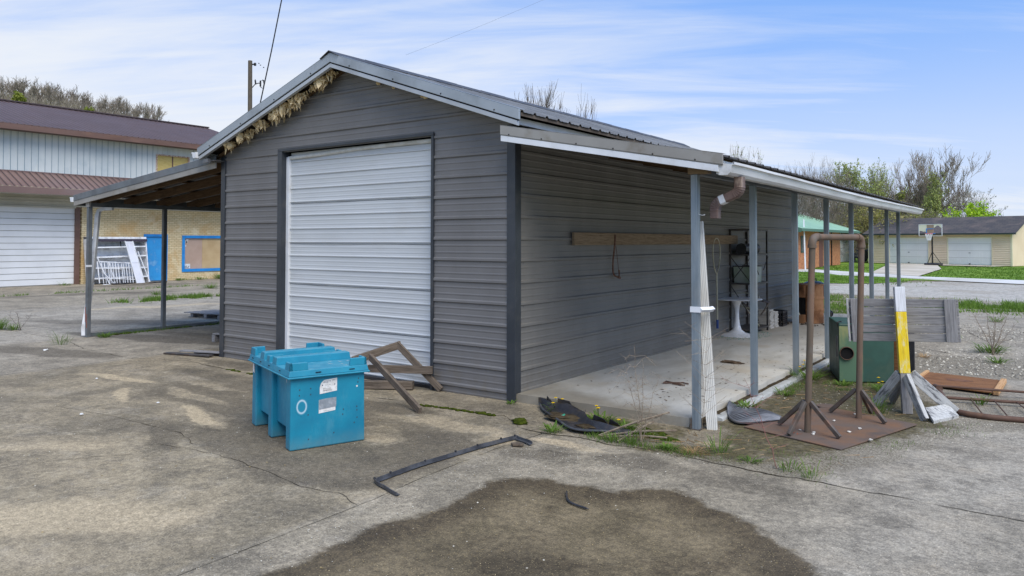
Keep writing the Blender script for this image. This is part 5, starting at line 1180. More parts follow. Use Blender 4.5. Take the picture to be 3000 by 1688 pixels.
# blue door
mb = MB(); mb.box(FX - .05, FX + .03, 9.96, 10.08, 0.0, 1.94); mb.box(FX - .05, FX + .03, 10.86, 10.98, 0, 1.94); mb.box(FX - .05, FX + .028, 10.08, 10.86, 1.84, 1.94); bobj(mb, 'door_frame', M_bluef)
mb = MB(); mb.box(FX - .09, FX - .05, 10.08, 10.86, .02, 1.84); bd = bobj(mb, 'blue_door', M_blue)
mb = MB()
for y0 in (10.16, 10.51):
    for z0, z1 in ((.20, .72), (.85, 1.38), (1.50, 1.72)):
        mb.box(FX - .051, FX - .044, y0, y0 + .26, z0, z0 + .018); mb.box(FX - .051, FX - .044, y0, y0 + .26, z1 - .018, z1); mb.box(FX - .051, FX - .0435, y0, y0 + .018, z0, z1); mb.box(FX - .051, FX - .0435, y0 + .242, y0 + .26, z0, z1)
bobj(mb, 'panel_moulding', M_blue, bd)
mb = MB().tube([(FX - .03, 10.12, .86), (FX - .0, 10.12, .92), (FX - .0, 10.12, 1.04), (FX - .03, 10.12, 1.10)], .012, 6); bobj(mb, 'handle', M_dkmetal, bd)
# boarded window
mb = MB(); mb.box(FX - .05, FX + .03, 11.64, 11.76, .34, 1.90); mb.box(FX - .05, FX + .03, 14.08, 14.2, .34, 1.90); mb.box(FX - .05, FX + .028, 11.76, 14.08, 1.78, 1.90); mb.box(FX - .05, FX + .045, 11.76, 14.08, .34, .46); wf = bobj(mb, 'blue_window_frame', M_bluef)
mb = MB().box(FX - .10, FX - .06, 11.76, 12.62, .46, 1.78); bobj(mb, 'pink_board', M_board1, wf); mb = MB().box(FX - .10, FX - .058, 12.625, 14.08, .46, 1.78); bobj(mb, 'tan_board', M_board2, wf)
mb = MB()
for y, z, a, b_ in ((11.78, .48, .28, .20), (11.80, 1.58, .10, .09), (11.86, 1.68, .10, .07), (11.84, 1.58, .10, .07), (11.79, 1.42, .08, .06)): mb.add([(FX - .055, y, z), (FX - .055, y + a, z), (FX - .055, y + a, z + b_), (FX - .055, y, z + b_)], [(0, 1, 2, 3)])
bobj(mb, 'window_notice', M_stick, wf)
mb = MB()
for y, z, a in ((11.80, .56, .12), (11.96, .555, .06), (11.80, .50, .2), (11.82, 1.71, .03), (11.9, 1.60, .03)): mb.add([(FX - .0535, y, z), (FX - .0535, y + a, z), (FX - .0535, y + a, z + .022), (FX - .0535, y, z + .022)], [(0, 1, 2, 3)])
bobj(mb, 'notice_print', M_inkk, wf)
# awning roof
AXE = -24.55
mb = MB(); mb.grid([[(FX + .01, y, 4.16 + o), (AXE, y, 3.55 + o)] for y, o in rib_profile(Y0, Y1, .2286, 0, hw=.03, tw=.014, h=.02, minor=0)]); bobj(mb, 'awning_roof', M_brownroof)
mb = MB()
for i in range(int((Y1 - Y0) / .2286)):
    y = Y0 + .0 + i * .2286 + .035; mb.add([(FX + .02, y - .016, 4.184), (FX + .02, y + .016, 4.184), (AXE, y + .016, 3.574), (AXE, y - .016, 3.574)], [(0, 3, 2, 1)])
bobj(mb, 'awning_rib', M_brownrib)
mb = MB(); mb.box(AXE - .02, AXE + .01, Y0, Y1, 3.32, 3.545); bobj(mb, 'awning_fascia', M_brownroof); mb = MB(); mb.box(FX, AXE - .02, Y0, Y1, 3.335, 3.35); bobj(mb, 'awning_soffit', M_olive)
mb = MB(); mb.box(FX + .0, FX + .04, Y0, Y1, 4.15, 4.20); bobj(mb, 'awning_flashing', M_brownroof)
# upper wall with vertical ribs, with the window opening
rp = rib_profile(Y0, Y1, .2286, 0, hw=.020, tw=.008, h=.014, minor=0)
UW0, UW1, UZ0, UZ1 = 10.50, 11.90, 4.50, 5.24
mb = MB(); x_ = FX - .02
ys_ = dict(rp)
for q in (UW0, UW1): ys_[q] = 0
ys_ = sorted(ys_.items())
for (y0_, o0), (y1_, o1) in zip(ys_, ys_[1:]):
    for z0, z1 in (((4.15, UZ0), (UZ1, 5.66)) if UW0 <= (y0_ + y1_) / 2 <= UW1 else ((4.15, 5.66),)):
        mb.add([(x_ + o0, y0_, z0), (x_ + o1, y1_, z0), (x_ + o1, y1_, z1), (x_ + o0, y0_, z1)], [(0, 1, 2, 3)])
bobj(mb, 'upper_siding', M_lblue)
mb = MB()
for y, o_ in rp:
    if o_ > 0 and not (UW0 - .05 < y < UW1 + .05): mb.box(x_ + .002, x_ + .0085, y + .006, y + .023, 4.16, 5.64)
bobj(mb, 'siding_rib_shade', pm('siding_shadow_line', lin(120, 140, 150), None, rough=.6))  # shade beside each siding rib drawn as darker strips
mb = MB(); mb.box(x_ - .08, x_ + .03, UW0 - .05, UW0, UZ0, UZ1 + .05); mb.box(x_ - .08, x_ + .03, UW1, UW1 + .05, UZ0, UZ1 + .05); mb.box(x_ - .08, x_ + .03, UW0, UW1, UZ1, UZ1 + .05); mb.box(x_ - .08, x_ + .03, UW0, UW1, UZ0 - .05, UZ0)
uf = bobj(mb, 'upper_window_frame', M_rawframe)
mb = MB(); mb.box(x_ - .09, x_ - .05, UW0, 11.18, UZ0, UZ1); mb.box(x_ - .09, x_ - .05, 11.22, UW1, UZ0, UZ1); bobj(mb, 'blind', M_blind, uf); mb = MB().box(x_ - .09, x_ - .02, 11.18, 11.22, UZ0, UZ1); bobj(mb, 'mullion', M_brownfas, uf)
# roof
EX, EZ, RX_, RZ_ = -25.2, 5.80, -31.0, 7.50
mb = MB(); rr = rib_profile(Y0, Y1 + .15, .2286, 0, hw=.03, tw=.014, h=.024, minor=0)
mb.grid([[(RX_, y, RZ_ + o), (EX, y, EZ + o)] for y, o in rr]); mb.grid([[(2 * RX_ - EX, y, EZ + o), (RX_, y, RZ_ + o)] for y, o in rr]); bobj(mb, 'roof', M_brownroof)
mb = MB(); sl_ = (RZ_ - EZ) / (RX_ - EX)
for i in range(int((Y1 - Y0) / .2286) + 1):
    y = Y0 + i * .2286 + .034; mb.add([(RX_, y - .030, RZ_ + .028), (RX_, y + .030, RZ_ + .028), (EX, y + .030, EZ + .028), (EX, y - .030, EZ + .028)], [(0, 3, 2, 1)])
bobj(mb, 'roof_rib', M_brownrib)
mb = MB(); mb.box(RX_ - .18, RX_ + .18, Y0, Y1 + .15, RZ_ - .0, RZ_ + .05); bobj(mb, 'ridge_cap', M_brownrib)
mb = MB(); mb.box(EX - .03, EX - .002, Y0, Y1 + .1, 5.60, 5.795); bobj(mb, 'eave_fascia', M_brownfas); mb = MB().box(FX - .02, EX - .03, Y0, Y1 + .1, 5.62, 5.64); bobj(mb, 'eave_soffit', M_brownfas)
mb = MB(); prism_y(mb, [(-36.2, 0), (FX - .26, 0), (FX - .26, 5.6), (RX_, RZ_ - .06), (-36.2, 5.6)], Y1 - .1, Y1 - .02); bobj(mb, 'gable_wall', M_lblue); mb = MB().box(-36.2, FX - .26, Y0, Y0 + .1, 0, 5.6); bobj(mb, 'gable_wall', M_lblue)

# white display shelving leaning on the brick
t_ = thing('display_cabinet', 'big white metal display shelf unit tilted against the tan brick wall beside the blue door', 'shelving', (-25.25, 8.6, 0), 0)
def tilt(x, y, z): return (x - z * .17, y, z + .02)   # leans back on the wall
def tb(mb, x0, x1, y0, y1, z0, z1): mb.add([tilt(x, y, z) for x in (x0, x1) for y in (y0, y1) for z in (z0, z1)], [(0, 1, 3, 2), (4, 6, 7, 5), (0, 4, 5, 1), (2, 3, 7, 6), (0, 2, 6, 4), (1, 5, 7, 3)])
M_wm = pm('chipped_white_steel', lin(228, 230, 232), lin(206, 208, 210), 4, .45, 0, dirt=lin(130, 126, 122), dirtscale=4, dirtamt=.4)
mb = MB(); tb(mb, -.25, .30, -1.02, -.98, 0, 1.78); tb(mb, -.25, .30, 1.13, 1.17, 0, 1.78); mb.obj('side_panel', M_wm, t_); mb = MB(); tb(mb, -.25, -.22, -.98, 1.13, 0, 1.78); mb.obj('back_panel', M_wm, t_)
mb = MB(); tb(mb, -.22, .34, -1.02, 1.15, 1.72, 1.80); mb.obj('top_panel', M_wm, t_); mb = MB(); tb(mb, .345, .36, -1.02, 1.17, 1.62, 1.72); mb.obj('dark_stripe', pm('navy_strip', lin(58, 50, 62), None), t_)
for z, dz in ((.18, .02), (.58, -.03), (.98, .05), (1.36, .04)): mb = MB(); mb.add([tilt(x, y, zz1 + (dz if y > 0 else 0)) for x in (-.21, .29) for y in (-.97, 1.12) for zz1 in (z, z + .05)], [(0, 1, 3, 2), (4, 6, 7, 5), (0, 4, 5, 1), (2, 3, 7, 6), (0, 2, 6, 4), (1, 5, 7, 3)]); mb.obj('shelf', M_wm, t_)
mb = MB(); tb(mb, .25, .28, .12, .16, 1.42, 1.66); mb.obj('shelf_post', M_dkmetal, t_)
t_ = thing('barred_gate', 'white barred metal gate leaning on the big white shelf unit', 'gate', (-24.62, 8.2, 0)); t_.rotation_euler = (R(-4), 0, R(-4))
def tb2(mb, y0, y1, z0, z1, x0=0, x1=.02): mb.add([(x - z * .16, y + z * -.12, z + .03) for x in (x0, x1) for y in (y0, y1) for z in (z0, z1)], [(0, 1, 3, 2), (4, 6, 7, 5), (0, 4, 5, 1), (2, 3, 7, 6), (0, 2, 6, 4), (1, 5, 7, 3)])
mb = MB(); tb2(mb, -.55, .85, .80, .83, -.005, .03); tb2(mb, -.55, .85, .18, .205, .021, .03); tb2(mb, -.55, -.52, 0, .83, -.004, .027); tb2(mb, .82, .85, 0, .83, -.004, .027); tb2(mb, -.30, .28, .56, .575, .021, .028); mb.obj('gate_frame', M_wm, t_)
for k in range(12): mb = MB(); tb2(mb, -.40 + k * .10 + (.03 if k % 5 == 2 else 0), -.375 + k * .10 + (.03 if k % 5 == 2 else 0), 0, .80); mb.obj('bar', M_wm, t_)
for a_, b_, lab in (((-24.45, 7.95, .03), (-24.75, 7.62, 1.05), 'thin white strip leaning at the left of the barred gate'), ((-24.5, 9.55, .03), (-24.9, 9.25, 1.25), 'thin white strip leaning by the blue door edge')): tag(beam('white_strip', a_, b_, .06, .02, M_wm), lab, 'strip')
t_ = thing('leaning_panel', 'narrow white metal door panel leaning in front of the white shelf unit', 'panel', (-24.5, 9.0, 0))
def tb3(mb, y0, y1, z0, z1, x0, x1): mb.add([(x - z * .2, y - z * .20, z + .02) for x in (x0, x1) for y in (y0, y1) for z in (z0, z1)], [(0, 1, 3, 2), (4, 6, 7, 5), (0, 4, 5, 1), (2, 3, 7, 6), (0, 2, 6, 4), (1, 5, 7, 3)])
mb = MB(); tb3(mb, .03, .30, 0, 1.62, 0, .012); tb3(mb, .03, .30, .80, .82, .012, .022); mb.obj('panel', pm('panel_grey_white', lin(206, 208, 216), lin(220, 222, 226), 1, .4, 0, dirt=lin(110, 84, 64), dirtscale=1.4), t_); mb = MB(); tb3(mb, 0, .03, 0, 1.64, -.004, .03); tb3(mb, .30, .33, 0, 1.64, -.004, .03); mb.obj('edge_rail', M_wm, t_)
t_ = thing('folded_legs', 'white metal tube bracket standing at the left foot of the shelf unit', 'bracket', (-24.45, 7.75, 0))
mb = MB().tube([(0, -.05, .02), (0, .42, .02), (-.10, .20, .85)], .018, 6); mb.tube([(0, .36, .05), (-.06, -.06, .52)], .016, 6); mb.obj('tube', M_wm, t_)
for k, (x, y, l_, a, lab) in enumerate(((-24.3, 8.35, .8, 1.55, 'dark flat bar lying below the white barred gate'), (-24.2, 9.7, .7, 1.6, 'dark flat bar lying on the concrete in front of the blue door'), (-23.9, 8.9, 1.0, 1.85, 'brown thin board lying in front of the white barred gate'))):
    d = Vector((math.cos(a), math.sin(a), 0)) * l_ / 2; o = beam('flat_bar', Vector((x, y, .04)) - d, Vector((x, y, .04)) + d, .12, .05 if k < 2 else .02, M_black if k < 2 else M_wbrown); tag(o, lab, 'bar')

# =================================================================== GARAGES, far right
gar = thing('double_garage', 'long low beige clapboard garage with dark shingle roof and two white doors', 'garage', (-7.1, 58.2, 0), math.atan2(-3.15, 9.6))
GL = 9.78; G0 = -.27
M_shing = None
m, t, b = newmat('dark_shingles'); v = t.node('ShaderNodeTexCoord').outputs['Object']
s3 = t.node('ShaderNodeSeparateXYZ'); t.put(s3.inputs[0], v); cb = t.node('ShaderNodeCombineXYZ'); t.put(cb.inputs[0], s3.outputs[0]); t.put(cb.inputs[1], t.math('MULTIPLY', s3.outputs[2], 2.2))
bt = t.node('ShaderNodeTexBrick'); t.put(bt.inputs['Vector'], cb.outputs[0]); bt.inputs['Scale'].default_value = 1; bt.inputs['Brick Width'].default_value = .5; bt.inputs['Row Height'].default_value = .20; bt.inputs['Mortar Size'].default_value = .012
bt.inputs['Color1'].default_value = (*lin(90, 86, 84), 1); bt.inputs['Color2'].default_value = (*lin(76, 75, 77), 1); bt.inputs['Mortar'].default_value = (*lin(66, 64, 66), 1)
c = t.mix(t.math('MULTIPLY', t.sstep(t.noise(v, .9, 6, .7), .45, .7), .5), bt.outputs['Color'], lin(116, 104, 98)); t.put(b.inputs['Base Color'], c); b.inputs['Roughness'].default_value = .95; b.inputs['Specular IOR Level'].default_value = .2
M_shing = m
D1 = (1.37, 4.27); D2 = (5.64, 8.51); GH = 1.95
segs = [(G0, D1[0]), (D1[1], D2[0]), (D2[1], GL)]
mb = MB()
z = 0.0
while z < 2.24:
    z1 = z + .125
    for a, b_ in (segs if z < GH else [(G0, GL)]): mb.add([(a, -.030, z + .022), (b_, -.030, z + .022), (b_, -.004, z1), (a, -.004, z1)], [(0, 1, 2, 3)]); mb.add([(a, .0, z), (b_, .0, z), (b_, -.030, z + .022), (a, -.030, z + .022)], [(0, 1, 2, 3)])
    z = z1
mb.obj('clapboard_wall', M_vinyl, gar)
mb = MB(); mb.box(GL - .03, GL, .01, 5, 0, 2.28).box(G0, G0 + .03, .01, 5, 0, 2.28).box(G0 + .03, GL - .03, 4.97, 5, 0, 2.28); mb.add([(G0, .01, 2.28), (G0, 5, 2.28), (G0, 2.5, 3.35)], [(0, 1, 2)]); mb.add([(GL, .01, 2.28), (GL, 5, 2.28), (GL, 2.5, 3.35)], [(0, 2, 1)]); mb.obj('side_wall', M_vinyl, gar)
M_tb = pm('trim_beige', lin(226, 216, 184), lin(216, 204, 172), 1, .6)
for a in (GL - .10, G0 - .02): MB().box(a, a + .12, -.045, .04, 0, 2.24).obj('corner_board', M_tb, gar)
for a, b_ in (D1, D2): MB().box(a - .06, a, -.045, .04, 0, GH + .07).box(b_, b_ + .06, -.045, .04, 0, GH + .07).box(a, b_, -.043, .04, GH, GH + .07).obj('door_surround', M_tb, gar)
ez, rz_ = 2.27, 3.50
mb = MB(); mb.add([(-.55, -.42, ez), (GL + .38, -.42, ez), (GL + .28, 2.5, rz_), (-.35, 2.5, rz_)], [(0, 1, 2, 3)]); mb.add([(-.35, 5.42, ez), (GL + .38, 5.42, ez), (GL + .22, 2.5, rz_), (-.2, 2.5, rz_)], [(3, 2, 1, 0)])
o = mb.obj('roof', M_shing, gar); md = o.modifiers.new('s', 'SOLIDIFY'); md.thickness = .04
MB().box(-.56, GL + .39, -.45, -.425, ez - .11, ez - .0).obj('eave_fascia', pm('dark_green_fascia', lin(52, 66, 62), lin(44, 54, 56), 1, .6), gar); MB().box(-.3, GL + .3, -.42, -.02, ez - .06, ez - .05).obj('soffit', M_taupe, gar)
for n_, (a, b_) in enumerate((D1, D2)):
    mb = MB().box(a, b_, .03, .06, .03, GH); gd_ = mb.obj('garage_door', M_gdoor, gar)
    mb = MB(); cw = (b_ - a) / 4
    for r_ in range(4):
        for c_ in range(4):
            x0_, z0_ = a + c_ * cw + .07, .08 + r_ * .49
            mb.box(x0_, x0_ + cw - .14, .019, .031, z0_, z0_ + .025).box(x0_, x0_ + cw - .14, .019, .031, z0_ + .34, z0_ + .365).box(x0_, x0_ + .02, .019, .031, z0_, z0_ + .36).box(x0_ + cw - .16, x0_ + cw - .14, .019, .031, z0_, z0_ + .36)
    mb.obj('panel_moulding', M_gdoor, gd_)
    mb = MB()
    for r_ in (1, 2, 3): mb.box(a, b_, .0275, .0298, .03 + r_ * .4975, .045 + r_ * .4975)
    mb.obj('section_joint', M_olive, gd_); MB().box((a + b_) / 2 - .04, (a + b_) / 2 + .04, .0, .03, .06, .13).box((a + b_) / 2 - .06, (a + b_) / 2 + .06, .0, .03, .86, .89).obj('handle', M_dkmetal, gd_)
# basketball hoop
t_ = thing('basketball_hoop', 'portable basketball hoop with broken backboard between the two white garage doors', 'basketball hoop', (-2.38, 53.9, .03), math.atan2(-3.15, 9.6))
mb = MB(); mb.box(-.5, .5, -.35, .35, 0, .14); mb.obj('base', M_black, t_, bevel=.05)
MB().tube([(.0, -.15, .1), (.02, -.2, 2.75)], .055, 8).obj('pole', M_dkmetal, t_)
MB().tube([(-.45, .1, .12), (0, -.16, .95)], .022, 5).obj('stay', M_dkmetal, t_); MB().tube([(.45, .1, .12), (0, -.16, .95)], .022, 5).obj('stay', M_dkmetal, t_)
mb = MB(); zz0, zz1 = 2.02, 2.86
mb.box(-.79, .79, -.42, -.38, zz0, zz0 + .035).box(-.79, .79, -.42, -.38, zz1 - .035, zz1).box(-.79, -.755, -.42, -.38, zz0, zz1).box(.755, .79, -.42, -.38, zz0, zz1); mb.obj('backboard_frame', M_white, t_)
m_bb = pm('backboard_cream', lin(226, 224, 196), None, rough=.5)
mb = MB(); jag = [(-.755, 2.36), (-.69, 2.40), (-.55, 2.38), (-.46, 2.33), (-.36, 2.36), (-.30, 2.30), (-.24, 2.30), (-.24, zz1 - .035), (-.755, zz1 - .035)]
mb.add([(x, -.40, z) for x, z in jag], [tuple(range(len(jag)))]); jag2 = [(.24, 2.60), (.33, 2.66), (.42, 2.74), (.56, 2.76), (.60, 2.70), (.68, 2.62), (.755, 2.60), (.755, zz1 - .035), (.24, zz1 - .035)]
mb.add([(x, -.40, z) for x, z in jag2], [tuple(range(len(jag2)))]); mb.obj('broken_backboard', m_bb, t_)
MB().box(-.24, .22, -.41, -.395, 2.22, zz1 - .04).obj('mount_plate', pm('brown_mount', lin(150, 134, 112), lin(170, 140, 116), 4, .8), t_)
MB().box(-.27, -.22, -.43, -.412, 2.18, 2.56).box(-.22, .22, -.43, -.412, 2.51, 2.56).box(-.27, .34, -.43, -.412, 2.18, 2.22).obj('blue_square', M_bluef, t_)
mb = MB(); mb.tube([(.02 + .23 * math.cos(a), -.68 + .23 * math.sin(a), 2.19) for a in [k * math.pi / 10 for k in range(21)]], .016, 5); mb.obj('rim', pm('rim_red', lin(226, 120, 110), None), t_)
mb = MB()
for k in range(12):
    a = k * math.pi / 6
    for s in (1, -1): mb.tube([(.02 + .23 * math.cos(a), -.68 + .23 * math.sin(a), 2.18), (.02 + .17 * math.cos(a + s * .26), -.68 + .17 * math.sin(a + s * .26), 1.95), (.02 + .11 * math.cos(a + s * .52), -.68 + .11 * math.sin(a + s * .52), 1.72)], .011, 4)
mb.obj('net', M_white, t_)
# car nose peeping past the garage end
t_ = thing('parked_car', 'dark car nose just visible at the left end of the beige garage', 'car', (-8.2, 60.8, 0), .3)
mb = MB(); prof_ = [(-.85, .3), (-.85, .75), (-.6, .95), (.2, 1.0), (.7, 1.38), (2.2, 1.42), (2.9, 1.0), (3.4, .95), (3.4, .3)]
n = len(prof_); mb.add([(x, -.8, z) for x, z in prof_] + [(x, .8, z) for x, z in prof_], [tuple(range(n)), tuple(range(2 * n - 1, n - 1, -1))] + [((i + 1) % n, i, n + i, n + (i + 1) % n) for i in range(n)]); mb.obj('body', pm('car_dark', lin(52, 58, 66), None, rough=.25), t_, bevel=.08, fix=True)
for x in (-.1, 2.6):
    for y in (-.82, .66): MB().tube([(x, y, .32), (x, y + .16, .32)], .31, 16).obj('wheel', M_black, t_)
MB().box(-.865, -.83, -.7, -.45, .6, .74).obj('headlight', M_white, t_); MB().box(-.865, -.83, .45, .7, .6, .74).obj('headlight', M_white, t_)
# board fence on the slope
t_ = thing('board_fence', 'weathered grey green board fence in the grass beyond the right end of the garage', 'fence', (6, 74, .1))
mb = MB()
for k in range(110): x = -3.2 + k * .15; mb.box(x, x + .135, k * -.02, k * -.02 + .02, 0, 1.55 + .02 * math.sin(k * 3.3))
mb.obj('boards', pm('fence_grey_green', lin(122, 138, 134), lin(102, 118, 114), 3, .8), t_)
for k in range(7): MB().box(-3.1 + k * 2.6, -3.0 + k * 2.6, .05 - k * .34, .12 - k * .34, 0, 1.5).obj('fence_post', M_wgrey, t_)

# =================================================================== GREEN ROOFED HOUSE
hs = thing('green_roof_house', 'low orange brick house with a pale green metal roof and a white siding end', 'house', (-9.0, 45, 0)); ho = Vector((9, -45, 0))
def hobj(mb, name, mat, parent=None, **k):
    o = mb.obj(name, mat, **k); o.parent = parent or hs; o.matrix_parent_inverse = Matrix.Translation(ho) if parent is None else Matrix.Identity(4); return o
m, t, b = newmat('orange_brick'); v = t.node('ShaderNodeTexCoord').outputs['Object']
s3 = t.node('ShaderNodeSeparateXYZ'); t.put(s3.inputs[0], v); cb = t.node('ShaderNodeCombineXYZ'); t.put(cb.inputs[0], t.math('ADD', s3.outputs[1], s3.outputs[0])); t.put(cb.inputs[1], s3.outputs[2])
bt = t.node('ShaderNodeTexBrick'); t.put(bt.inputs['Vector'], cb.outputs[0]); bt.inputs['Scale'].default_value = 1; bt.inputs['Brick Width'].default_value = .22; bt.inputs['Row Height'].default_value = .08; bt.inputs['Mortar Size'].default_value = .008
bt.inputs['Color1'].default_value = (*lin(196, 130, 88), 1); bt.inputs['Color2'].default_value = (*lin(168, 102, 68), 1); bt.inputs['Mortar'].default_value = (*lin(170, 130, 100), 1); t.put(b.inputs['Base Color'], bt.outputs['Color']); b.inputs['Roughness'].default_value = .85
M_obrick = m
HX = -7.75
mb = MB().box(-16, HX, 38.6, 44.5, 0, 2.35).box(-16, HX - .35, 45.4, 52.0, 0, 2.45); hobj(mb, 'brick_wall', M_obrick)
mb = MB().box(-16, HX + .01, 44.5, 45.4, 0, 2.45); hobj(mb, 'brown_recess', pm('brown_recess', lin(110, 72, 62), None, rough=.8))
mb = MB().box(-16, -9.6, 52.0, 62, 0, 2.5)
for k in range(20): mb.box(-9.6, -9.58, 52.0, 62, .02 + k * .12, .10 + k * .12)
hobj(mb, 'white_siding', M_white)
for y in (40.2, 47.5): mb = MB().box(HX - (.02 if y < 45 else .37), HX + (.03 if y < 45 else -.32), y, y + .9, 1.0, 2.0); wq = hobj(mb, 'window', M_dgreen); mb = MB().box(HX - (.02 if y < 45 else .37), HX + (.035 if y < 45 else -.315), y + .1, y + .8, 1.08, 1.92); hobj(mb, 'pane', M_glass, wq)
mb = MB().box(HX - .34, HX - .28, 46.6, 46.68, 0, 2.4).box(HX - .34, HX - .28, 49.2, 49.28, 0, 2.4); hobj(mb, 'porch_pole', M_dkmetal)
mb = MB(); mb.add([(-7.05, 37.8, 2.42), (-7.05, 53.5, 2.42), (-11.2, 53.5, 3.75), (-11.2, 37.8, 3.75)], [(0, 1, 2, 3)]); mb.add([(-15.3, 37.8, 2.42), (-15.3, 53.5, 2.42), (-11.2, 53.5, 3.75), (-11.2, 37.8, 3.75)], [(3, 2, 1, 0)]); mb.add([(-8.6, 53.5, 2.44), (-8.6, 62.6, 2.44), (-11.2, 60, 3.3), (-11.2, 53.5, 3.3)], [(0, 1, 2, 3)])
o = hobj(mb, 'roof', M_groof); md = o.modifiers.new('s', 'SOLIDIFY'); md.thickness = .05
mb = MB()
for k in range(34): y = 37.9 + k * .46; mb.box(-7.3, -7.28, y, y + .02, 2.5, 2.5)
for k in range(34):
    y = 37.95 + k * .46; mb.add([(-7.05, y, 2.445), (-7.05, y + .05, 2.445), (-11.2, y + .05, 3.775), (-11.2, y, 3.775)], [(0, 1, 2, 3)])
hobj(mb, 'roof_rib', pm('green_rib', lin(96, 146, 112), None, rough=.5))
mb = MB().box(-7.08, -7.04, 37.8, 53.5, 2.26, 2.42).box(-15.2, -7.08, 37.8, 37.84, 2.2, 2.4); mb.add([(-7.05, 37.79, 2.25), (-7.05, 37.79, 2.42), (-11.2, 37.79, 3.75), (-11.2, 37.79, 3.58)], [(0, 1, 2, 3)]); hobj(mb, 'fascia', pm('dark_green_trim', lin(76, 110, 94), None, rough=.6))
t_ = thing('white_plank', 'long white board leaning on the end of the green roofed house', 'board', (-7.3, 39.0, 0)); beam('plank', (-.05, .4, 2.95), (.25, -.5, .02), .14, .05, M_whitew, t_, (1, 0, 0))
# wind chime like dark hanger by the eave
t_ = thing('hanging_lantern', 'small dark lantern hanging under the far corner of the green roof', 'lantern', (-8.7, 58.0, 1.55)); MB().tube([(0, 0, .9), (0, 0, .5)], .02, 5).tube([(0, 0, .5), (0, 0, .1)], .09, 6).obj('lantern_body', M_dkmetal, t_)

# =================================================================== TREES
def make_tree(seed, h, spread, trunk_r, levels=5, nb=4, leaf=0, leafsize=.14, leafmat=None, barkmat=None, twig=.016, upb=.45, splits=.33, base=.25, leaf_frac=.6, name='bare_tree', lean=0, multi=1):
    rng = random.Random(seed); mb = MB(); lf = MB()
    def grow(p, d, L, r, lev):
        n = 4 if lev < 2 else 3; pts_ = [p]; rs = [r]; q = p.copy(); dd = d.copy()
        ends = []
        for i in range(n):
            dd = (dd + Vector((rng.gauss(0, .12), rng.gauss(0, .12), rng.gauss(0, .06) + upb * .10))).normalized(); q = q + dd * L / n; pts_.append(q.copy()); rs.append(max(twig * .6, r * (1 - .62 * (i + 1) / n)))
            ends.append((q.copy(), dd.copy(), rs[-1]))
        mb.tube(pts_, rs, 5 if lev < 2 else 3, cap=False)
        if lev >= levels:
            if leaf:
                for k in range(leaf):
                    if rng.random() > leaf_frac: continue
                    c = pts_[rng.randrange(1, len(pts_))] + Vector((rng.gauss(0, .08), rng.gauss(0, .08), rng.gauss(0, .08))); a = Vector((rng.gauss(0, 1), rng.gauss(0, 1), rng.gauss(0, 1))).normalized(); b_ = a.cross(Vector((rng.gauss(0, 1), rng.gauss(0, 1), 1))).normalized(); s = leafsize * rng.uniform(.5, 1.2)
                    lf.add([c - a * s * .5, c + b_ * s * .35, c + a * s * .5, c - b_ * s * .35], [(0, 1, 2, 3)])
            return
        for k in range(nb + (1 if lev < 2 else 0)):
            i = rng.randrange(0 if lev else 1, n); c, cd_, cr = ends[i]
            ang = rng.uniform(.35, .95) * (1.15 if lev == 0 else 1); ph = rng.uniform(0, 6.283); s = cd_.orthogonal().normalized(); s2 = cd_.cross(s)
            nd = (cd_ * math.cos(ang) + (s * math.cos(ph) + s2 * math.sin(ph)) * math.sin(ang) * spread + Vector((0, 0, upb * .35))).normalized()
            grow(c, nd, L * rng.uniform(.5, .8), max(twig, cr * .62), lev + 1)
        grow(ends[-1][0], ends[-1][1], L * .7, max(twig, ends[-1][2]), lev + 1)
    for k in range(multi):
        a = rng.uniform(0, 6.28); d = Vector((math.cos(a) * .25 * (multi > 1) + lean, math.sin(a) * .25 * (multi > 1), 1)).normalized()
        grow(Vector((0, 0, -.1)), d, h * splits, trunk_r / (1 if multi == 1 else 1.5), 0)
    # scale to the wanted height
    zmax = max(v[2] for v in mb.v); k = h / zmax
    mb.v = [(x * k, y * k, z * k) for x, y, z in mb.v]; lf.v = [(x * k, y * k, z * k) for x, y, z in lf.v]
    return mb, lf
PROTO = {}
def tree(key, loc, label, group=None, s=1.0, rz=0.0, name='bare_tree', cat='tree', sx=1.0, **kw):
    if key not in PROTO:
        mb, lf = make_tree(**kw)
        PROTO[key] = (mb.mesh('trunk_and_branches', kw.get('barkmat') or M_bark), lf.mesh('leaves', kw['leafmat']) if lf.v else None)
    t0 = thing(name, label, cat, loc, rz, group); t0.scale = (s * sx, s * sx, s)
    tr_, le_ = PROTO[key]; o = bpy.data.objects.new('branches', tr_); C.objects.link(o); o.parent = t0
    if le_: o = bpy.data.objects.new('foliage', le_); C.objects.link(o); o.parent = t0
    return t0
_cf = Vector((-math.sin(R(35.7036)) * math.cos(R(1.5254)), math.cos(R(35.7036)) * math.cos(R(1.5254)), math.sin(R(1.5254))))
_cr = Vector((math.cos(R(35.7036)), math.sin(R(35.7036)), 0)); _cl = Vector((4.5589, -6.3922, 1.66))
def spot(px, dist):   # a bearing and a distance from the viewpoint, given as ground coordinates
    d = _cf + _cr * ((px - 1500) / 2213.1); p = _cl + d * dist; return p.x, p.y
def htop(py, dist): return 1.66 + (707.4 - py) / 2213.1 * dist
G1 = 'bare and budding trees behind the garages'
bare = dict(seed=3, h=10, spread=1.0, trunk_r=.12, levels=5, nb=3, twig=.011, upb=.7, barkmat=M_bark)
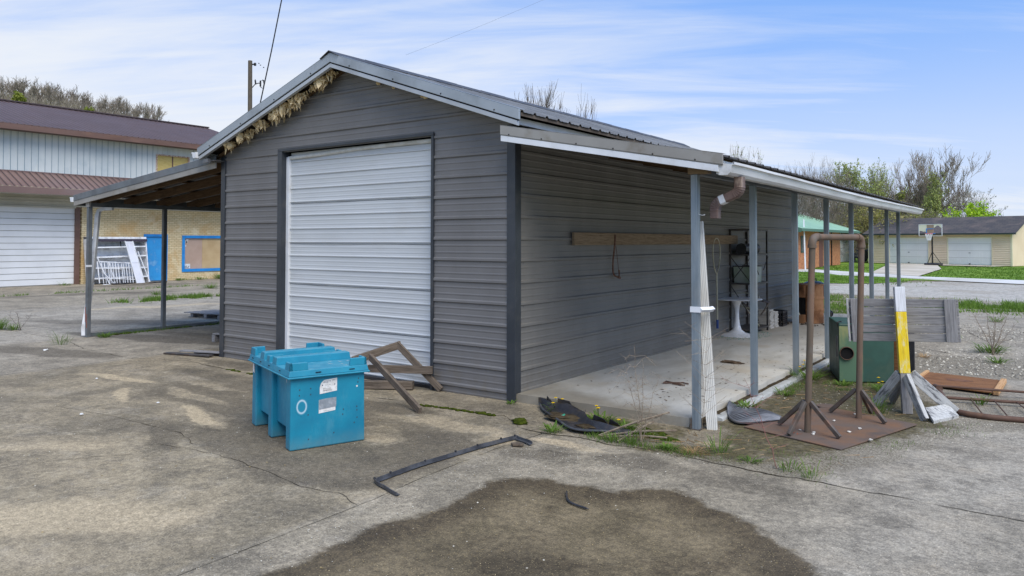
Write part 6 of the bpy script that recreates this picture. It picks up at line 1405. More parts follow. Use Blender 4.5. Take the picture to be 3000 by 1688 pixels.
TR = [  # key, px, dist, top py, kw overrides, label
 ('big1', 2700, 72, 432, dict(seed=5, spread=.75, twig=.015, upb=.95, multi=2, splits=.36), 'tallest bare tree left of centre above the garage roof', 'bare_tree', 1.0),
 ('big2', 2770, 70, 428, dict(seed=8, spread=.85, twig=.015, upb=.85, splits=.36), 'tall bare tree with long side branches right above the basketball hoop', 'bare_tree', 1.1),
 ('bud1', 2478, 66, 462, dict(seed=12, spread=.7, leaf=5, leafsize=.20, leafmat=M_leafp, leaf_frac=.8, upb=.8), 'dense pale green budding tree seen above the lean-to gutter', 'budding_tree', .95),
 ('bud2', 2584, 66, 462, dict(seed=14, spread=.6, leaf=4, leafsize=.18, leafmat=M_leafp, leaf_frac=.7, upb=.85), 'slender pale green budding tree with a small domed top', 'budding_tree', .75),
 ('bare3', 2395, 60, 448, dict(seed=21, spread=.8, upb=.9, multi=3, levels=4, nb=4, splits=.36), 'small dark bare tree showing above the middle of the gutter', 'bare_tree', .8),
 ('bare4', 2330, 58, 466, dict(seed=22, spread=.8, upb=.9, multi=3, levels=4, nb=4, splits=.36), 'thin bare tree farthest left above the gutter end', 'bare_tree', .8),
 ('bare5', 2442, 64, 486, dict(seed=23, spread=.9, multi=3, levels=4, nb=4), 'low bare tree between the dark bare one and the dense budding one', 'bare_tree', .8),
 ('olive1', 2570, 74, 520, dict(seed=31, spread=1.0, leaf=6, leafsize=.20, leafmat=M_leafo, levels=5, upb=.5, splits=.25, leaf_frac=.9), 'rounded olive green tree just above the lean-to gutter', 'leafing_tree', 1.05),
 ('olive2', 2682, 76, 505, dict(seed=32, spread=.9, leaf=6, leafsize=.20, leafmat=M_leafo, levels=5, upb=.55, splits=.25, leaf_frac=.9), 'olive green tree between the two tall bare trees', 'leafing_tree', .9),
 ('bud3', 2725, 68, 492, dict(seed=33, spread=.55, leaf=5, leafsize=.2, leafmat=M_leafp, leaf_frac=.6, upb=.85), 'slim budding tree squeezed between the tall bare trees', 'budding_tree', .7),
 ('brush1', 2640, 64, 592, dict(seed=41, spread=1.0, twig=.014, upb=.4, levels=5, nb=3, splits=.28, leaf=2, leafsize=.17, leafmat=M_leafo, leaf_frac=.6), 'dense brown brushy bare tree above the garage roof left of the hoop', 'bare_tree', 1.3),
 ('brush2', 2745, 64, 604, dict(seed=42, spread=1.2, twig=.014, upb=.4, levels=5, nb=3, splits=.28, leaf=2, leafsize=.17, leafmat=M_leafo, leaf_frac=.6), 'dense brown brushy bare tree above the garage roof behind the hoop', 'bare_tree', 1.3),
 ('white1', 2835, 68, 545, dict(seed=43, spread=1.0, leaf=3, leafsize=.17, leafmat=M_leafw, leaf_frac=.7, upb=.5, splits=.28), 'pale blossoming tree left of the lime green shrub', 'blossom_tree', 1.3),
 ('white2', 2895, 72, 556, dict(seed=44, spread=1.0, leaf=2, leafsize=.15, leafmat=M_leafw, leaf_frac=.5, upb=.5, splits=.28), 'sparse pale tree behind the lime green shrub', 'blossom_tree', 1.2),
 ('lime', 2872, 64, 588, dict(seed=45, spread=1.1, leaf=10, leafsize=.26, leafmat=M_leafl, levels=4, upb=.5, splits=.25, leaf_frac=1), 'bright lime green shrub rising behind the right part of the garage roof', 'lime_shrub', 1.25),
 ('tan1', 2500, 62, 585, dict(seed=51, spread=1.2, leaf=4, leafsize=.16, leafmat=M_leaft, leaf_frac=.8, upb=.35, splits=.27), 'tan budding tree seen between the lean-to posts left of the garage', 'budding_tree', 1.5),
 ('tan2', 2560, 66, 600, dict(seed=52, spread=1.2, leaf=5, leafsize=.20, leafmat=M_leafy, leaf_frac=.9, upb=.35, splits=.27), 'yellowish budding tree just left of the garage roof', 'budding_tree', 1.5),
 ('dark1', 2362, 56, 560, dict(seed=53, spread=1.1, upb=.4, barkmat=M_barkd, twig=.014, trunk_r=.26, splits=.3), 'dark bare spreading tree behind the green roofed house', 'bare_tree', 1.4),
 ('dark2', 2425, 62, 590, dict(seed=54, spread=1.2, upb=.4, leaf=1, leafsize=.14, leafmat=M_leaft, leaf_frac=.3, twig=.014, splits=.3), 'grey twiggy tree behind the green roof right of the dark tree', 'bare_tree', 1.4),
 ('tan3', 2450, 70, 608, dict(seed=55, spread=1.2, leaf=4, leafsize=.2, leafmat=M_leaft, leaf_frac=.9, upb=.35, splits=.27), 'tan leafing tree low behind the green roof end', 'budding_tree', 1.5),
]
for key, px, dist, py, kw, lab, nm, sx in TR:
    k2 = dict(bare); k2.update(kw); H_ = htop(py, dist); x, y = spot(px, dist)
    tree(key, (x, y, 0), lab, G1, s=H_ / 10, name=nm, sx=sx, rz=kw['seed'] * 1.3, **k2)
# trees beyond the shed roof
x, y = spot(1612, 42); tree('roof1', (x, y, 0), 'bare many-stemmed tree rising behind the shed roof', None, s=htop(232, 42) / 10, sx=.62, **dict(bare, seed=61, spread=.75, twig=.013, upb=.9, levels=4, nb=4, multi=5, splits=.36, barkmat=M_barkd))
x, y = spot(1693, 44); tree('roof1b', (x, y, 0), 'lower bare tree right of the many-stemmed one behind the shed roof', None, s=htop(316, 44) / 10, sx=.7, **dict(bare, seed=64, spread=.9, twig=.014, upb=.5, barkmat=M_barkd, levels=4))
x, y = spot(2138, 70); tree('roof2', (x, y, 0), 'rounded budding tree top showing over the end of the shed roof', None, s=htop(418, 70) / 10, name='budding_tree', sx=.75, **dict(bare, seed=62, spread=.7, twig=.016, multi=3, levels=4, nb=4, splits=.36, leaf=3, leafsize=.16, leafmat=M_leafp, leaf_frac=.35, upb=.8))
x, y = spot(1850, 60); tree('roof1b', (x, y, 0), 'single thin bare twig top poking over the shed roof', None, s=htop(374, 60) / 10, sx=.3)
# low hedge mass at the foot of the far trees, brown and green
def scrub(name, label, x0, y0, x1, y1, h, dpt, n, mats, seed):
    rng = random.Random(seed); mb = MB()
    for k in range(n):
        s = rng.random(); x = x0 + (x1 - x0) * s + rng.uniform(-dpt, dpt); y = y0 + (y1 - y0) * s + rng.uniform(-dpt, dpt); z = h * rng.random() ** .8 * (.75 + .5 * mnoise.noise((s * 9, seed, 0)))
        a = Vector((rng.gauss(0, 1), rng.gauss(0, 1), rng.gauss(0, 1.4))).normalized(); b_ = a.orthogonal().normalized(); L = rng.uniform(.12, .5); w_ = rng.uniform(.02, .07); c = Vector((x, y, max(.05, z)))
        mb.add([c - a * L, c + b_ * w_, c + a * L, c - b_ * w_], [(0, 1, 2, 3)])
    return tag(mb.obj(name, mats), label, 'undergrowth', kind='stuff')
xa, ya = spot(2330, 80); xb, yb_ = spot(2960, 84)
scrub('undergrowth', 'brown and grey undergrowth massed under the trees behind the garages', xa, ya, xb, yb_, 3.6, 3, 9000, leafm('scrub_brown', lin(160, 152, 118), lin(142, 142, 92), .2), 1)
scrub('undergrowth', 'olive undergrowth massed among the trees behind the garages', xa + 2, ya + 3, xb, yb_ + 3, 3.4, 3, 6000, leafm('scrub_olive', lin(132, 138, 72), lin(150, 150, 92), .3), 2)
xa, ya = spot(2440, 92); xb, yb_ = spot(2600, 92)
scrub('reeds', 'pale dry reeds standing in the grass left of the garage', *spot(2455, 76), *spot(2540, 76), 1.1, 2, 2600, M_drygrass, 3)
# far hill on the right
M_hillf = pm('far_woods', lin(122, 130, 136), lin(104, 112, 118), .08, 1, spec=0, dirt=lin(146, 150, 150), dirtscale=.15, dirtamt=.6)  # blue-grey puts the haze of distance into the colour
def ridge(name, pts_, mat, base_dist_scale=1.25):
    """pts: (px, dist, top_py)"""
    rows = [[], [], [], []]
    for i, (px, dist, py) in enumerate(pts_):
        for r_, (ds, hs_) in enumerate(((.72, 0.0), (.86, .55), (1.0, 1.0), (1.3, .8))):
            x, y = spot(px, dist * ds); rows[r_].append((x, y, -1 + (htop(py, dist) + 1) * hs_ * (1 + .03 * math.sin(i * 2.3 + r_))))
    return tag(MB().grid(rows).obj(name, mat, smooth=True), kind='structure')
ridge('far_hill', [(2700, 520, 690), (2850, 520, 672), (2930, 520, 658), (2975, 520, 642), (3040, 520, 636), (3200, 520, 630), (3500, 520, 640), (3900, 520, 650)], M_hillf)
M_hill = pm('hill_floor', lin(150, 140, 122), lin(134, 128, 104), .1, 1, spec=0)
HP = [(-900, 250, 330), (-300, 250, 300), (0, 250, 290), (120, 250, 302), (240, 250, 330), (340, 250, 352), (440, 250, 376), (540, 250, 392), (650, 250, 420), (900, 250, 520), (1300, 250, 640)]
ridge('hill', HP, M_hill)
def hill_z(px, dist):
    for (a, d, pa), (b_, d2, pb) in zip(HP, HP[1:]):
        if a <= px <= b_: py = pa + (pb - pa) * (px - a) / (b_ - a); top = htop(py, 250); return -1 + (top + 1) * (1.0 if dist >= 250 else .55 + .45 * (dist / 250 - .86) / .14)
    return 30
rng = random.Random(77)
hk = dict(levels=4, nb=3, twig=.034, upb=.8, trunk_r=.15, barkmat=M_barkfar, splits=.32)
GH_ = 'bare trees along the hilltop beyond the brown roof'
i = 0
for row, dist in enumerate((236, 247, 256)):
    px = -60 + row * 9
    while px < 560:
        h_ = (8.6 if px < 460 else 5.0) * rng.uniform(.75, 1.15) * (1.12 if px < 60 else 1)
        x, y = spot(px, dist); k = rng.randrange(4)
        z = hill_z(px, min(dist, 250)) - .4
        if 195 < px < 215 and row == 1: pass
        t0 = tree('hill%d' % k, (x, y, z), 'grey leafless tree among many along the hilltop behind the brown roof', GH_, s=h_ / 8, rz=rng.uniform(0, 6.28), sx=1.0, **dict(hk, seed=90 + k, h=8, spread=1.0 + .1 * k))
        px += rng.uniform(20, 34) if px < 460 else rng.uniform(30, 55)
for px, h_, lab in ((48, 8.5, 'yellow green tree among the bare ones at the left of the hilltop'), (258, 7.0, 'yellow green tree midway along the hilltop beyond the brown roof')):
    x, y = spot(px, 228); tree('hilly', (x, y, hill_z(px, 232) + 1.5), lab, None, s=h_ / 8, name='leafing_tree', rz=px, sx=.8, **dict(hk, seed=97, h=8, spread=.9, leaf=9, leafsize=.8, leafmat=M_leafo, leaf_frac=1))
def hill_brush():
    rng = random.Random(12)
    for nm, mat, n, hm, lab in (('hill_brush', leafm('hill_twigs', lin(150, 142, 126), lin(120, 112, 98), .2), 15000, 6.0, 'grey brown brush filling the wooded hilltop beyond the brown roof'), ('hill_brush', leafm('hill_green', lin(150, 152, 96), lin(134, 134, 84), .3), 3500, 3.6, 'pale green undergrowth low on the wooded hilltop')):
        mb = MB()
        for k in range(n):
            px = rng.uniform(-80, 560) if nm else 0; dist = rng.uniform(234, 258); x, y = spot(px, dist); hh = hm * (1 if px < 440 else .55) * (.8 + .5 * mnoise.noise((px * .05, 2.0, 0)))
            z = hill_z(px, min(dist, 250)) - .5 + hh * rng.random() ** 1.1; a = Vector((rng.gauss(0, .5), rng.gauss(0, .5), 1)).normalized(); b_ = a.orthogonal().normalized(); L = rng.uniform(.4, 1.3); w_ = rng.uniform(.04, .10); c = Vector((x, y, z))
            mb.add([c - a * L, c + b_ * w_, c + a * L, c - b_ * w_], [(0, 1, 2, 3)])
        tag(mb.obj(nm, mat), lab, 'undergrowth', kind='stuff')
hill_brush()

# =================================================================== POLE AND WIRES
x, y = spot(732, 46)
t_ = thing('utility_pole', 'weathered wooden utility pole standing beyond the shed and the brown roof', 'pole', (x, y, 0), R(35.7))
MB().tube([(0, 0, 0), (-.08, 0, 12.7)], [.16, .125], 14).obj('shaft', M_pole, t_, smooth=True, auto=50)
o = [c_ for c_ in C.objects if c_.parent == t_][0]
MB().tube([(.05, 0, 12.48), (.18, 0, 12.48)], .045, 8).tube([(.17, 0, 12.48), (.27, 0, 12.48)], .10, 10).obj('spool_insulator', M_dkmetal, t_)
mb = MB().tube([(.06, 0, 11.05), (.22, 0, 11.24), (.42, 0, 11.32), (.58, 0, 11.32)], .028, 6); mb.tube([(.27, 0, 11.28), (.24, 0, 11.5)], .05, 6); mb.tube([(.24, 0, 11.5), (.24, 0, 11.56)], .022, 6); mb.obj('bracket_arm', M_dkmetal, t_)
mb = MB().tube([(.58, 0, 11.10), (.56, 0, 11.48), (.72, 0, 11.50), (.78, 0, 11.28), (.72, 0, 10.98), (.58, 0, 11.08)], .03, 6); mb.tube([(.56, 0, 11.12), (.56, 0, 11.46)], .055, 6); mb.tube([(.68, 0, 11.52), (.82, 0, 11.44)], .035, 6); mb.obj('cutout_fuse', M_dkmetal, t_)
mb = MB().tube([(.06, 0, 9.3), (.25, 0, 9.42), (.42, 0, 9.36), (.46, 0, 9.18), (.3, 0, 9.1), (.08, 0, 9.1)], .012, 5); mb.tube([(.36, 0, 9.55), (.36, 0, 9.85)], .03, 6); mb.tube([(.30, 0, 9.80), (.42, 0, 9.80)], .035, 6); mb.tube([(-.1, 0, 8.6), (-.32, 0, 8.62), (-.48, 0, 8.3), (-.5, 0, 8.0)], .014, 5); mb.tube([(-.22, 0, 8.56), (-.22, 0, 8.7)], .06, 6); mb.obj('wire_loops', M_dkmetal, t_)
for dx, z in ((.42, 12.55), (.52, 12.44), (.72, 12.30)):
    MB().tube([(dx, 0, z), (dx + .06, 0, z - .02)], .03, 5).obj('loose_clip', M_dkmetal, t_)
# service cable from the shed roof up over the yard, and a thin line far off
p1 = Vector((-6.55, 4.5, 2.75)); q1 = Vector((-7.369, 2.199, 4.196)); q2 = Vector((-7.008, 2.393, 6.169))
dq = q2 - q1; mb = MB().tube([q1 - dq * .55, q1, q1.lerp(q2, .5) + Vector((.012, 0, 0)), q2, q2 + dq * 1.2], .011, 6); tag(mb.obj('service_cable', M_wire, smooth=True), 'black service cable rising steeply from behind the shed roof', 'cable')
a, b_ = Vector((-16.269, 15.353, 9.054)), Vector((-11.808, 18.488, 11.244)); mb = MB().tube([a, (a + b_) / 2 - Vector((0, 0, .04)), b_, b_ + (b_ - a) * 1.5], .0035, 4); tag(mb.obj('overhead_wire', M_wirel), 'faint thin overhead wire crossing the sky above the shed ridge', 'wire')

# =================================================================== WEEDS
def clump(name, label, loc, n, L, wdt, mat, seed, spread=.06, flowers=0, up=.6, cat='weed', group=None):
    n = int(n * 2.0); wdt *= .55
    rng = random.Random(seed); mb = MB(); fl = MB(); loc = Vector(loc)
    for k in range(n):
        a = rng.uniform(0, 6.283); r0 = rng.random() * spread; b0 = Vector((math.cos(a) * r0, math.sin(a) * r0, 0)); out = Vector((math.cos(a + rng.uniform(-.6, .6)), math.sin(a + rng.uniform(-.6, .6)), 0)); l_ = L * rng.uniform(.5, 1.15); u_ = up * rng.uniform(.5, 1.3)
        side = Vector((-out.y, out.x, 0)) * wdt * rng.uniform(.6, 1.2); pts_ = []
        for s, ww in ((0, .4), (.35, 1), (.7, .8), (1, .05)): pts_.append((b0 + out * l_ * s * .8 + Vector((0, 0, l_ * u_ * (s - .55 * s * s) * 1.5)), ww))
        vs = [q for p, ww in pts_ for q in (p - side * ww, p + side * ww)]; mb.add(vs, [(0, 1, 3, 2), (2, 3, 5, 4), (4, 5, 7, 6)])
    o = thing(name, label, cat, tuple(loc), 0, group); mb.obj('leaves', mat, o)
    for k in range(flowers):
        a = rng.uniform(0, 6.283); r0 = rng.uniform(.3, 1) * L; c = Vector((math.cos(a) * r0 * .8, math.sin(a) * r0 * .8, L * rng.uniform(.7, 1.1))); st_ = MB().tube([(c.x * .2, c.y * .2, 0), tuple(c)], .0025, 4).obj('stem', M_leaf, o)
        mb2 = MB()
        for q in range(14): th = q * .449; mb2.add([c, c + Vector((math.cos(th) * .018, math.sin(th) * .018, .004)), c + Vector((math.cos(th + .35) * .018, math.sin(th + .35) * .018, .004)), c + Vector((0, 0, .010))], [(0, 1, 3), (1, 2, 3)])
        mb2.obj('flower', M_petal, o)
    return o
CL = [((.60, -.10, .0), 26, .13, .010, 3, 'dandelion clump at the slab edge above the left end of the broken tray'), ((1.12, -.24, .0), 44, .13, .014, 3, 'wide dandelion patch behind the middle of the broken black tray'), ((.98, -.80, 0), 34, .10, .010, 0, 'flat green rosette in the crack below the broken black tray'), ((1.45, -.36, 0), 30, .10, .012, 1, 'mossy leaf clump behind the right end of the broken tray'),
      ((1.72, -.78, 0), 26, .12, .005, 0, 'grassy tuft at the foot of the tall dead weed'), ((1.55, -.80, 0), 18, .09, .006, 0, 'small green sprout just left of the tall dead weed'), ((.03, -.10, 0), 12, .07, .010, 0, 'tiny green sprout at the foot of the dark corner trim'),
      ((2.10, .98, .03), 40, .12, .011, 0, 'bright leafy clump growing over the rubber mat'), ((2.17, 1.98, .0), 24, .10, .010, 0, 'green sprout at the sill between the second and third posts'), ((2.16, 3.00, .02), 70, .20, .008, 4, 'big dandelion clump at the foot of the third post'),
      ((2.95, 2.95, 0), 40, .11, .010, 0, 'low green weeds along the foot of the green cabinet'), ((2.55, 2.95, 0), 36, .10, .010, 0, 'low green weeds at the left foot of the green cabinet'), ((3.05, 2.75, 0), 36, .16, .008, 4, 'dandelions between the green cabinet and the yellow post'), ((3.12, 1.60, 0), 60, .16, .0035, 0, 'fine grass tuft beside the pipe brace under the barricade'),
      ((2.40, -.62, 0), 26, .15, .006, 0, 'upright bright green tuft in the gravel nearest the loose downspout'), ((2.68, -.72, 0), 22, .09, .008, 0, 'small leafy weed in the gravel left of the reddish stalk'), ((2.98, -.78, 0), 14, .10, .007, 0, 'small leafy weed in the gravel at the slab joint'), ((3.14, -.84, 0), 16, .10, .005, 0, 'grassy sprout at the right end of the gravelly joint'),
      ((2.02, -.72, 0), 26, .08, .010, 0, 'low green leaf mat in the joint in front of the first post'), ((3.92, 2.66, 0), 18, .10, .007, 0, 'green sprout between the rails of the bent pipe rack'), ((3.75, 7.0, 0), 70, .22, .012, 0, 'green weed at the foot of the dead bush in the gravel'), ((2.45, 9.2, 0), 40, .24, .010, 0, 'green tuft right of the slatted barricade'), ((2.75, 5.3, 0), 30, .16, .010, 0, 'green tuft behind the yellow post in the cracked concrete'), ((3.1, 8.2, 0), 26, .18, .012, 0, 'flat weed in the gravel beyond the barricade'), ((3.9, 5.9, 0), 26, .14, .012, 0, 'flat weed in the rubble at the right edge'), ((3.55, 12.2, 0), 24, .18, .012, 0, 'small weed far back in the gravel'),
      ((-8.75, .12, 0), 50, .13, .010, 0, 'weeds beside the front foot of the left lean-to'), ((-8.4, -.75, 0), 34, .20, .004, 0, 'thin grass growing in the joint left of the lean-to'), ((-11.5, -.5, 0), 110, .22, .007, 0, 'leafy weeds at the left edge beside the bare sapling'), ((-11.2, -.35, 0), 60, .12, .006, 0, 'lower weeds right of the bare sapling at the left edge'),
      ((-25.4, 12.2, 0), 50, .22, .012, 0, 'weeds along the brick wall left under the boarded window'), ((-25.3, 13.2, 0), 90, .35, .014, 0, 'taller weeds along the brick wall right under the boarded window'), ((-25.4, 11.3, 0), 40, .2, .012, 0, 'weeds at the foot of the brick beside the blue door'), ((-18.0, 6.2, 0), 60, .2, .008, 0, 'grass tuft in the far joint behind the left lean-to'), ((-19.5, 9.0, 0), 90, .3, .008, 0, 'rounded grass tuft far off beside the shed corner'), ((-25.3, 6.7, 0), 24, .25, .012, 0, 'weed at the foot of the white slatted door')]
for i, (p, n, L, wd_, fl, lab) in enumerate(CL): clump('dandelion_clump' if fl else 'weed_clump', lab, p, n, L, wd_, M_leaf, i + 5, spread=L * .8, flowers=fl, up=.75 if wd_ > .007 else 1.3)
clump('dry_grass_clump', 'curled tan dry grass on the joint in front of the loose downspout', (2.24, -.72, 0), 90, .10, .003, M_drygrass, 3, .09, up=.6, cat='dry grass')
clump('dry_grass_clump', 'small tan dry grass tuft in the rubble right of the barricade', (3.0, 5.9, 0), 50, .12, .004, M_drygrass, 4, .08, up=.6, cat='dry grass')
# joint grass strips (uncountable)
NOGRASS = [[(-16, 40.5), (-16, 36.8), (-5.913, 36.154), (-4, 33.0), (-2.1, 32.4), (.912, 30.106), (3.558, 28.843), (30, 24), (30, 29.2), (3.436, 32.4), (-.6, 33.7), (-3.4, 36.6), (-6.926, 40.2)], [(-3.3, 36.6), (-.72, 34.0), (-1.0, 45.5), (-2.1, 53.6), (3.5, 52.0), (3.5, 58), (-6.0, 58.1), (-4.9, 50.8)]]
def inpoly(x, y, P):
    r_ = False
    for i in range(len(P)):
        (ax, ay), (bx, by) = P[i], P[i - 1]
        if (ay > y) != (by > y) and x < (bx - ax) * (y - ay) / (by - ay) + ax: r_ = not r_
    return r_
def blades(name, label, segs, n, L, wdt, mat, seed, width=.05):
    rng = random.Random(seed); mb = MB(); tot = sum((Vector(b_) - Vector(a)).length for a, b_ in segs)
    for k in range(n):
        a, b_ = rng.choices(segs, [(Vector(q) - Vector(p)).length for p, q in segs])[0]; s = rng.random(); c = Vector(a).lerp(Vector(b_), s); c = Vector((c[0] + rng.gauss(0, width), c[1] + rng.gauss(0, width), 0)); 
        if mnoise.noise((c.x * 1.7, c.y * 1.7, seed)) < -.12 or (c.y > 22 and c.x > -8 and any(inpoly(c.x, c.y, q) for q in NOGRASS)): continue
        d = Vector((rng.gauss(0, .5), rng.gauss(0, .5), 1)).normalized(); l_ = L * rng.uniform(.4, 1.2); w_ = Vector((rng.gauss(0, 1), rng.gauss(0, 1), 0)).normalized() * wdt
        mb.add([c - w_, c + w_, c + d * l_ + Vector((rng.gauss(0, .3), rng.gauss(0, .3), 0)) * l_], [(0, 1, 2)])
    return tag(mb.obj(name, mat), label, 'grass', kind='stuff')
blades('joint_grass', 'low grass along the bottom rail of the left lean-to', [((-9.0, .15), (-9.0, 5.0))], 2600, .07, .004, M_leaf, 1, .06)
blades('joint_grass', 'grass streak in the joint seen through the left lean-to', [((-15.9, 4.2), (-15.85, 7.2))], 3600, .16, .010, M_leaf, 2, .22)
blades('joint_grass', 'sparse grass in the far joint toward the white slatted door', [((-20.9, 2.0), (-21.3, 9.5)), ((-25.6, 11.2), (-25.6, 15.0))], 1200, .12, .008, M_leaf, 3, .1)
blades('verge_grass', 'ragged grass verge between the gravel and the lean-to rear', [((-.9, 17.6), (.9, 11.4))], 5200, .14, .008, M_grassb, 4, .55)
blades('verge_grass', 'ragged grass patch across the gravel at the right edge', [((2.3, 16.4), (5.5, 16.8)), ((2.5, 15.4), (5.5, 15.8))], 9000, .15, .010, M_grassb, 5, .8)
blades('lawn_grass', 'longer lawn grass and dandelion leaves behind the drum', [((-7.5, 28), (-1.2, 28.6)), ((-6.8, 31), (-2.6, 30.6)), ((-7.6, 34.5), (-5.8, 33.5)), ((-6.0, 25.8), (-1.5, 27))], 14000, .13, .014, M_grassb, 6, .8)
blades('lawn_grass', 'mown lawn in front of the beige garage', [((-.6, 36), (9, 34.5)), ((-.8, 42), (9, 41)), ((-1.0, 50), (9, 47)), ((-5.5, 45), (-8, 47)), ((-6, 40), (-9, 44))], 20000, .09, .022, M_grassb, 7, 2.2)
blades('edge_grass', 'thin grass and weeds in the mossy bank before the slab', [((.85, -.12), (1.5, -.24)), ((1.5, -.3), (1.95, -.5)), ((1.3, -.74), (2.3, -.78))], 1500, .06, .0022, M_leaf, 8, .045)
blades('edge_grass', 'thin grass round the foot of the green cabinet and along the sill', [((2.3, 3.0), (3.0, 3.1)), ((2.12, 1.4), (2.12, 4.6)), ((2.5, 2.6), (3.2, 2.8))], 2600, .055, .0024, M_leaf, 9, .07)
blades('gravel_sprouts', 'scattered thin grass in the mossy gravel before the steel plate', [((2.1, -.7), (3.3, -.8)), ((2.3, -.5), (3.2, -.3)), ((3.4, .2), (3.9, 1.6))], 700, .05, .0022, M_leaf, 10, .09)
# moss cushions in the cracks
def moss_line(pts_, n, r, seed, label):
    rng = random.Random(seed); mb = MB(); P_ = [Vector((*p, 0)) for p in pts_]
    for k in range(n):
        i = rng.randrange(len(P_) - 1); c = P_[i].lerp(P_[i + 1], rng.random())
        if mnoise.noise((c.x * 3, c.y * 3, seed)) < -.05: continue
        blob(mb, (c.x + rng.gauss(0, r * .6), c.y + rng.gauss(0, r * .5), .002), r * rng.uniform(.5, 1.3), (1.5, 1, .45), k, 5)
    return tag(mb.obj('moss', M_moss, smooth=True), label, 'moss', kind='stuff')
moss_line([(-.695, -.67), (-.267, -.632), (.189, -.594)], 60, .020, 3, 'moss in the crack before the right end of the white door')
moss_line([(-4.2, -.57), (-3.62, -.60), (-3.2, -.6)], 26, .022, 4, 'moss in the crack left of the teal bin')
moss_line([(.50, -.62), (.56, -.70)], 16, .035, 5, 'round moss cushion in the crack below the shed corner')
moss_line([(.75, -.16), (1.2, -.20), (1.5, -.28), (1.9, -.22), (1.6, -.45), (1.95, -.45)], 260, .030, 6, 'moss bank at the front edge of the slab')
moss_line([(-9.0, .3), (-8.98, 4.0)], 160, .035, 7, 'moss along the bottom rail of the left lean-to')

# tall dead weed, stalks, fallen sticks
def twigs(name, label, loc, stems, seed, mat=M_twigt, cat='dead weed', droop=.0):
    rng = random.Random(seed); t0 = thing(name, label, cat, loc); mb = MB()
    for h_, lx, ly, r_ in stems:
        n = 9; pts_ = [Vector((lx * (i / n) ** 1.2, ly * (i / n) ** 1.2, h_ * i / n)) + Vector((rng.gauss(0, .006), rng.gauss(0, .006), 0)) for i in range(n + 1)]
        mb.tube(pts_, [r_ * (1 - .7 * i / n) for i in range(n + 1)], 4)
        for k in range(int(26 * h_)):
            i = rng.randrange(2, n); p = pts_[i]; a = rng.uniform(0, 6.28); L = rng.uniform(.08, .26) * (h_ / .8); d = Vector((math.cos(a), math.sin(a), rng.uniform(-.1, .9))); q = [p, p + d * L * .5, p + d * L + Vector((0, 0, -droop * L))]
            mb.tube(q, [.0016, .0012, .0008], 3, cap=False)
            for kk in range(3): qq = q[1].lerp(q[2], rng.random()); mb.tube([qq, qq + Vector((rng.gauss(0, .05), rng.gauss(0, .05), rng.uniform(-.02, .05)))], [.001, .0006], 3, cap=False)
    mb.obj('stalks', mat, t0); return t0
twigs('tall_dead_weed', 'tall dry branching weed in front of the slab corner', (1.80, -.74, 0), [(.80, -.09, .04, .004), (.70, .02, .0, .004), (.55, .12, .05, .003), (.62, -.2, .1, .003)], 5, droop=.5)
twigs('dead_stalk', 'single reddish dead stalk leaning in the gravel before the pipe frame', (2.89, -.76, 0), [(.62, -.27, .10, .0035)], 6, mat=pm('red_stalk', lin(124, 84, 76), None, rough=.8))
twigs('dead_stalk', 'single thin dead stalk in front of the loose downspout', (2.16, -.35, 0), [(.95, .04, .05, .002)], 16)
twigs('dead_bush', 'grey leafless bush in the gravel at the right edge', (3.80, 6.75, 0), [(.62, .2, .1, .006), (.66, -.1, .1, .006), (.55, .05, -.2, .006), (.6, -.25, .0, .006), (.5, .3, 0, .005), (.6, .02, .02, .006)], 7, cat='bush')
twigs('bare_sapling', 'small leafless sapling in the weeds at the left edge', (-11.05, -.3, 0), [(.34, -.06, -.04, .007), (.32, .22, .12, .004), (.30, -.24, -.12, .004)], 8, mat=M_barkd, cat='sapling')
mb = MB(); rng = random.Random(13)
for p, q, h0, h1 in (((1.40, -.74), (1.86, -.33), .02, .20), ((1.41, -.73), (1.80, -.36), .02, .17), ((1.42, -.75), (2.0, -.50), .02, .10), ((1.45, -.74), (1.95, -.58), .01, .05), ((1.6, -.78), (1.75, -.40), .01, .12)):
    mb.tube(sm([(p[0], p[1], h0), ((p[0] + q[0]) / 2 + .02, (p[1] + q[1]) / 2, (h0 + h1) / 2 + .02), (q[0], q[1], h1)], 4), .0075, 5)
tag(mb.obj('fallen_sticks', M_twigt), 'bundle of long dry sticks leaning across the broken tray toward the post', 'sticks')
mb = MB()
for k in range(46):
    x, y = 2.1 + rng.uniform(-.5, 1.3), -.45 + rng.uniform(-.35, .5); a = rng.uniform(0, 3.14); L = rng.uniform(.02, .16); mb.tube([(x, y, .006), (x + math.cos(a) * L, y + math.sin(a) * L, .01)], .0022, 4)
for k in range(60):
    x, y = rng.uniform(2.15, 3.3), rng.uniform(.5, 2.9); a = rng.uniform(0, 3.14); L = rng.uniform(.02, .14); mb.tube([(x, y, .008), (x + math.cos(a) * L, y + math.sin(a) * L, .012)], .003, 4)
tag(mb.obj('dry_twigs', M_drygrass), 'scattered dry twigs and straw over the mossy ground', 'twigs', kind='stuff')

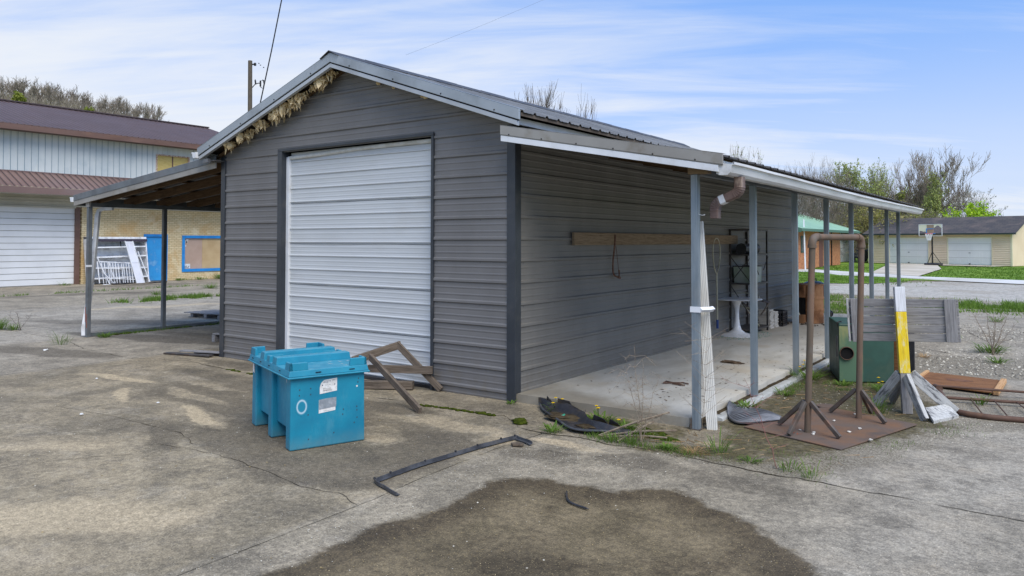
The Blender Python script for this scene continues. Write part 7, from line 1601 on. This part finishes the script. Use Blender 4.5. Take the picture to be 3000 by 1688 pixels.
# =================================================================== GRAVEL, PEBBLES, CRACKS
def scatter_stones(name, label, region, n, smin, smax, mats, seed, z=.0):
    rng = random.Random(seed); nr = np.random.default_rng(seed)
    xs_ = [p[0] for p in region]; ys_ = [p[1] for p in region]; X_ = nr.uniform(min(xs_), max(xs_), n * 3); Y_ = nr.uniform(min(ys_), max(ys_), n * 3)
    sd_ = poly_sd(X_, Y_, region); ok = sd_ > nr.normal(0, .05, n * 3) ; X_, Y_ = X_[ok][:n], Y_[ok][:n]
    for mi, mat in enumerate(mats):
        mb = MB()
        for x, y in zip(X_[mi::len(mats)], Y_[mi::len(mats)]):
            s = smin + (smax - smin) * rng.random() ** 2.5; a = rng.uniform(0, 6.28); ca, sa = math.cos(a), math.sin(a); vs = []
            for dx, dy, dz in ((1, .1, .1), (.2, .8, .0), (-.9, .3, .1), (-.5, -.7, .0), (.5, -.7, .1)): dx *= rng.uniform(.7, 1.2); dy *= rng.uniform(.6, 1.1); vs.append((x + (dx * ca - dy * sa) * s, y + (dx * sa + dy * ca) * s, z + s * dz))
            vs.append((x + rng.uniform(-.3, .3) * s, y + rng.uniform(-.3, .3) * s, z + s * rng.uniform(.5, .9))); mb.add(vs, [(0, 1, 5), (1, 2, 5), (2, 3, 5), (3, 4, 5), (4, 0, 5)])
        tag(mb.obj(name, mat), label[mi] if isinstance(label, (list, tuple)) else label, 'gravel', kind='stuff')
def stonem(name, c1, c2):
    m, t, b = newmat(name); t.put(b.inputs['Base Color'], t.mix(t.node('ShaderNodeNewGeometry').outputs['Random Per Island'], c1, c2)); b.inputs['Roughness'].default_value = .9; b.inputs['Specular IOR Level'].default_value = .2; return m
S4 = stonem('dull_tan_stone', lin(176, 160, 126), lin(140, 124, 94))
S1, S2, S3 = stonem('light_stone', lin(206, 200, 184), lin(158, 152, 138)), stonem('grey_stone', lin(146, 142, 132), lin(104, 100, 92)), stonem('tan_stone', lin(160, 142, 104), lin(112, 100, 74))
GR2 = [(2.3, -.85), (2.9, -.93), (3.35, -.85), (4.6, -.2), (5, 1.7), (4.3, 1.6), (3.9, 1.3), (3.75, .6), (3.3, -.05), (2.9, -.25), (2.3, -.45)]
scatter_stones('gravel', ['light gravel stones beside the steel plate', 'grey gravel stones beside the steel plate'], [(2.0, -.88), (2.9, -.95), (3.25, -.85), (3.6, -.25), (3.95, .7), (4.3, 1.55), (6, 1.7), (6, 3.3), (3.6, 3.0), (3.75, 2.1), (3.8, 1.3), (3.45, .5), (3.2, -.05), (2.8, -.35), (2.4, -.55)], 9000, .003, .012, (S1, S2), 1)
scatter_stones('gravel', ['light gravel stones in the mossy ground', 'tan gravel stones in the mossy ground'], MOSS, 1300, .003, .010, (S1, S3), 2)
scatter_stones('gravel', ['light gravel stones beyond the barricade', 'grey gravel stones beyond the barricade'], [(3.2, 4.5), (6, 4.9), (6, 10.5), (3.6, 11), (2.2, 12), (2.4, 8), (2.9, 6)], 7000, .006, .026, (S1, S2), 3)
scatter_stones('loose_pebbles', ['pale loose pebbles over the damp patch', 'tan loose pebbles over the damp patch'], [(1.35, -4.5), (1.5, -2.4), (2.2, -1.6), (2.6, -1.55), (3.3, -2.2), (3.8, -3.4), (4, -4.5)], 3600, .0016, .0046, (S4, S3), 4)
scatter_stones('loose_pebbles', ['white chips scattered over the concrete apron', 'tan chips scattered over the concrete apron'], [(-5, -4), (-5, 0), (3, -.9), (3.5, -2), (3.0, -5), (-1, -5)], 900, .003, .008, (S1, S3), 5)
scatter_stones('loose_pebbles', ['pale chips over the light strip of concrete', 'grey chips over the light strip of concrete'], [(.95, -1.0), (1.0, -4.5), (1.3, -4.5), (1.4, -2.4), (1.5, -2.0), (2.2, -1.5), (3.3, -2.0), (4.4, -3), (4.4, -.95)], 2600, .0022, .0060, (S1, S2), 6)
m_crack = pm('crack_dark', lin(84, 77, 65), lin(52, 47, 39), 12, .95, spec=.05)
def crack(pts_, w_, seed, name='ground_crack', jit=.025, step=.05, mat=None):
    rng = random.Random(seed); P_ = []
    for (a, b_) in zip(pts_, pts_[1:]):
        a, b_ = Vector((*a, 0)), Vector((*b_, 0)); n = max(1, int((b_ - a).length / step))
        for k in range(n): P_.append(a.lerp(b_, k / n))
    P_.append(Vector((*pts_[-1], 0))); L_, R_ = [], []; off_ = Vector()
    for i, p in enumerate(P_):
        d = (P_[min(i + 1, len(P_) - 1)] - P_[max(i - 1, 0)]); d = d.normalized() if d.length else Vector((1, 0, 0)); nn = Vector((-d.y, d.x, 0)); j = jit * (mnoise.noise((p.x * 6 + seed, p.y * 6, 0)) + .5 * mnoise.noise((p.x * 19, p.y * 19, seed)))
        wv = .72 * w_ * max(.10, .75 + 1.1 * mnoise.noise((p.x * 4, p.y * 4, seed + 5.0))); z_ = .0035 + .012 * mnoise.noise((p.x * .45 + 14.6, p.y * .45 - 6.2, 3.4))
        L_.append((p.x + nn.x * (j - wv / 2), p.y + nn.y * (j - wv / 2), z_)); R_.append((p.x + nn.x * (j + wv / 2), p.y + nn.y * (j + wv / 2), z_))
    return tag(MB().grid([R_, L_]).obj(name, mat or m_crack), kind='structure')
crack([(-4.706, -.551), (-3.617, -.602), (-1.456, -.694), (-.959, -.637), (-.695, -.67), (-.267, -.632), (.189, -.594), (.247, -.518), (.491, -.697), (.625, -.822), (.936, -.867), (1.262, -.804), (1.564, -.867), (1.912, -.819), (2.171, -.869), (2.924, -.93), (3.4, -.93), (4.38, -.95), (6, -1.0)], .018, 1)
crack([(-1.414, -3.017), (-.79, -2.913), (-.369, -2.934), (.035, -2.97), (.374, -3.032), (.688, -2.978), (.958, -3.047)], .008, 2)
crack([(-1.735, -4.055), (-1.60, -3.75), (-1.471, -3.502), (-1.3, -3.3)], .006, 3)
crack([(-3.615, -2.865), (-2.624, -2.735), (-1.617, -2.716), (-1.2, -2.85)], .007, 4); crack([(-1.9, -3.3), (-1.62, -3.0), (-1.55, -2.75)], .004, 14)
crack([(-6.043, -8), (-6.043, -2.472), (-6.067, -.835), (-6.06, 2.5)], .016, 5, jit=.004); crack([(-6.06, -.835), (-5.2, -.50), (-4.706, -.551)], .012, 6)
crack([(.998, -6.4), (.998, -4.276), (.971, -2.922), (.92, -2.367), (.89, -1.524), (.922, -.878)], .007, 7, jit=.004)
crack([(-12, -.4), (-9.05, -.42), (-7.6, -.75), (-6.06, -.835)], .012, 8); crack([(-21.0, -6), (-21.2, 2.59), (-21.4, 12)], .03, 9, jit=.02, step=.2); crack([(-15.9, -6), (-15.9, 2), (-15.85, 14)], .02, 10, jit=.02, step=.2)
crack([(-12.2, -4), (-11.6, -.4), (-11.3, 3), (-12.4, 9)], .015, 11, step=.1); crack([(2.6, 12.2), (3.6, 8.5), (4.4, 8.2), (6, 7.4)], .02, 12, step=.1); crack([(2.5, 7.2), (3.2, 6.6), (3.8, 5.8), (6, 5.3)], .02, 13, step=.1)
crack([(1.5, 13.5), (3, 13.2), (6, 13.5)], .03, 17, step=.1)
# orphan litter on the left yard
mb = MB(); rng = random.Random(8)
for x, y in ((-7.9, -1.15), (-7.85, -1.2), (-4.8, -1.9), (-9.2, -2.7), (-2.9, -2.2), (-3.0, -2.9)): blob(mb, (x, y, .012), rng.uniform(.012, .03), (1.3, 1, .5), x, 5)
tag(mb.obj('white_scraps', M_stick), 'few tiny white scraps scattered over the left yard', 'litter', kind='stuff')
